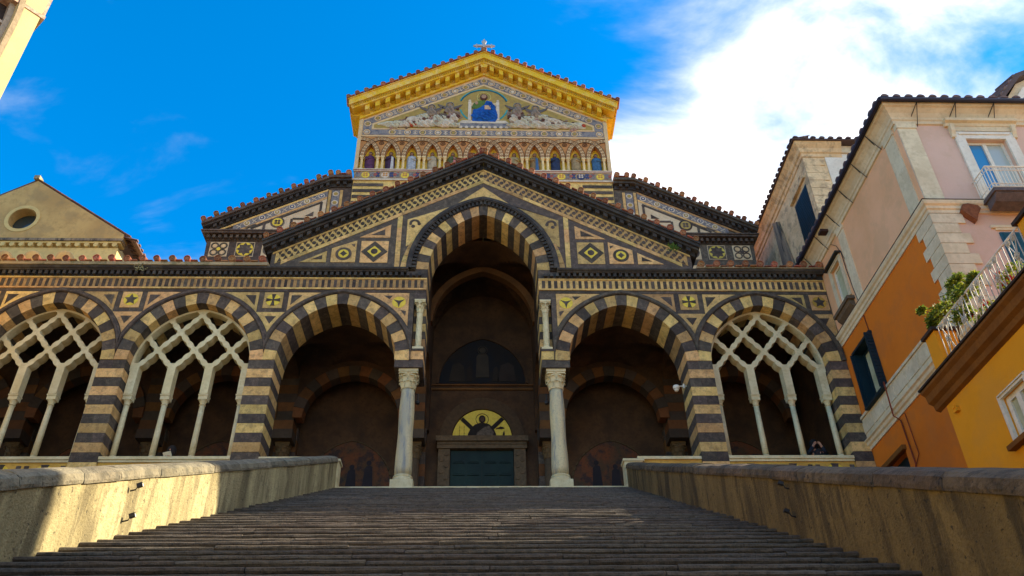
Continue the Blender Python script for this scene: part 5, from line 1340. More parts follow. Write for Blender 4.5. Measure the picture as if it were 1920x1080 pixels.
# attendants with grey wings, and the crowd of bowing white-robed figures
for sg in (-1, 1):
    for dx_, dz_, an in ((1.95, 25.55, 0.5), (3.0, 25.35, 0.35)):
        for s2 in (-1, 1):
            b = MB(); b.prism([(0, 0), (0.35, 0.16), (0.85, 0.34), (0.72, 0.14), (0.42, -0.04), (0.1, -0.14)], YG - 0.03, YG + 0.02)
            b.xf(Matrix.Translation((sg * dx_, 0, dz_)) @ Matrix.Diagonal((s2 * 0.85, 1, 1, 1))); obj('wing', b, colour('wing_tessera', (0.13, 0.11, 0.10)), gr)
        b = MB(); b.disc(sg * dx_, dz_ + 0.28, 0.12, YG - 0.05, YG, 12, 1.2); obj('attendant_head', b, colour('dun_tessera', (0.30, 0.20, 0.12)), gr)
        b = MB(); b.ring(sg * dx_, dz_ + 0.28, 0.19, 0.23, YG - 0.04, YG, 16); obj('halo_ring', b, GREY_M, gr)
        relief(sg * dx_, dz_ - 0.15, 0.6, 0.7, colour('attendant_robe', (0.30, 0.22, 0.15), c2=(0.20, 0.15, 0.12)), 'attendant_robe', 0, 0, int(dx_ * 10))
    specs = [(5.0, 24.22, 1.75, 0.55, 0.9), (3.9, 24.48, 1.2, 0.78, 0.5), (3.15, 24.30, 1.1, 0.66, 0.3), (2.5, 24.62, 1.1, 0.80, 0.2), (2.0, 24.30, 0.95, 0.62, 0.2), (1.72, 24.75, 0.6, 0.6, 0.0), (3.4, 24.85, 0.9, 0.5, 0.3), (4.35, 24.20, 1.0, 0.5, 0.5)]
    for i, (cx, cz, w_, h_, ln) in enumerate(specs):
        relief(sg * cx, cz, w_, h_, WHITE_M if i % 3 else colour('pale_robe', (0.56, 0.52, 0.36), c2=(0.38, 0.33, 0.24), mixscale=5), 'bowing_robe', -sg * ln * 0.4, -0.01 * (i % 3), i + (20 if sg > 0 else 0))
        b = MB(); b.disc(sg * (cx - 0.42 * w_), cz + h_ * 0.12, 0.11, YG - 0.13, YG, 10); obj('bowed_head', b, MATS['brown_tessera'] if i % 2 else MATS['dun_tessera'], gr)
    gpoly([(sg * 4.3, 24.75), (sg * 5.3, 24.35), (sg * 5.0, 24.30), (sg * 3.4, 24.9), (sg * 2.4, 25.35), (sg * 2.6, 25.5)], -0.004, colour('shade_tessera', (0.24, 0.15, 0.10)), 'bowing_shadow', gr, 0.03)
BACKROW = [colour('dun_robe', (0.30, 0.21, 0.15), c2=(0.20, 0.14, 0.10)), colour('rose_robe', (0.42, 0.27, 0.21), c2=(0.28, 0.17, 0.14)), colour('umber_robe', (0.18, 0.12, 0.08), c2=(0.11, 0.08, 0.06))]
for sg in (-1, 1):
    for i in range(11):
        x = 1.55 + 0.36 * i; top = min(25.35 - 0.10 * i, gt(27.1, x)); rr = random.Random(60 + i + sg)
        relief(sg * x, top - 0.28 + rr.uniform(-0.08, 0.06), rr.uniform(0.38, 0.6), rr.uniform(0.45, 0.7), BACKROW[i % 3], 'kneeling_robe', rr.uniform(-0.3, 0.3), 0.03, 70 + i + (20 if sg > 0 else 0))
        b = MB(); b.disc(sg * (x - 0.05), top + 0.10 + rr.uniform(-0.08, 0.06), 0.085, YG - 0.06, YG, 9); obj('kneeling_head', b, MATS['dun_tessera'] if i % 2 else MATS['brown_tessera'], gr)
    for i in range(7):
        x = 1.7 + 0.55 * i; rr = random.Random(160 + i + sg)
        relief(sg * x, 24.12 + rr.uniform(-0.03, 0.08), rr.uniform(0.6, 0.9), rr.uniform(0.30, 0.42), WHITE_M if i % 2 else MATS['pale_robe'], 'bowing_robe', -sg * 0.2, -0.035, 170 + i + (20 if sg > 0 else 0))
b = MB(); b.disc(-4.05, 24.12, 0.16, YG - 0.12, YG, 12); b.disc(-3.85, 24.14, 0.11, YG - 0.125, YG, 10); obj('red_cloak', b, colour('red_tessera', (0.42, 0.06, 0.02)), gr)
b = MB(); b.disc(5.7, 24.18, 0.12, YG - 0.10, YG, 12); obj('red_cloak', b, MATS['red_tessera'], gr)
# side strips of the nave front
for sg in (-1, 1):
    a, c = sorted((sg * 6.84, sg * (HALF + 0.05))); gbox('edge_pilaster', a, c, YG - 0.03, YG + 0.9, 20.69, 24.9, SAND_M)

# ---- yellow cornice of the gable
GS = 0.555
gc = lambda c, x: c - GS * abs(x)
def gk(c0, c1, xe, y0, y1, nm, m_):
    for sg in (-1, 1):
        pl = [(-xe, gc(c0, xe)), (-xe, gc(c1, xe)), (-0.001, c1), (-0.001, c0)]
        b = MB(); b.prism(pl if sg < 0 else mir(pl), y0, y1); part(nm, b, m_)
gk(28.42, 28.56, 7.05, YG - 0.10, YG + 0.9, 'gable_cornice', YEL); gk(28.562, 28.98, 7.05, YG - 0.05, YG + 0.9, 'gable_cornice', YEL)
gk(28.982, 29.08, 7.45, YG - 0.56, YG + 0.9, 'gable_cornice', YEL)
gk(29.082, 29.22, 7.50, YG - 0.60, YG + 0.9, 'gable_cornice', YEL); gk(29.222, 29.66, 7.62, YG - 0.72, YG + 0.9, 'gable_cornice', YEL); gk(29.662, 29.72, 7.68, YG - 0.78, YG + 0.9, 'gable_cornice', YEL)
for sg in (-1, 1):
    x = 0.34
    while x < 7.0:
        q = lambda xx, c: (sg * xx, gc(c, xx))
        pl = [q(x, 28.60), q(x + 0.24, 28.60), q(x + 0.24, 28.978), q(x, 28.978)]
        b = MB(); b.prism(pl, YG - 0.46, YG - 0.048); part('modillion', b, YEL)
        pl = [q(x + 0.30, 28.66), q(x + 0.49, 28.66), q(x + 0.49, 28.95), q(x + 0.30, 28.95)]
        b = MB(); cx_, cz_ = x + 0.395, gc(28.80, x + 0.395)
        for t in range(5): b.disc(sg * cx_ + 0.07 * cos(t * 1.256), cz_ + 0.08 * sin(t * 1.256), 0.045, YG - 0.10, YG - 0.05, 7)
        part('cornice_rosette', b, YEL)
        x += 0.56
    dn = MB(); x = 0.06
    while x < 7.4:
        dn.prism([(sg * x, gc(29.10, x)), (sg * (x + 0.07), gc(29.10, x + 0.07)), (sg * (x + 0.07), gc(29.18, x + 0.07)), (sg * x, gc(29.18, x))], YG - 0.645, YG - 0.6); x += 0.125
    part('bead_row', dn, colour('bead_shade', (0.42, 0.26, 0.03)), kind='stuff')
    tiles_line((sg * 0.03, YG - 0.86, 29.74), (sg * 7.68, YG - 0.86, gc(29.74, 7.68)), 0.545, CAT, 0.92)
    # returns of the cornice along the sides
    for (x0, x1, z0, z1) in ((6.99, 7.06, 24.35, 25.05), (7.0, 7.46, 25.055, 25.16), (7.0, 7.62, 25.165, 25.60)):
        a, c = sorted((sg * x0, sg * x1)); gbox('gable_cornice', a, c, YG - 0.02, YG + 1.7, z0 - 0.25, z1 - 0.25, YEL)
    pl = [(-0.001, 29.725), (-7.72, gc(29.725, 7.72)), (-7.72, gc(29.79, 7.72)), (-0.001, 29.79)]
    b = MB(); b.prism(pl if sg < 0 else mir(pl), YG - 0.70, YG + 1.7); part('nave_roof', b, TILE)
b = MB(); b.prism([(-0.16, 28.62), (0.16, 28.62), (0.26, 28.98), (-0.26, 28.98)], YG - 0.50, YG - 0.05); part('modillion', b, YEL)
# cross on the apex
cr = bpy.data.objects.new('roof_cross', None); col.objects.link(cr); cr.parent = CAT
CRS = colour('cross_stone', (0.42, 0.42, 0.42), c2=(0.30, 0.30, 0.30), mixscale=9)
yc = YG - 0.3
b = MB(); b.box(-0.16, 0.16, yc - 0.16, yc + 0.16, 29.66, 29.98); b.box(-0.075, 0.075, yc - 0.06, yc + 0.06, 29.98, 31.32); b.prism([(-0.075, 31.0), (-0.15, 31.22), (-0.09, 31.24), (0, 31.44), (0.09, 31.24), (0.15, 31.22), (0.075, 31.0)], yc - 0.055, yc + 0.055); obj('cross_shaft', b, CRS, cr)
b = MB()
b.box(-0.42, 0.42, yc - 0.058, yc + 0.058, 30.74, 30.88)
for sg in (-1, 1): b.prism([(sg * 0.38, 30.74), (sg * 0.46, 30.66), (sg * 0.48, 30.72), (sg * 0.66, 30.81), (sg * 0.48, 30.90), (sg * 0.46, 30.96), (sg * 0.38, 30.88)], yc - 0.054, yc + 0.054)
obj('cross_arm', b, CRS, cr)
# ================================================================ parapet walls of the staircase
def cells(u0, u1, z0, z1, holes):
    us = sorted({u0, u1, *[h[0] for h in holes], *[h[1] for h in holes]}); zs = sorted({z0, z1, *[h[2] for h in holes], *[h[3] for h in holes]})
    for a, b_ in zip(us[:-1], us[1:]):
        run = None
        for c, d in zip(zs[:-1], zs[1:]):
            mu, mz = (a + b_) / 2, (c + d) / 2
            if any(h[0] < mu < h[1] and h[2] < mz < h[3] for h in holes): continue
            yield a, b_, c, d
def wallbox(axis, v0, v1, u0, u1, z0, z1, holes=()):
    b = MB()
    for a, c, d, e in cells(u0, u1, z0, z1, holes):
        if axis == 0: b.box(v0, v1, a, c, d, e)
        else: b.box(a, c, v0, v1, d, e)
    return b
def skew(b):
    b.v = [(q[0] + SKEW * (q[1] - ST_Y0), q[1], q[2]) for q in b.v]; return b
def parapet(sg, xi, zc, sl, label):
    t = thing('parapet_wall', label, 'wall', (sg * xi, -12, -7), 'sloping walls along the staircase')
    top = lambda y: zc + sl * y
    xa, xb = sorted((sg * xi, sg * (xi + 0.62)))
    # wall face as a fine grid, a little uneven
    b = MB(); ys = [-0.03 - 0.35 * i for i in range(84)]
    rr = random.Random(5 + sg); n = len(ys)
    vs = []; fs = []
    nv = 7
    for i, y in enumerate(ys):
        z1 = top(y) - 0.20; z0 = -13.8
        for j in range(nv + 1):
            f = j / nv; z = z0 + (z1 - z0) * f if j < 2 else (z1 - 2.4 * (1 - (j - 1) / (nv - 1)))
            vs.append((sg * (xi + rr.uniform(-0.014, 0.014)), y, z))
    for i in range(n - 1):
        for j in range(nv): fs.append((i * (nv + 1) + j, (i + 1) * (nv + 1) + j, (i + 1) * (nv + 1) + j + 1, i * (nv + 1) + j + 1))
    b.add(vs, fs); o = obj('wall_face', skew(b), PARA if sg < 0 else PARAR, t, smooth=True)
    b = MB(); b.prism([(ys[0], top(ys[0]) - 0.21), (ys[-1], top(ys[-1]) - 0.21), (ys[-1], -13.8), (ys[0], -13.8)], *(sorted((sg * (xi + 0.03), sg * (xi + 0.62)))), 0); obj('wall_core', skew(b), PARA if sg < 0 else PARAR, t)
    # rounded coping in stones
    y = -0.06
    while y > -28.5:
        ln = R_.uniform(0.95, 1.5); y2 = y - ln; nn = 9; ns = 6; vs = []; fs = []
        dz = R_.uniform(-0.012, 0.012); dx = R_.uniform(-0.012, 0.012)
        for k in range(ns + 1):
            yy = y - 0.006 + (y2 + 0.006 - (y - 0.006)) * k / ns
            for q in range(nn + 1):
                a = pi * q / nn; r_ = 1 + R_.uniform(-0.028, 0.028)
                px = xi + 0.31 - 0.345 * cos(a) * r_ * (1 if abs(cos(a)) < 0.95 else 1.0); pz = top(yy) - 0.20 + 0.19 * (sin(a) ** 0.6) * r_
                vs.append((sg * (px + dx), yy, pz + dz))
            vs.append((sg * (xi + 0.655 + dx), yy, top(yy) - 0.25 + dz)); vs.append((sg * (xi - 0.030 + dx), yy, top(yy) - 0.25 + dz))
        m_ = nn + 3
        for k in range(ns):
            for q in range(m_): fs.append((k * m_ + q, k * m_ + (q + 1) % m_, (k + 1) * m_ + (q + 1) % m_, (k + 1) * m_ + q))
        fs.append(tuple(range(m_))); fs.append(tuple(reversed(range(ns * m_, (ns + 1) * m_))))
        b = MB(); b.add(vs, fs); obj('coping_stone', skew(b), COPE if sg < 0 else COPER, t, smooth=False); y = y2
    # marble end pier at the landing
    b = MB(); b.box(*sorted((sg * (xi - 0.06), sg * (xi + 0.60))), -0.06, 0.40, -0.25, 0.93); b.box(*sorted((sg * (xi - 0.10), sg * (xi + 0.66))), -0.10, 0.44, 0.932, 1.02); b.box(*sorted((sg * (xi + 0.0), sg * (xi + 0.60))), 0.402, 0.6, -0.2, 0.93)
    obj('end_pier', b, MARBLE, t)
    return t
PL = parapet(-1, 5.06, 1.20, 0.472, 'sloping stair wall on the left, patched by bright sunlight')
PR = parapet(1, 5.10, 0.92, 0.455, 'brown stair wall on the shaded right side')
def spot(X, sg, y, z, label, k=0.8):
    t = thing('wall_light', label, 'light', (X, y, z), 'small wall lights on the stair walls')
    b = MB(); b.tube([(X, y, z - 0.05), (X - sg * 0.08, y, z - 0.03), (X - sg * 0.10, y, z + 0.02)], 0.012, 6); obj('bracket', b, IRON, t)
    b = MB(); b.box(-0.055 * k, 0.055 * k, -0.035 * k, 0.035 * k, -0.04 * k, 0.04 * k); b.xf(Matrix.Translation((X - sg * 0.13, y, z + 0.045)) @ Matrix.Rotation(sg * 0.35, 4, 'Y')); obj('lamp_housing', b, IRON, t)
    b = MB(); b.box(-0.008, 0.0, -0.030 * k, 0.030 * k, -0.034 * k, 0.034 * k); b.xf(Matrix.Translation((X - sg * (0.13 + 0.06 * k), y, z + 0.05)) @ Matrix.Rotation(sg * 0.35, 4, 'Y')); obj('lamp_glass', b, WHITEP if sg < 0 else IRON, t)
spot(-5.46, -1, -15.30, -6.41, 'upper of two small black lamps on the sunlit stair wall'); spot(-5.46, -1, -15.30, -6.90, 'lower of two small black lamps on the sunlit stair wall')
spot(4.69, 1, -15.9, -6.66, 'upper of two small lamps on the shaded stair wall', 0.65); spot(4.69, 1, -15.9, -7.10, 'lower of two small lamps on the shaded stair wall', 0.65)

# ================================================================ pink and orange house right of the church
def mitred(prof, xw, yf, yend, xend):
    """a moulding that turns the corner of two walls: along the side wall, then along the front"""
    b = MB(); n = len(prof); vs = []
    for q, z in prof: vs += [(xw + q, yend, z), (xw + q, yf + q, z), (xend, yf + q, z)]
    fs = []
    for i in range(n):
        j = (i + 1) % n
        for k in range(2): fs.append((i * 3 + k, i * 3 + k + 1, j * 3 + k + 1, j * 3 + k))
    fs += [tuple(i * 3 for i in range(n)), tuple(i * 3 + 2 for i in reversed(range(n)))]
    return b.add(vs, fs)
def house_root(name, label, loc): return thing(name, label, 'house', loc)
PH = house_root('pink_house', 'pink and orange corner house with cream quoins and dark eaves right of the church', (14.1, -8, -13.75))
XW, YF, YE = 14.1, -8.0, 0.9
def hp(name, b, m_, par=None, **k): return obj(name, b, m_, par or PH, **k)
fw_ = dict(X0=16.32, X1=17.72, Z0=6.28, Z1=9.05)                  # opening of the upper front window
sw = (-1.30 - 0.45, -1.30 + 0.48, 6.95, 8.75)                      # upper side window
lw = (-2.42, -0.82, 2.62, 4.92)                                    # shuttered side window
ow = (-2.26, -0.55, -1.6, 0.30)                                    # low opening
SF = (16.05, 17.5, 2.6, 4.95)                                      # blue shutters on the front
b = wallbox(0, XW, XW + 0.45, YF, YE, 6.2, 10.45, [sw]); hp('upper_side_wall', b, SALMON)
b = wallbox(0, XW + 0.002, XW + 0.45, YF, YE, -13.7, 5.88, [lw, ow]); hp('lower_side_wall', b, ORANGE)
b = wallbox(1, YF, YF + 0.45, XW + 0.452, 18.7, -13.7, 10.45, [(fw_['X0'], fw_['X1'], fw_['Z0'], fw_['Z1']), SF]); b.box(XW + 0.004, XW + 0.451, YF + 0.003, YF + 0.44, -13.7, 10.4) if False else None; hp('front_wall', b, PINK)
b = MB(); b.box(XW + 0.0025, XW + 0.4515, YF - 0.004, YF + 0.2, -13.7, 10.45); hp('front_wall_edge', b, PINK)
b = MB(); b.box(18.702, 19.0, YF, 4, -13.7, 10.4); b.box(XW + 0.46, 18.7, 3.7, 4, -13.7, 10.4); b.box(XW + 0.46, 18.6, YF + 0.46, 3.6, 10.1, 10.3); hp('back_walls', b, PINK)
# coved eaves
prof = [(0.0, 9.72), (-0.06, 9.74), (-0.07, 9.86), (-0.11, 9.90), (-0.12, 9.98), (-0.20, 10.12), (-0.33, 10.26), (-0.42, 10.30), (-0.44, 10.40), (0.2, 10.44)]
hp('eaves_moulding', mitred(prof, XW, YF, YE, 19.0), TRIM)
b = MB(); b.tube([(XW - 0.54, YE, 10.43), (XW - 0.54, YF - 0.54, 10.43)], 0.085, 8); b.tube([(XW - 0.54, YF - 0.54, 10.43), (19.2, YF - 0.54, 10.43)], 0.085, 8); b.box(XW - 0.57, XW + 0.2, YF - 0.4, YE, 10.445, 10.52); b.box(XW - 0.57, 19.2, YF - 0.57, YF + 0.2, 10.445, 10.518); hp('gutter', b, GUTTER)
# hipped roof
b = MB(); b.add([(XW - 0.55, YF - 0.55, 10.52), (19.3, YF - 0.55, 10.52), (19.3, 4, 10.52), (XW - 0.55, 4, 10.52), (16.4, -4.5, 11.6), (16.4, 0.0, 11.6)], [(0, 1, 4), (1, 2, 5, 4), (2, 3, 5), (3, 0, 4, 5)]); rf = hp('roof', b, TILE)
RT = MB(); n = 8
for k in range(n):
    a0, a1 = pi * k / n, pi * (k + 1) / n
    RT.add([(0.135 * cos(a0), 0, 0.11 * sin(a0)), (0.135 * cos(a1), 0, 0.11 * sin(a1)), (0.11 * cos(a1), 1.0, 0.11 * sin(a1) + 0.28), (0.11 * cos(a0), 1.0, 0.11 * sin(a0) + 0.28)], [(0, 1, 2, 3)])
RT.add([(0.135 * cos(pi * k / n), 0, 0.11 * sin(pi * k / n)) for k in range(n + 1)], [tuple(range(n + 1))])
RTM = RT.mesh('roof_tile', colour('tile_dusk', (0.16, 0.10, 0.085), var=0.25, bump=0.3))
x = XW - 0.35
while x < 19.1: put('roof_tile', RTM, (x, YF - 0.60, 10.52), PH, scale=(R_.uniform(0.95, 1.05), 1, 1)); x += 0.42
y = YF - 0.2
while y < YE - 0.1: put('roof_tile', RTM, (XW - 0.60, y, 10.52), PH, rot=(0, 0, -pi / 2)); y += 0.42
# iron brackets of the gutter
for i in range(4):
    X = XW + 0.75 + 1.35 * i
    b = MB(); p = (X, YF - 0.50, 10.36); b.tube([p, (X, YF - 0.05, 9.62)], 0.014, 5); b.tube([p, (X - 0.16, YF - 0.09, 9.98)], 0.014, 5); hp('gutter_bracket', b, IRON)
for i in range(6):
    Y = YF + 1.1 + 1.42 * i
    b = MB(); p = (XW - 0.50, Y, 10.36); b.tube([p, (XW - 0.05, Y + 0.0, 9.66)], 0.014, 5); b.tube([p, (XW - 0.09, Y + 0.18, 9.98)], 0.014, 5); hp('gutter_bracket', b, IRON)
# corner pilasters, string course, quoins
for (x0, x1, y0, y1) in ((XW + 0.02, XW + 0.66, YF - 0.05, YF + 0.1), (XW - 0.045, XW + 0.1, YF + 0.25, YF + 0.9), (XW - 0.04, XW + 0.1, -2.75, -2.2)):
    b = MB(); b.box(x0, x1, y0, y1, 6.2, 9.52); b.box(x0 - 0.03, x1 + 0.03, y0 - 0.03, y1 + 0.03, 9.522, 9.72); hp('pilaster', b, TRIM)
prof = [(0.0, 5.72), (-0.05, 5.72), (-0.06, 5.84), (-0.10, 5.87), (-0.11, 5.97), (-0.17, 6.02), (-0.20, 6.10), (-0.20, 6.15), (0.1, 6.18)]
hp('string_course', mitred(prof, XW, YF, YE - 0.2, 19.0), TRIM)
b = MB(); b.box(XW - 0.215, XW + 0.0, YF - 0.215, YE - 0.2, 6.155, 6.18); b.box(XW - 0.215, 19.0, YF - 0.215, YF, 6.153, 6.178); hp('course_flashing', b, PIPE)
z = 5.70; k = 0
while z > -1.0:
    h = 0.395; lx, ly = (1.0, 0.62) if k % 2 == 0 else (0.78, 0.95)
    lx, ly = ((1.02, 0.74) if k % 2 == 0 else (0.76, 0.50)) if False else ((1.0 if k % 2 == 0 else 0.74), (0.98 if k % 2 == 0 else 0.72))
    b = MB(); b.prism([(XW - 0.05, YF - 0.05), (XW + lx, YF - 0.05), (XW + lx, YF + 0.02), (XW + 0.02, YF + 0.02), (XW + 0.02, YF + ly), (XW - 0.05, YF + ly)], z - h + 0.008, z - 0.008, 2); hp('quoin', b, TRIM)
    z -= h + 0.004; k += 1
# patch where the render has fallen off
p0 = [(15.14, 5.96), (15.32, 6.0), (15.62, 5.92), (15.68, 5.80), (15.50, 5.52), (15.40, 5.30), (15.20, 5.52), (15.03, 5.72)]
b = MB(); b.prism([(a, z) for a, z in p0], YF - 0.205, YF + 0.02); hp('broken_patch', b, BRICKH)
# windows
def window(par, axis, wallv, u0, u1, z0, z1, fr, depth, m_fr, m_glass, side=1, mull=2, trim=0.0, m_trim=None, hood=False):
    """a sash window in its opening; axis 1: wall across y (faces -y), axis 0: wall across x (faces -x)"""
    def bx(b, a, c, d0, d1, e, f): 
        if axis == 1: b.box(a, c, wallv + d0, wallv + d1, e, f)
        else: b.box(wallv + d0, wallv + d1, a, c, e, f)
    if trim:
        b = MB(); bx(b, u0 - trim, u0 - 0.002, -0.07, 0.05, z0, z1 + trim); bx(b, u1 + 0.002, u1 + trim, -0.07, 0.05, z0, z1 + trim); bx(b, u0 - 0.001, u1 + 0.001, -0.068, 0.05, z1 + 0.002, z1 + trim - 0.002); bx(b, u0 - trim * 0.55, u1 + trim * 0.55, -0.10, -0.06, z1 + trim * 0.55, z1 + trim * 0.8); obj('window_surround', b, m_trim, par)
    w_ = MB(); f = fr
    bx(w_, u0, u0 + f, depth - 0.06, depth + 0.04, z0, z1); bx(w_, u1 - f, u1, depth - 0.06, depth + 0.04, z0, z1); bx(w_, u0 + f, u1 - f, depth - 0.058, depth + 0.04, z1 - f, z1); bx(w_, u0 + f, u1 - f, depth - 0.058, depth + 0.04, z0, z0 + f)
    um = (u0 + u1) / 2
    if mull == 2: bx(w_, um - f * 0.7, um + f * 0.7, depth - 0.075, depth + 0.03, z0 + f, z1 - f)
    fo = obj('window_frame', w_, m_fr, par)
    spans = [(u0 + f, um - f * 0.7), (um + f * 0.7, u1 - f)] if mull == 2 else [(u0 + f, u1 - f)]
    for i, (a, c) in enumerate(spans):
        b = MB(); bx(b, a, c, depth - 0.012, depth + 0.0, z0 + f, z1 - f); obj('pane', b, m_glass[i % len(m_glass)], fo)
    return fo
BLUEG = bpy.data.materials.new('glass_blue_sky'); BLUEG.use_nodes = True
_b = BLUEG.node_tree.nodes['Principled BSDF']; _b.inputs['Base Color'].default_value = (0.05, 0.22, 0.42, 1); _b.inputs['Roughness'].default_value = 0.05; _b.inputs['Specular IOR Level'].default_value = 0.8
PALEG = bpy.data.materials.new('glass_curtain'); PALEG.use_nodes = True
_b = PALEG.node_tree.nodes['Principled BSDF']; _b.inputs['Base Color'].default_value = (0.42, 0.46, 0.42, 1); _b.inputs['Roughness'].default_value = 0.08
window(PH, 1, YF, fw_['X0'], fw_['X1'], fw_['Z0'], fw_['Z1'], 0.09, 0.20, WHITEP, [BLUEG, PALEG], trim=0.33, m_trim=WHITEP)
b = MB(); b.box(15.98, 18.1, YF - 0.08, YF + 0.05, 9.40, 9.62)
b.prism([(YF, 9.62), (YF - 0.10, 9.62), (YF - 0.14, 9.72), (YF - 0.24, 9.76), (YF - 0.26, 9.86), (YF, 9.88)], 15.78, 18.28, 0); hp('window_hood', b, TRIM)
for X in (15.90, 18.02): b = MB(); b.prism([(YF, 9.10), (YF - 0.08, 9.12), (YF - 0.10, 9.24), (YF - 0.16, 9.36), (YF - 0.20, 9.615), (YF, 9.615)], X, X + 0.14, 0); hp('hood_console', b, TRIM)
# balcony: slab with a scrolled white railing
BY0 = YF - 0.85
b = MB(); b.box(15.86, 18.3, BY0, YF - 0.002, 5.98, 6.10); b.prism([(YF - 0.21, 5.66), (YF - 0.60, 5.74), (BY0 + 0.06, 5.93), (BY0 + 0.06, 5.978), (YF - 0.21, 5.978)], 15.92, 18.24, 0); bl_ = hp('balcony_slab', b, colour('slab_grey', (0.13, 0.10, 0.10), c2=(0.08, 0.065, 0.065), bump=0.3))
b = MB()
for z, r_ in ((6.16, 0.02), (7.02, 0.026), (6.86, 0.016), (6.30, 0.016)):
    b.tube([(15.90, YF - 0.03, z), (15.90, BY0 + 0.04, z), (18.26, BY0 + 0.04, z)], r_, 6)
obj('railing_rail', b, WHITEP, bl_)
b = MB(); X = 15.90
while X < 18.26: b.tube([(X, BY0 + 0.04, 6.16), (X, BY0 + 0.04, 7.02)], 0.014, 5); X += 0.118
for i in range(6): b.tube([(15.90, YF - 0.10 - i * 0.14, 6.16), (15.90, YF - 0.10 - i * 0.14, 7.02)], 0.014, 5)
for k in range(20):
    for z in (6.23, 6.94):
        X = 15.96 + k * 0.118; b.tube([(X + 0.04 * cos(t), BY0 + 0.036, z + 0.045 * sin(t)) for t in [pi * q / 4 for q in range(8)]], 0.010, 4)
obj('railing_bars', b, WHITEP, bl_, kind='stuff')
# blue shutters below, half hidden by the terrace
for a, c in ((SF[0], 16.76), (16.79, SF[1])):
    b = MB(); b.box(a, c, YF - 0.05, YF + 0.02, SF[2], SF[3]); s = hp('window_shutter', b, colour('shutter_blue', (0.012, 0.10, 0.16)))
    for k in range(16):
        q = MB(); zz = SF[2] + 0.12 + k * 0.138; q.add([(a + 0.07, YF - 0.055, zz), (c - 0.07, YF - 0.055, zz), (c - 0.07, YF - 0.085, zz + 0.10), (a + 0.07, YF - 0.085, zz + 0.10), (a + 0.07, YF - 0.055, zz + 0.11), (c - 0.07, YF - 0.055, zz + 0.11)], [(0, 1, 2, 3), (3, 2, 5, 4)]); obj('slat', q, MATS['shutter_blue'], s)
b = MB(); b.box(15.86, 17.7, YF - 0.07, YF + 0.02, 5.12, 5.22); b.box(15.98, 17.58, YF - 0.05, YF + 0.02, 5.04, 5.118); hp('shutter_cornice', b, TRIM)
# side windows
window(PH, 0, XW, sw[0], sw[1], sw[2], sw[3], 0.10, 0.16, WHITEP, [curtain], trim=0.16, m_trim=TRIM, mull=1)
b = MB(); b.box(XW - 0.22, XW + 0.02, sw[0] - 0.25, sw[1] + 0.25, 8.93, 9.0); hp('window_hood', b, IRON)
b = MB(); b.box(XW - 0.30, XW + 0.02, sw[0] - 0.30, sw[1] + 0.30, 6.66, 6.80); b.prism([(XW, 6.30), (XW - 0.20, 6.50), (XW - 0.24, 6.658), (XW, 6.658)], sw[0] - 0.2, sw[1] + 0.2, 1); hp('window_sill', b, colour('sill_dark', (0.16, 0.11, 0.07), bump=0.3))
wf = window(PH, 0, XW, lw[0] + 0.08, lw[1] - 0.08, lw[2] + 0.05, lw[3] - 0.08, 0.09, 0.30, SHUT, [curtain, curtain])
b = MB(); b.box(XW - 0.10, XW + 0.3, lw[0], lw[0] + 0.075, lw[2], lw[3]); b.box(XW - 0.10, XW + 0.3, lw[1] - 0.075, lw[1], lw[2], lw[3]); b.box(XW - 0.14, XW + 0.3, lw[0] - 0.04, lw[1] + 0.04, lw[3] - 0.078, lw[3] + 0.02); b.box(XW - 0.22, XW + 0.3, lw[0] - 0.06, lw[1] + 0.06, lw[2] - 0.06, lw[2] + 0.04); hp('window_frame', b, SHUT)
# one louvred shutter leaf folded out against the wall
for y0, dep in ((lw[0] - 0.03, 0.30), (lw[1] + 0.01, 0.20)):
    b = MB(); b.box(XW - dep, XW - 0.012, y0, y0 + 0.05, lw[2] + 0.02, lw[3] - 0.06); lf = hp('window_shutter', b, SHUT)
    for k in range(15):
        q = MB(); zz = lw[2] + 0.12 + k * 0.143; q.box(XW - dep + 0.05, XW - 0.06, y0 - 0.02, y0 + 0.07, zz, zz + 0.085); obj('slat', q, SHUT, lf)
# lower panelled band and its mouldings
b = MB(); b.box(XW - 0.06, XW + 0.02, YF, YE - 0.9, 1.66, 2.56); hp('panel_band', b, TRIM)
for i in range(8):
    y0 = YF + 0.25 + i * 0.98; b = MB(); b.box(XW - 0.085, XW - 0.055, y0, y0 + 0.88, 1.98, 2.40); hp('band_panel', b, TRIM)
prof = [(0.0, 1.36), (-0.05, 1.36), (-0.06, 1.48), (-0.12, 1.52), (-0.14, 1.62), (-0.20, 1.66), (-0.20, 1.70), (0, 1.72)]
b = MB(); b.prism([(XW + q, z) for q, z in prof], YF, YE - 0.9, 1); hp('string_course', b, TRIM); b = MB(); b.box(XW - 0.11, XW + 0.0, YF, YE - 0.9, 2.562, 2.66); hp('string_course', b, TRIM)
b = MB(); b.box(XW - 0.14, XW + 0.05, ow[0] - 0.12, ow[1] + 0.12, 0.30, 0.46); hp('opening_lintel', b, BROWNC); b = MB(); b.box(XW + 0.25, XW + 0.3, ow[0], ow[1], ow[2], ow[3]); hp('door_panel', b, SHUT)
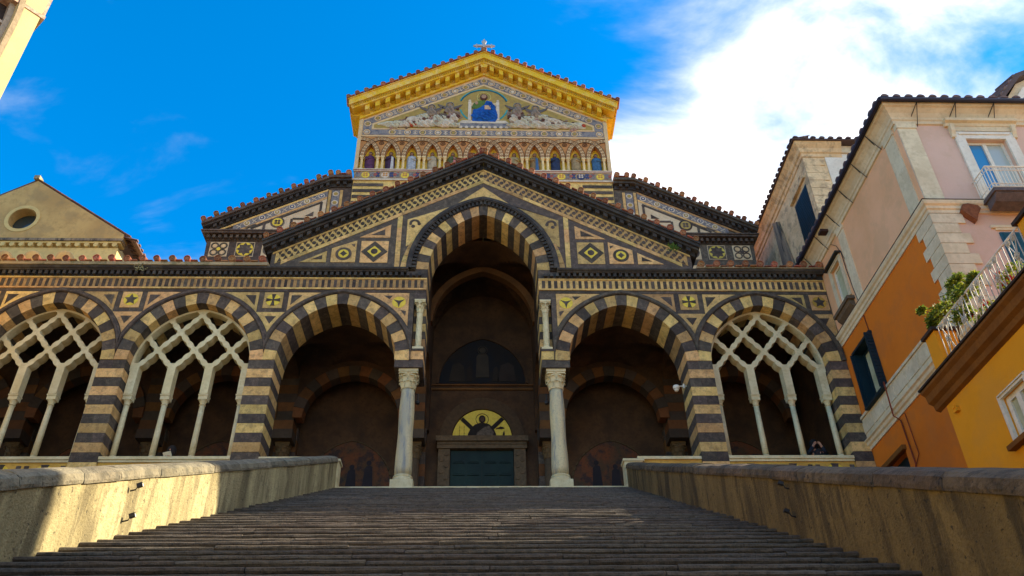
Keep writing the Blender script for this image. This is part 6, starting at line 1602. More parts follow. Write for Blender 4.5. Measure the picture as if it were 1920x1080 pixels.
# pipes and cables on the side wall
b = MB(); b.tube([(XW - 0.22, -2.62, 2.7), (XW - 0.24, -2.62, 1.4), (XW - 0.06, -2.66, 1.2), (XW - 0.05, -2.72, -0.4), (XW - 0.05, -2.6, -0.6)], 0.025, 6); b.tube([(XW - 0.04, -3.0, 1.3), (XW - 0.04, -3.08, -0.2), (XW - 0.04, -2.75, -0.4)], 0.016, 5); b.tube([(XW - 0.03, -2.3, 5.7), (XW - 0.03, -2.35, 4.95)], 0.02, 5); hp('wall_cable', b, CABLE)
b = MB(); b.tube([(XW - 0.04, -2.1, 8.9), (XW - 0.05, -2.12, 8.0), (XW - 0.05, -2.2, 7.0), (XW - 0.04, -2.3, 6.2)], 0.016, 5); b.tube([(XW - 0.04, -1.5, 9.7), (XW - 0.05, -1.9, 9.3), (XW - 0.05, -2.25, 8.4)], 0.012, 5); hp('wall_cable', b, IRON)
b = MB(); b.box(XW - 0.62, XW - 0.30, -2.15, -1.85, 9.86, 9.98); hp('junction_box', b, PIPE)

# ---- taller weathered house behind it
RH = house_root('weathered_house', 'tall weathered house with a closed dark shutter behind the pink house', (15, 0.6, -13.75))
XR, YR = 15.3, 1.0
b = wallbox(0, XR, XR + 0.4, YR, 13, -13.7, 17.75, [(2.75 - 0.9 - 0.45, 3.05, 13.1, 15.7)]); obj('side_wall', b, PEEL, RH)
b = MB(); b.box(XR + 0.402, 24, YR - 0.0, YR + 0.4, 8, 17.75); obj('front_wall', b, PEEL, RH)
b = MB(); b.box(XR + 1.05, 24, YR - 0.03, YR + 0.1, 8, 17.6); obj('fresh_render', b, WHITEP, RH)
b = MB(); b.box(24, 24.3, YR, 13, -13.7, 17.7); b.box(XR + 0.4, 24, 12.6, 13, -13.7, 17.7); obj('back_walls', b, PEEL, RH)
z = 17.0; k = 0
while z > 11.0: b = MB(); lx = 0.95 if k % 2 == 0 else 0.72; b.prism([(XR - 0.04, YR - 0.045), (XR + lx, YR - 0.045), (XR + lx, YR + 0.02), (XR + 0.02, YR + 0.02), (XR + 0.02, YR + lx), (XR - 0.04, YR + lx)], z - 0.47, z - 0.012, 2); obj('quoin', b, PEEL, RH); z -= 0.48; k += 1
prof = [(0.0, 17.05), (-0.05, 17.07), (-0.07, 17.25), (-0.14, 17.3), (-0.20, 17.5), (-0.34, 17.66), (-0.40, 17.78), (0.2, 17.8)]
obj('eaves_moulding', mitred(prof, XR, YR, 13, 17.2), PEEL, RH); b = MB(); b.box(17.2, 24, YR - 0.12, YR, 17.3, 17.74); obj('eaves_band', b, TRIM, RH)
b = MB(); b.add([(XR - 0.5, YR - 0.5, 17.85), (24.5, YR - 0.5, 17.85), (24.5, 13.4, 17.85), (XR - 0.5, 13.4, 17.85), (19.5, 5, 19.2), (19.5, 9, 19.2), (XR - 0.5, YR - 0.5, 17.78), (24.5, YR - 0.5, 17.78), (24.5, 13.4, 17.78), (XR - 0.5, 13.4, 17.78)], [(0, 1, 4), (1, 2, 5, 4), (2, 3, 5), (3, 0, 4, 5), (6, 7, 1, 0), (7, 8, 2, 1), (8, 9, 3, 2), (9, 6, 0, 3), (9, 8, 7, 6)]); obj('roof', b, colour('roof_dusk', (0.11, 0.075, 0.07), bump=0.3), RH)
x = XR - 0.35
while x < 20.5: put('roof_tile', RTM, (x, YR - 0.55, 17.85), RH); x += 0.43
y = YR - 0.3
while y < 12.8: put('roof_tile', RTM, (XR - 0.55, y, 17.85), RH, rot=(0, 0, -pi / 2)); y += 0.40
for a, c in ((1.40, 2.22), (2.235, 3.05)):
    b = MB(); b.box(XR - 0.06, XR + 0.06, a, c, 13.1, 15.7); s = obj('window_shutter', b, SHUT, RH)
    for k in range(16): q = MB(); q.box(XR - 0.075, XR - 0.055, a + 0.07, c - 0.07, 13.25 + k * 0.15, 13.34 + k * 0.15); obj('slat', q, SHUT, s)
b = MB(); b.box(XR - 0.16, XR + 0.0, 1.25, 3.35, 16.0, 16.12); b.box(XR - 0.05, XR + 0.1, 1.1, 1.36, 13.0, 15.95); obj('window_hood', b, PEEL, RH)
# low mouldy annex wall and pipes between the church and this house
AX = tag(obj('annex_wall', (lambda b: (b.prism([(3.2, 9.3), (3.6, 12.3), (4.6, 13.2), (5.2, 16.6), (5.85, 17.0), (5.85, 9.3)], 15.16, 15.285, 0), b)[1])(MB()), MOULD), 'black streaked old wall piece wedged between the church and the pink house', 'wall')
AX2 = tag(obj('lean_to_wall', (lambda b: (b.prism([(13.0, 9.5), (13.3, 10.35), (14.56, 11.75), (14.56, 9.5)], 2.4, 2.9), b)[1])(MB()), MOULD), 'low stained lean-to wall with a sloping top beside the church cornice', 'wall')
for nm_, pts, lab in (('drain_pipe', [(14.25, 1.9, 11.55), (14.25, 1.75, 11.4), (14.35, 1.7, 9.5)], 'thick brown drain pipe with a funnel top by the weathered house'), ('drain_pipe', [(13.95, 2.3, 11.0), (13.35, 2.3, 10.9), (13.30, 2.3, 10.75), (13.45, 2.3, 9.5)], 'thin bent brown pipe on the black streaked wall')):
    b = MB(); b.tube(pts, 0.075 if 'thick' in lab else 0.05, 8)
    if 'thick' in lab: b.tube([(14.25, 1.95, 11.62), (14.25, 1.85, 11.45)], [0.17, 0.13], 10)
    tag(obj(nm_, b, PIPE), lab, 'pipe')
# ---- rooftop room far up on the right
RR = house_root('rooftop_house', 'small pale house end rising above the pink roof at the right edge', (24, -3, 8))
b = MB(); b.prism([(23.0, 8), (23.0, 16.6), (24.3, 18.3), (25.4, 18.9), (29, 18.9), (29, 8)], -2.6, 3); obj('gable_wall', b, TRIM, RR)
b = MB(); b.prism([(22.7, 16.5), (22.7, 16.75), (24.15, 18.55), (25.4, 19.15), (29, 19.15), (29, 18.92), (25.4, 18.92), (24.3, 18.35)], -3.0, 3); obj('roof', b, MATS['roof_dusk'], RR)
for k in range(5): put('roof_tile', RTM, (22.75 + 0.32 * k, -3.02, 16.75 + 0.40 * k), RR, rot=(0, -0.9, 0))
b = MB(); b.prism([(23.6, 8), (23.6, 16.9), (24.4, 17.9), (25.2, 18.3), (25.2, 8)], -2.75, -2.6); obj('gable_pier', b, WHITEP, RR)

# ================================================================ yellow house with the roof terrace
YH = house_root('yellow_house', 'yellow house with a roof terrace and brown cornice at the right edge', (10.5, -14, -13.75))
X5 = 10.5; YN = -11.15
yw = (-13.98, -13.12, -4.55, -3.66)
b = wallbox(0, X5, X5 + 0.4, -30, YN, -13.7, -2.3, [yw]); obj('side_wall', b, YELLOWH, YH)
b = MB(); b.box(X5 + 0.402, 22, YN - 0.4, YN, -13.7, -2.3); b.box(X5 + 0.402, 22, -30, YN - 0.402, -2.42, -2.3); obj('end_wall', b, ORANGE, YH)
prof = [(0.0, -2.78), (-0.10, -2.74), (-0.12, -2.62), (-0.22, -2.56), (-0.24, -2.40), (-0.32, -2.33), (-0.32, -2.27), (0.2, -2.25)]
b = MB(); b.prism([(X5 + q, z) for q, z in prof], -30, YN + 0.30, 1); obj('cornice', b, BROWNC, YH)
b = MB(); b.box(X5 - 0.35, X5 + 0.3, -30, YN + 0.34, -2.248, -2.20); obj('cornice_cap', b, colour('cap_dark', (0.05, 0.03, 0.02)), YH)
for y0, y1 in ((-11.80, -11.36), (-16.0, -15.60)):
    b = MB(); b.box(X5 - 0.08, X5 + 0.42, y0, y1, -2.198, -1.16); p_ = obj('terrace_post', b, YELLOWH, YH)
    b = MB(); b.box(X5 - 0.15, X5 + 0.49, y0 - 0.07, y1 + 0.07, -1.158, -1.08); obj('post_cap', b, MATS['cap_dark'], p_)
b = MB(); b.box(22, 22.4, -30, YN, -13.7, -2.3); obj('back_wall', b, YELLOWH, YH)
# unseen house behind the terrace, placed so its corner cuts off the sun
BH = house_root('shading_house', 'unseen ochre house beyond the terrace, placed to cut off the sun', (18.5, -20, -13.75))
b = wallbox(0, 18.5, 18.9, -38, -14.1, -13.7, 7.7, [(-17.5, -16.3, -1.5, 0.9), (-17.5, -16.3, 3.2, 5.6), (-23.5, -22.3, -1.5, 0.9), (-23.5, -22.3, 3.2, 5.6)]); b.box(18.902, 27, -14.5, -14.1, -13.7, 7.7); obj('house_wall', b, OCHRE_L, BH)
for yy in (-17.5, -23.5):
    for zz in (-1.5, 3.2): window(BH, 0, 18.5, yy, yy + 1.2, zz, zz + 2.4, 0.08, 0.2, WHITEP, [GLASS, GLASS], trim=0.15, m_trim=TRIM)
b = MB(); b.box(18.1, 27.4, -38.4, -14.07, 7.702, 7.95); obj('roof', b, TILE, BH)
wfr = window(YH, 0, X5, yw[0], yw[1], yw[2], yw[3], 0.11, 0.10, WHITEP, [curtain, curtain], trim=0.10, m_trim=WHITEP)
b = MB(); b.box(X5 - 0.16, X5 + 0.05, yw[0] - 0.2, yw[1] + 0.24, yw[2] - 0.14, yw[2] - 0.04); obj('window_sill', b, BROWNC, YH)
b = MB(); b.box(X5 - 0.09, X5, -11.62, -11.48, -3.12, -3.04); b.box(X5 - 0.11, X5 - 0.04, -11.60, -11.52, -3.04, -2.98); obj('wall_fitting', b, YELLOWH, YH)
# the white railing
RL = tag(thing('terrace_railing', 'white wrought iron railing with crossed bars and flowers on the terrace', 'railing', (X5, -13.7, -2.2)), 'white wrought iron railing with crossed bars and flowers on the terrace', 'railing')
y0, y1 = -15.58, -11.82; xr = X5 - 0.02
b = MB(); b.tube([(xr, y0, -1.13), (xr, y1, -1.13)], 0.024, 6); obj('top_rail', b, WHITEP, RL)
b = MB(); b.tube([(xr, y0, -2.10), (xr, y1, -2.10)], 0.02, 6); obj('bottom_rail', b, WHITEP, RL)
nb = 24
BARM = MB(); BARM.tube([(0, 0, -2.10), (0, 0, -1.13)], 0.011, 6); RAILW = mat('railing_white', (0.50, 0.46, 0.38), 0.0, c2=(0.42, 0.38, 0.30), bump=0.05, rough=0.6); BARME = BARM.mesh('bar', RAILW, True)
for k in range(nb): put('bar', BARME, (xr, y0 + (y1 - y0) * (k + 0.5) / nb, 0), RL)
b = MB()
npan = 5
for k in range(npan):
    a, c = y0 + (y1 - y0) * k / npan, y0 + (y1 - y0) * (k + 1) / npan; mid = (a + c) / 2
    for (ya, za_), (yb, zb_2) in ((((a + mid) / 2, -1.15), ((c + mid) / 2, -2.08)), (((c + mid) / 2, -1.15), ((a + mid) / 2, -2.08))):
        q = MB(); q.tube([(xr - 0.02, ya, za_), (xr - 0.02, yb, zb_2)], 0.013, 6); obj('crossed_bar', q, RAILW, RL)
    for yy, zz, rr_ in ((mid, -1.615, 0.085), (mid - 0.09, -1.24, 0.07), (mid + 0.09, -1.24, 0.07), (mid, -1.98, 0.06)):
        q = MB()
        for s_ in range(6):
            t = pi / 3 * s_; q.tube([(xr - 0.035, yy + rr_ * 0.55 * cos(t) + rr_ * 0.45 * cos(u), zz + rr_ * 0.55 * sin(t) + rr_ * 0.45 * sin(u)) for u in [2 * pi * m_ / 6 for m_ in range(7)]], 0.011, 4)
        q.tube([(xr - 0.06, yy, zz), (xr - 0.0, yy, zz)], 0.03, 7); obj('iron_flower', q, RAILW, RL)
# ---- plants on the terrace
def shrub(name, label, blobs, nleaf, mats_, ll, seed, flowers=None, trunk=None):
    t = thing(name, label, 'plant', blobs[0][0])
    rr = random.Random(seed); groups = [MB() for _ in mats_]
    for i in range(nleaf):
        (cx, cy, cz), rx, ry, rz = rr.choice(blobs)
        d = Vector((rr.gauss(0, 1), rr.gauss(0, 1), rr.gauss(0, 1))).normalized(); k = rr.uniform(0.35, 1.05) ** 0.6
        p = Vector((cx + d.x * rx * k, cy + d.y * ry * k, cz + d.z * rz * k)); 
        a = Vector((rr.uniform(-1, 1), rr.uniform(-1, 1), rr.uniform(-0.7, 0.6))).normalized(); s_ = a.cross(Vector((rr.uniform(-1, 1), rr.uniform(-1, 1), rr.uniform(0.2, 1)))).normalized(); l = ll * rr.uniform(0.7, 1.25); nrm = a.cross(s_)
        g_ = groups[0] if rr.random() < 0.72 or len(mats_) == 1 else groups[1]
        g_.add([p, p + a * l * 0.5 + s_ * l * 0.24 + nrm * 0.012, p + a * l, p + a * l * 0.5 - s_ * l * 0.24 + nrm * 0.012], [(0, 1, 2), (0, 2, 3)])
    for g_, m_, nm in zip(groups, mats_, ('leaves', 'young_leaves')): obj(nm, g_, m_, t, kind='stuff')
    if trunk:
        b = MB()
        for pts, r0 in trunk: b.tube(pts, [r0 * (1 - 0.7 * i / (len(pts) - 1)) for i in range(len(pts))], 6)
        obj('stems', b, BARK, t)
    if flowers:
        for fl_ in flowers:
            b = MB(); p = Vector(fl_)
            for k in range(9):
                d = Vector((rr.uniform(-1, 1), rr.uniform(-1, 1), rr.uniform(-0.6, 1))).normalized(); e = d.cross(Vector((0.3, 0.8, rr.uniform(-1, 1)))).normalized(); f = d.cross(e)
                b.add([p, p + d * 0.05 + e * 0.035, p + d * 0.075 + f * 0.02, p + d * 0.05 - e * 0.035], [(0, 1, 2, 3)])
            obj('flower', b, PETAL, t)
    return t
lt = on(1775, 555, 0, 10.55)
L0 = lambda px, py, X=10.6: tuple(on(px, py, 0, X))
shrub('leafy_shrub', 'bushy green and lime shrub leaning out past the terrace railing',
      [(L0(1790, 560), 0.250, 0.425, 0.221), (L0(1762, 585), 0.200, 0.300, 0.182), (L0(1812, 545), 0.250, 0.325, 0.182), (L0(1748, 600), 0.125, 0.175, 0.117), (L0(1805, 590), 0.200, 0.300, 0.169), (L0(1790, 528), 0.150, 0.300, 0.091), (L0(1750, 612), 0.075, 0.112, 0.117), (L0(1728, 582), 0.062, 0.088, 0.039), (L0(1825, 520), 0.125, 0.175, 0.078)], 3600, [LEAF, LEAFY], 0.10, 21,
      trunk=[([L0(1800, 640, 10.75), L0(1795, 600), L0(1785, 560), L0(1775, 540)], 0.03), ([L0(1795, 600), L0(1765, 590), L0(1735, 584)], 0.018), ([L0(1795, 600), L0(1815, 560), L0(1822, 525)], 0.018), ([L0(1765, 590), L0(1750, 605), L0(1748, 625)], 0.012)])
for i, (px, py, lab) in enumerate(((1850, 590, 'red flowering plant behind the middle of the white railing'), (1895, 520, 'tall red flowering plant behind the railing near the right edge'), (1820, 650, 'low plant with one red flower behind the lower end of the railing'))):
    c = Vector(L0(px, py, 10.85)); fl_ = [tuple(c + Vector((-0.12, R_.uniform(-0.4, 0.4), R_.uniform(-0.26, 0.2)))) for _ in range(5 if i < 2 else 2)]
    shrub('flowering_plant', lab, [(tuple(c), 0.14, 0.42, 0.26), (tuple(c + Vector((0, 0.2, -0.25))), 0.14, 0.36, 0.22)], 800 if i < 2 else 350, [LEAF, LEAFY], 0.09, 40 + i, flowers=fl_, trunk=[([tuple(c + Vector((0.02, 0.1, -0.7))), tuple(c)], 0.02)])

# ================================================================ ochre gabled house on the left, behind the arcade
OH = house_root('ochre_house', 'ochre gabled house with a round window above the left arcade roof', (-24, 9, -0.3))
YO = 9.0
P = lambda pts: XZ(pts, YO)
(axx, axz), (rxx, rxz), (wxx, wxz) = P([(70, 338), (233, 440), (222, 462)])
(_, zc0), (_, zc1) = P([(60, 447), (60, 462)])
xl = 2 * axx - rxx
oc = P([(42, 410)])[0]
# gable wall with the round opening
n = 28; ro = 0.78
ring_ = [(oc[0] + ro * cos(2 * pi * k / n), oc[1] + ro * 0.92 * sin(2 * pi * k / n)) for k in range(n)]
left = [(oc[0], oc[1] + ro * 0.92)] ; 
half1 = [(oc[0], axz - 0.55 * abs(oc[0] - axx)), (axx, axz), (rxx, rxz), (rxx, zc0), (oc[0], zc0)] + [(oc[0] + ro * sin(t), oc[1] - ro * 0.92 * cos(t)) for t in [pi * k / 16 for k in range(17)]]
xL = axx - (rxx - axx); sl_ = (axz - rxz) / (rxx - axx)
half1[0] = (oc[0], axz - sl_ * abs(oc[0] - axx))
half2 = [(oc[0], axz - sl_ * abs(oc[0] - axx))] + [(oc[0] - ro * sin(t), oc[1] + ro * 0.92 * cos(t)) for t in [pi * k / 16 for k in range(17)]] + [(oc[0], zc0), (xL, zc0), (xL, rxz)]
b = MB(); b.prism(half1, YO, YO + 0.6); b.prism(half2, YO, YO + 0.6); obj('gable_wall', b, OCHRE, OH)
b = MB(); b.ring(oc[0], oc[1], ro * 0.96, ro * 1.22, YO - 0.03, YO + 0.02, 28); obj('oculus_rim', b, OCHRE_L, OH)
b = MB(); b.disc(oc[0], oc[1], ro * 1.05, YO + 0.61, YO + 0.64, 24); obj('oculus_glass', b, GLASS, OH)
b = MB(); b.box(xL, rxx - 0.15, YO + 0.10, YO + 0.6, -0.3, zc1); obj('front_wall', b, OCHRE_L, OH)
b = MB(); b.box(xL - 0.1, rxx, YO - 0.06, YO + 0.62, zc0 - 0.16, zc0 - 0.002); obj('cornice', b, MOULD, OH)
b = MB(); b.box(xL - 0.1, rxx - 0.08, YO + 0.02, YO + 0.62, zc0 - 0.27, zc0 - 0.162); obj('cornice_band', b, OCHRE_L, OH)
x = rxx - 0.35
while x > xL + 2:
    b = MB(); b.disc(x, zc0 - 0.42, 0.13, YO - 0.04, YO + 0.16, 12); b.box(x - 0.10, x + 0.10, YO + 0.0, YO + 0.2, zc0 - 0.36, zc0 - 0.272); obj('corbel', b, OCHRE_L, OH); x -= 0.50
b = MB(); b.box(rxx - 0.55, rxx - 0.151, YO + 0.602, 30, -0.3, zc1 + 0.2); obj('side_wall', b, colour('side_pale', (0.66, 0.58, 0.34), c2=(0.56, 0.46, 0.26), bump=0.15), OH)
b = MB(); b.prism([(axx, axz + 0.12), (rxx + 0.75, axz + 0.12 - sl_ * (rxx + 0.75 - axx)), (rxx + 0.75, axz - sl_ * (rxx + 0.75 - axx)), (axx, axz)], YO + 0.05, 30); b.prism([(axx - 0.002, axz + 0.12), (xL - 0.5, axz + 0.12 - sl_ * (axx - xL + 0.5)), (xL - 0.5, axz - sl_ * (axx - xL + 0.5)), (axx - 0.002, axz)], YO + 0.05, 30); obj('roof', b, colour('roof_brown', (0.16, 0.085, 0.06), c2=(0.10, 0.055, 0.045), bump=0.4), OH)
b = MB(); b.box(axx - 0.16, axx + 0.16, YO - 0.15, YO + 0.3, axz + 0.02, axz + 0.26); obj('ridge_stone', b, SLAB, OH)
for k in range(24):
    y = YO + 0.1 + k * 0.42; put('roof_tile', RTM, (rxx + 0.80, y, axz + 0.12 - sl_ * (rxx + 0.75 - axx)), OH, rot=(0, 0, pi / 2), scale=(0.9, 0.9, 0.9))
k = 0
while k < 16:
    f = k / 16; x = axx + (rxx + 0.3 - axx) * f; b = MB(); b.box(-0.24, 0.24, 0, 0.35, 0.0, 0.05); b.xf(Matrix.Translation((x + 0.24, YO - 0.02, axz + 0.10 - sl_ * (x + 0.24 - axx))) @ Matrix.Rotation(math.atan(sl_) + R_.uniform(-0.03, 0.03), 4, 'Y')); obj('verge_tile', b, TILE, OH); k += 1
# little dome pots seen over the tile edge
for i, px in enumerate((8, 62, 122)):
    c = on(px, 484, 1, 4.5); b = MB(); b.lathe([(0.42, -0.9), (0.42, 0.0), (0.38, 0.22), (0.26, 0.38), (0.1, 0.45), (0.01, 0.46)], c.x, c.y, 16, c.z - 0.12); tag(obj('roof_dome', b, OCHRE, None, smooth=True), ('round ochre dome at the left edge behind the arcade tiles', 'round ochre dome second from the left behind the arcade tiles', 'round ochre dome third from the left behind the arcade tiles')[i], 'dome', 'small domes behind the arcade roof')

# ================================================================ bell tower top left, catching the sun
BT = thing('bell_tower', 'sunlit yellow bell tower with an arched opening in the upper left corner', 'tower', (-20, -5, -0.4))
E0 = Vector((-19.5, -4.0, 0)); nT = Vector((0.75, -0.66, 0)).normalized(); tT = Vector((0.66, 0.75, 0)).normalized()
MT = Matrix(((tT.x, -nT.x, 0, E0.x), (tT.y, -nT.y, 0, E0.y), (0, 0, 1, 0), (0, 0, 0, 1)))       # local x along the face, y inwards, z up
def tw(name, b, m_, **k): b.xf(MT); return obj(name, b, m_, BT, **k)
def el(t, rx, rz, zc, xc): return (xc + rx * cos(t), zc + rz * sin(t))
ZC, XC = 18.9, -2.6
def archpts(rx, rz): return [el(pi * k / 24, rx, rz, ZC, XC) for k in range(25)]
b = MB(); o_ = archpts(1.70, 4.4)
rgt = [(0, -0.3), (0, 27), (XC, 27), (XC, ZC + 4.4)] + [el(pi / 2 - pi / 2 * k / 14, 1.70, 4.4, ZC, XC) for k in range(1, 15)] + [(XC + 1.70, 15.5), (XC, 15.5), (XC, -0.3)]
lft = [(2 * XC - a, z) for a, z in rgt]
b.prism(rgt, 0.0, 0.8); b.prism(lft, 0.0, 0.8); tw('tower_wall', b, TOWERM)
b = MB(); b.box(2 * XC, 0, 0.81, 5.2, -0.3, 27); tw('tower_body', b, TOWERM)
for r0, r1, y, m_, nm in ((1.73, 1.95, -0.08, colour('arch_stone', (0.36, 0.27, 0.16), c2=(0.24, 0.17, 0.10), bump=0.5), 'arch_moulding'), (1.48, 1.72, 0.20, colour('frame_stone', (0.42, 0.34, 0.25), c2=(0.32, 0.25, 0.18), bump=0.3), 'arch_frame')):
    b = MB(); nn = 30
    for k in range(nn):
        t0, t1 = pi * k / nn, pi * (k + 1) / nn; sc_ = lambda r_: 5.0 * r_ / 1.95
        b.prism([el(t0, r0, sc_(r0), ZC, XC), el(t0, r1, sc_(r1), ZC, XC), el(t1, r1, sc_(r1), ZC, XC), el(t1, r0, sc_(r0), ZC, XC)], y - 0.002 * (k % 2), 0.5)
    for s_ in (-1, 1): b.box(*sorted((XC + s_ * r0, XC + s_ * r1)), y - 0.004, 0.5, 15.5, ZC)
    tw(nm, b, m_)
b = MB(); b.box(XC - 1.6, XC + 1.6, 0.55, 0.60, 15.5, 23.5); tw('opening_shade', b, colour('opening_dark', (0.05, 0.035, 0.03)))
b = MB(); b.box(XC - 0.09, XC + 0.09, 0.25, 0.45, 15.5, 21); b.box(XC - 1.5, XC + 1.5, 0.24, 0.46, 18.85, 19.0); tw('mullion', b, MATS['frame_stone'])
b = MB(); b.box(2 * XC - 0.2, 0.17, -0.04, 5.3, 20.16, 20.36); b.box(-0.1, 0.14, 0.02, 5.2, 20.362, 27.0); b.box(2 * XC - 0.2, 0.17, -0.16, 5.3, 27.0, 27.3); tw('edge_moulding', b, colour('edge_brown', (0.30, 0.17, 0.11), c2=(0.55, 0.40, 0.28), mixscale=5, bump=0.4))
# ---- unseen house front added left of the stairs to bounce warm light
LH = house_root('reflector_house', 'unseen cream house front added left of the piazza for bounced light', (-14, -20, -13.75))
b = wallbox(0, -14.6, -14.0, -40, -11, -13.7, 2.5, [(-36 + 5 * k, -34.8 + 5 * k, -6, -3.6) for k in range(5)] + [(-36 + 5 * k, -34.8 + 5 * k, -1.6, 0.8) for k in range(5)]); obj('front_wall', b, TOWERM, LH)
b = MB(); b.box(-22, -14.602, -40, -11, -13.7, 2.4); obj('house_body', b, TOWERM, LH)
b = MB(); b.box(-22.4, -13.6, -40.4, -10.6, 2.5, 2.8); obj('roof', b, TILE, LH)
for k in range(5):
    for z in (-6, -1.6): window(LH, 0, -14.6, -36 + 5 * k, -34.8 + 5 * k, z, z + 2.4, 0.08, 0.62 - 0.3, WHITEP, [GLASS, GLASS])

# ================================================================ people and small fittings
def person(label, loc, pose, skin=SKIN, top=CLOTH_D, hair=HAIR, hh=1.0, group=None):
    t = thing('person', label, 'person', loc, group)
    x, y, z = loc
    J = {'pel': (0, 0, 0.95), 'che': (0, -0.02, 1.22), 'nek': (0, -0.02, 1.44), 'hd0': (0, -0.04, 1.52), 'hd1': (0, -0.05, 1.62), 'hd2': (0, -0.03, 1.71)}
    J.update(pose)
    for s_, k in ((-1, 'l'), (1, 'r')):
        J.setdefault('sh' + k, (s_ * 0.17, -0.02, 1.38)); J.setdefault('elb' + k, (s_ * 0.24, -0.04, 1.10)); J.setdefault('han' + k, (s_ * 0.20, -0.22, 1.05))
        J.setdefault('hip' + k, (s_ * 0.10, 0, 0.90)); J.setdefault('kne' + k, (s_ * 0.11, -0.02, 0.50)); J.setdefault('ank' + k, (s_ * 0.11, 0.02, 0.09)); J.setdefault('toe' + k, (s_ * 0.12, -0.14, 0.04))
    names = ['pel', 'che', 'nek', 'hd0', 'hd1', 'hd2', 'shl', 'elbl', 'hanl', 'shr', 'elbr', 'hanr', 'hipl', 'knel', 'ankl', 'toel', 'hipr', 'kner', 'ankr', 'toer']
    rad = {'pel': 0.15, 'che': 0.15, 'nek': 0.055, 'hd0': 0.075, 'hd1': 0.095, 'hd2': 0.085, 'sh': 0.075, 'elb': 0.045, 'han': 0.035, 'hip': 0.095, 'kne': 0.06, 'ank': 0.045, 'toe': 0.035}
    ed = [('pel', 'che'), ('che', 'nek'), ('nek', 'hd0'), ('hd0', 'hd1'), ('hd1', 'hd2')]
    for k in 'lr': ed += [('che', 'sh' + k), ('sh' + k, 'elb' + k), ('elb' + k, 'han' + k), ('pel', 'hip' + k), ('hip' + k, 'kne' + k), ('kne' + k, 'ank' + k), ('ank' + k, 'toe' + k)]
    vs = [J[n] for n in names]; es = [(names.index(a), names.index(c)) for a, c in ed]; rs = [rad.get(n, rad.get(n[:-1])) for n in names]
    # fingers: four short chains and a thumb on each hand
    for k, s_ in (('l', -1), ('r', 1)):
        hi = names.index('han' + k); hv = Vector(J['han' + k]); dv = (hv - Vector(J['elb' + k])).normalized(); sv = Vector((1, 0, 0))
        for q, ln in ((-0.026, 0.065), (-0.009, 0.08), (0.009, 0.075), (0.026, 0.06)):
            p1 = hv + dv * 0.05 + sv * q; p2 = p1 + dv * ln * 0.6; p3 = p2 + dv * ln * 0.4 + Vector((0, 0.01, -0.012))
            i0 = len(vs); vs += [tuple(p1), tuple(p2), tuple(p3)]; rs += [0.012, 0.0095, 0.008]; es += [(hi, i0), (i0, i0 + 1), (i0 + 1, i0 + 2)]
        p1 = hv + dv * 0.02 - sv * s_ * 0.035; p2 = p1 + dv * 0.045 - sv * s_ * 0.02; i0 = len(vs); vs += [tuple(p1), tuple(p2)]; rs += [0.012, 0.009]; es += [(hi, i0), (i0, i0 + 1)]
    me = bpy.data.meshes.new('body'); me.from_pydata(vs, es, []); me.materials.append(skin)
    o = bpy.data.objects.new('body', me); col.objects.link(o); o.parent = t
    me.skin_vertices.new() if hasattr(me.skin_vertices, 'new') else None
    md = o.modifiers.new('skin', 'SKIN'); md.use_smooth_shade = True
    sv_ = me.skin_vertices[0].data
    for i, r_ in enumerate(rs): sv_[i].radius = (r_, r_)
    sv_[0].use_root = True
    sd_ = o.modifiers.new('sub', 'SUBSURF'); sd_.levels = 1; sd_.render_levels = 2
    # clothes: shirt following the trunk and sleeves, trousers
    c = MB()
    pe, ch, nk = Vector(J['pel']), Vector(J['che']), Vector(J['nek'])
    c.tube([pe + Vector((0, 0, -0.08)), pe, ch, ch.lerp(nk, 0.6), ch.lerp(nk, 0.92)], [0.185, 0.185, 0.19, 0.15, 0.075], 14)
    c.v = [(a, (b_ - pe.y) * 0.78 + pe.y, d) for a, b_, d in c.v]
    for k in 'lr': s0, e0, h0 = (Vector(J[q + k]) for q in ('sh', 'elb', 'han')); c.tube([s0 + (Vector(J['che']) - s0) * 0.25, s0, e0, e0.lerp(h0, 0.75)], [0.085, 0.092, 0.068, 0.05], 10)
    for k in 'lr': h0, k0, a0 = (Vector(J[q + k]) for q in ('hip', 'kne', 'ank')); c.tube([h0 + Vector((0, 0, 0.05)), k0, a0], [0.115, 0.08, 0.065], 10)
    co = bpy.data.objects.new('clothes', c.mesh('clothes', top, True)); col.objects.link(co); co.parent = t
    hb = Vector(J['hd1']); h = MB()
    h.lathe([(0.10, -0.16), (0.118, -0.08), (0.122, 0.02), (0.11, 0.10), (0.07, 0.15), (0.01, 0.165)], 0, 0, 16); h.xf(Matrix.Translation(hb + Vector((0, 0.035, 0.01))))
    ho = bpy.data.objects.new('hair', h.mesh('hair', hair, True)); col.objects.link(ho); ho.parent = t
    f = MB(); fy = hb.y - 0.094
    f.prism([(-0.012, hb.z - 0.02), (0.012, hb.z - 0.02), (0.005, hb.z + 0.02), (-0.005, hb.z + 0.02)], fy - 0.022, fy + 0.02); fo = bpy.data.objects.new('nose', f.mesh('nose', skin)); col.objects.link(fo); fo.parent = t
    f = MB()
    for s_ in (-1, 1): f.disc(s_ * 0.034, hb.z + 0.022, 0.012, fy - 0.004, fy + 0.02, 8, 0.6)
    f.box(-0.024, 0.024, fy - 0.002, fy + 0.02, hb.z - 0.058, hb.z - 0.048); fo = bpy.data.objects.new('eyes_and_mouth', f.mesh('eyes_and_mouth', colour('face_dark', (0.06, 0.02, 0.018)))); col.objects.link(fo); fo.parent = t
    return t
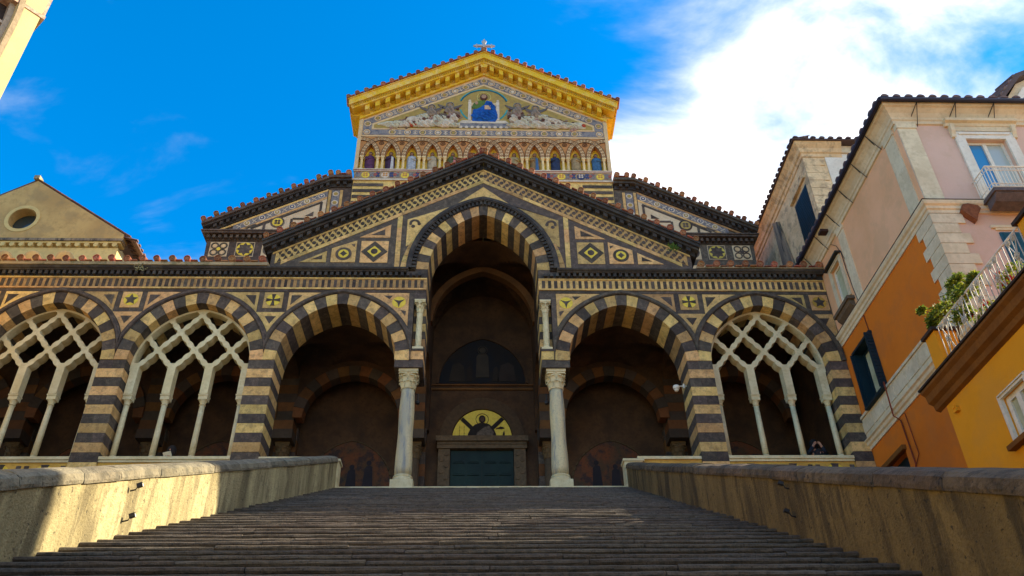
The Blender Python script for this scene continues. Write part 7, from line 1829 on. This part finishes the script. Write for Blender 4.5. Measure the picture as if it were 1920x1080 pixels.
# people at the windows of the arcade (about two metres tall at the scale of this church)
PS = 1.28
def stand(x, y, z, label, pose, **k):
    t = person(label, (x, y, z), pose, **k); t.scale = (PS, PS, PS); return t
p_ = on(322, 842, 1, 0.55)
W1 = stand(p_.x, 1.10, 0.0, 'dark-haired person leaning on the window sill reading a leaflet', {'pel': (0, 0, 0.80), 'che': (0, -0.20, 1.00), 'nek': (0, -0.35, 1.13), 'hd0': (0, -0.40, 1.19), 'hd1': (0, -0.43, 1.27), 'hd2': (0, -0.42, 1.35), 'shl': (-0.17, -0.30, 1.09), 'shr': (0.17, -0.30, 1.09), 'elbl': (-0.24, -0.42, 0.98), 'elbr': (0.24, -0.42, 0.98), 'hanl': (-0.10, -0.60, 1.01), 'hanr': (0.10, -0.60, 1.01), 'hipl': (-0.10, 0.02, 0.76), 'hipr': (0.10, 0.02, 0.76), 'knel': (-0.11, 0.0, 0.45), 'kner': (0.11, 0.0, 0.45)}, top=colour('cloth_navy', (0.03, 0.02, 0.05)))
b = MB(); b.box(-0.14, 0.14, -0.003, 0.003, -0.09, 0.09); b.xf(Matrix.Translation((p_.x + 0.02, 1.10 - 0.70 * PS, 1.345)) @ Matrix.Rotation(-0.25, 4, 'Y') @ Matrix.Rotation(0.7, 4, 'X')); tag(obj('leaflet', b, PAPER), 'pale folded leaflet held by the person at the second window', 'leaflet')
p_ = on(1536, 850, 1, 0.55)
stand(p_.x, 1.08, 0.0, 'person with long dark hair looking out above the right window sill', {'pel': (0, 0, 0.74), 'che': (0, -0.18, 0.92), 'nek': (0, -0.33, 1.02), 'hd0': (0, -0.38, 1.07), 'hd1': (0, -0.41, 1.15), 'hd2': (0, -0.40, 1.23), 'shl': (-0.17, -0.28, 0.98), 'shr': (0.17, -0.28, 0.98), 'elbl': (-0.24, -0.34, 0.84), 'elbr': (0.24, -0.34, 0.84), 'hanl': (-0.12, -0.42, 0.90), 'hanr': (0.12, -0.42, 0.90), 'hipl': (-0.10, 0.02, 0.70), 'hipr': (0.10, 0.02, 0.70), 'knel': (-0.11, -0.06, 0.40), 'kner': (0.11, -0.06, 0.40)}, top=CLOTH_W)
p_ = on(1524, 825, 1, 1.35)
stand(p_.x, 1.40, 0.15, 'dark-clothed person with raised arms behind the right window', {'elbl': (-0.26, -0.16, 1.28), 'hanl': (-0.10, -0.26, 1.52), 'elbr': (0.26, -0.16, 1.28), 'hanr': (0.10, -0.26, 1.52)})
# security camera on the right arch
c = on(1268, 727, 1, 0.55)
CC = thing('security_camera', 'white dome security camera inside the right open arch', 'camera', tuple(c))
b = MB(); b.tube([(c.x + 0.30, c.y, c.z + 0.07), (c.x + 0.02, c.y, c.z + 0.06)], 0.022, 6); b.tube([(c.x + 0.30, c.y, c.z + 0.16), (c.x + 0.30, c.y, c.z - 0.02)], 0.035, 6); b.tube([(c.x + 0.30, c.y, c.z + 0.07), (c.x + 0.62, c.y, c.z + 0.07)], 0.018, 5); obj('bracket', b, WHITEP, CC)
b = MB(); b.lathe([(0.11, 0.10), (0.13, 0.06), (0.12, -0.02), (0.09, -0.06)], c.x, c.y, 16, c.z - 0.02); obj('housing', b, WHITEP, CC, smooth=True)
b = MB(); b.lathe([(0.088, 0.0), (0.075, -0.05), (0.03, -0.085), (0.005, -0.09)], c.x, c.y, 14, c.z - 0.08); obj('dome', b, WHITEP, CC, smooth=True)
# lamps hanging inside beside the column capitals
for sg, lab in ((-1, 'small black hanging lamp behind the left column capital'), (1, 'small black hanging lamp behind the right column capital')):
    b = MB(); X, Y, Z = sg * 2.45, 0.75, 3.72; b.tube([(X, Y, Z + 0.35), (X, Y, Z)], 0.025, 6); b.lathe([(0.05, 0.06), (0.09, 0.02), (0.08, -0.06), (0.02, -0.08)], X, Y, 10, Z - 0.02); b.tube([(X, Y, Z + 0.33), (X + sg * 0.55, Y, Z + 0.40)], 0.02, 6); tag(obj('hanging_lamp', b, IRON), lab, 'lamp', 'hanging lamps by the columns')
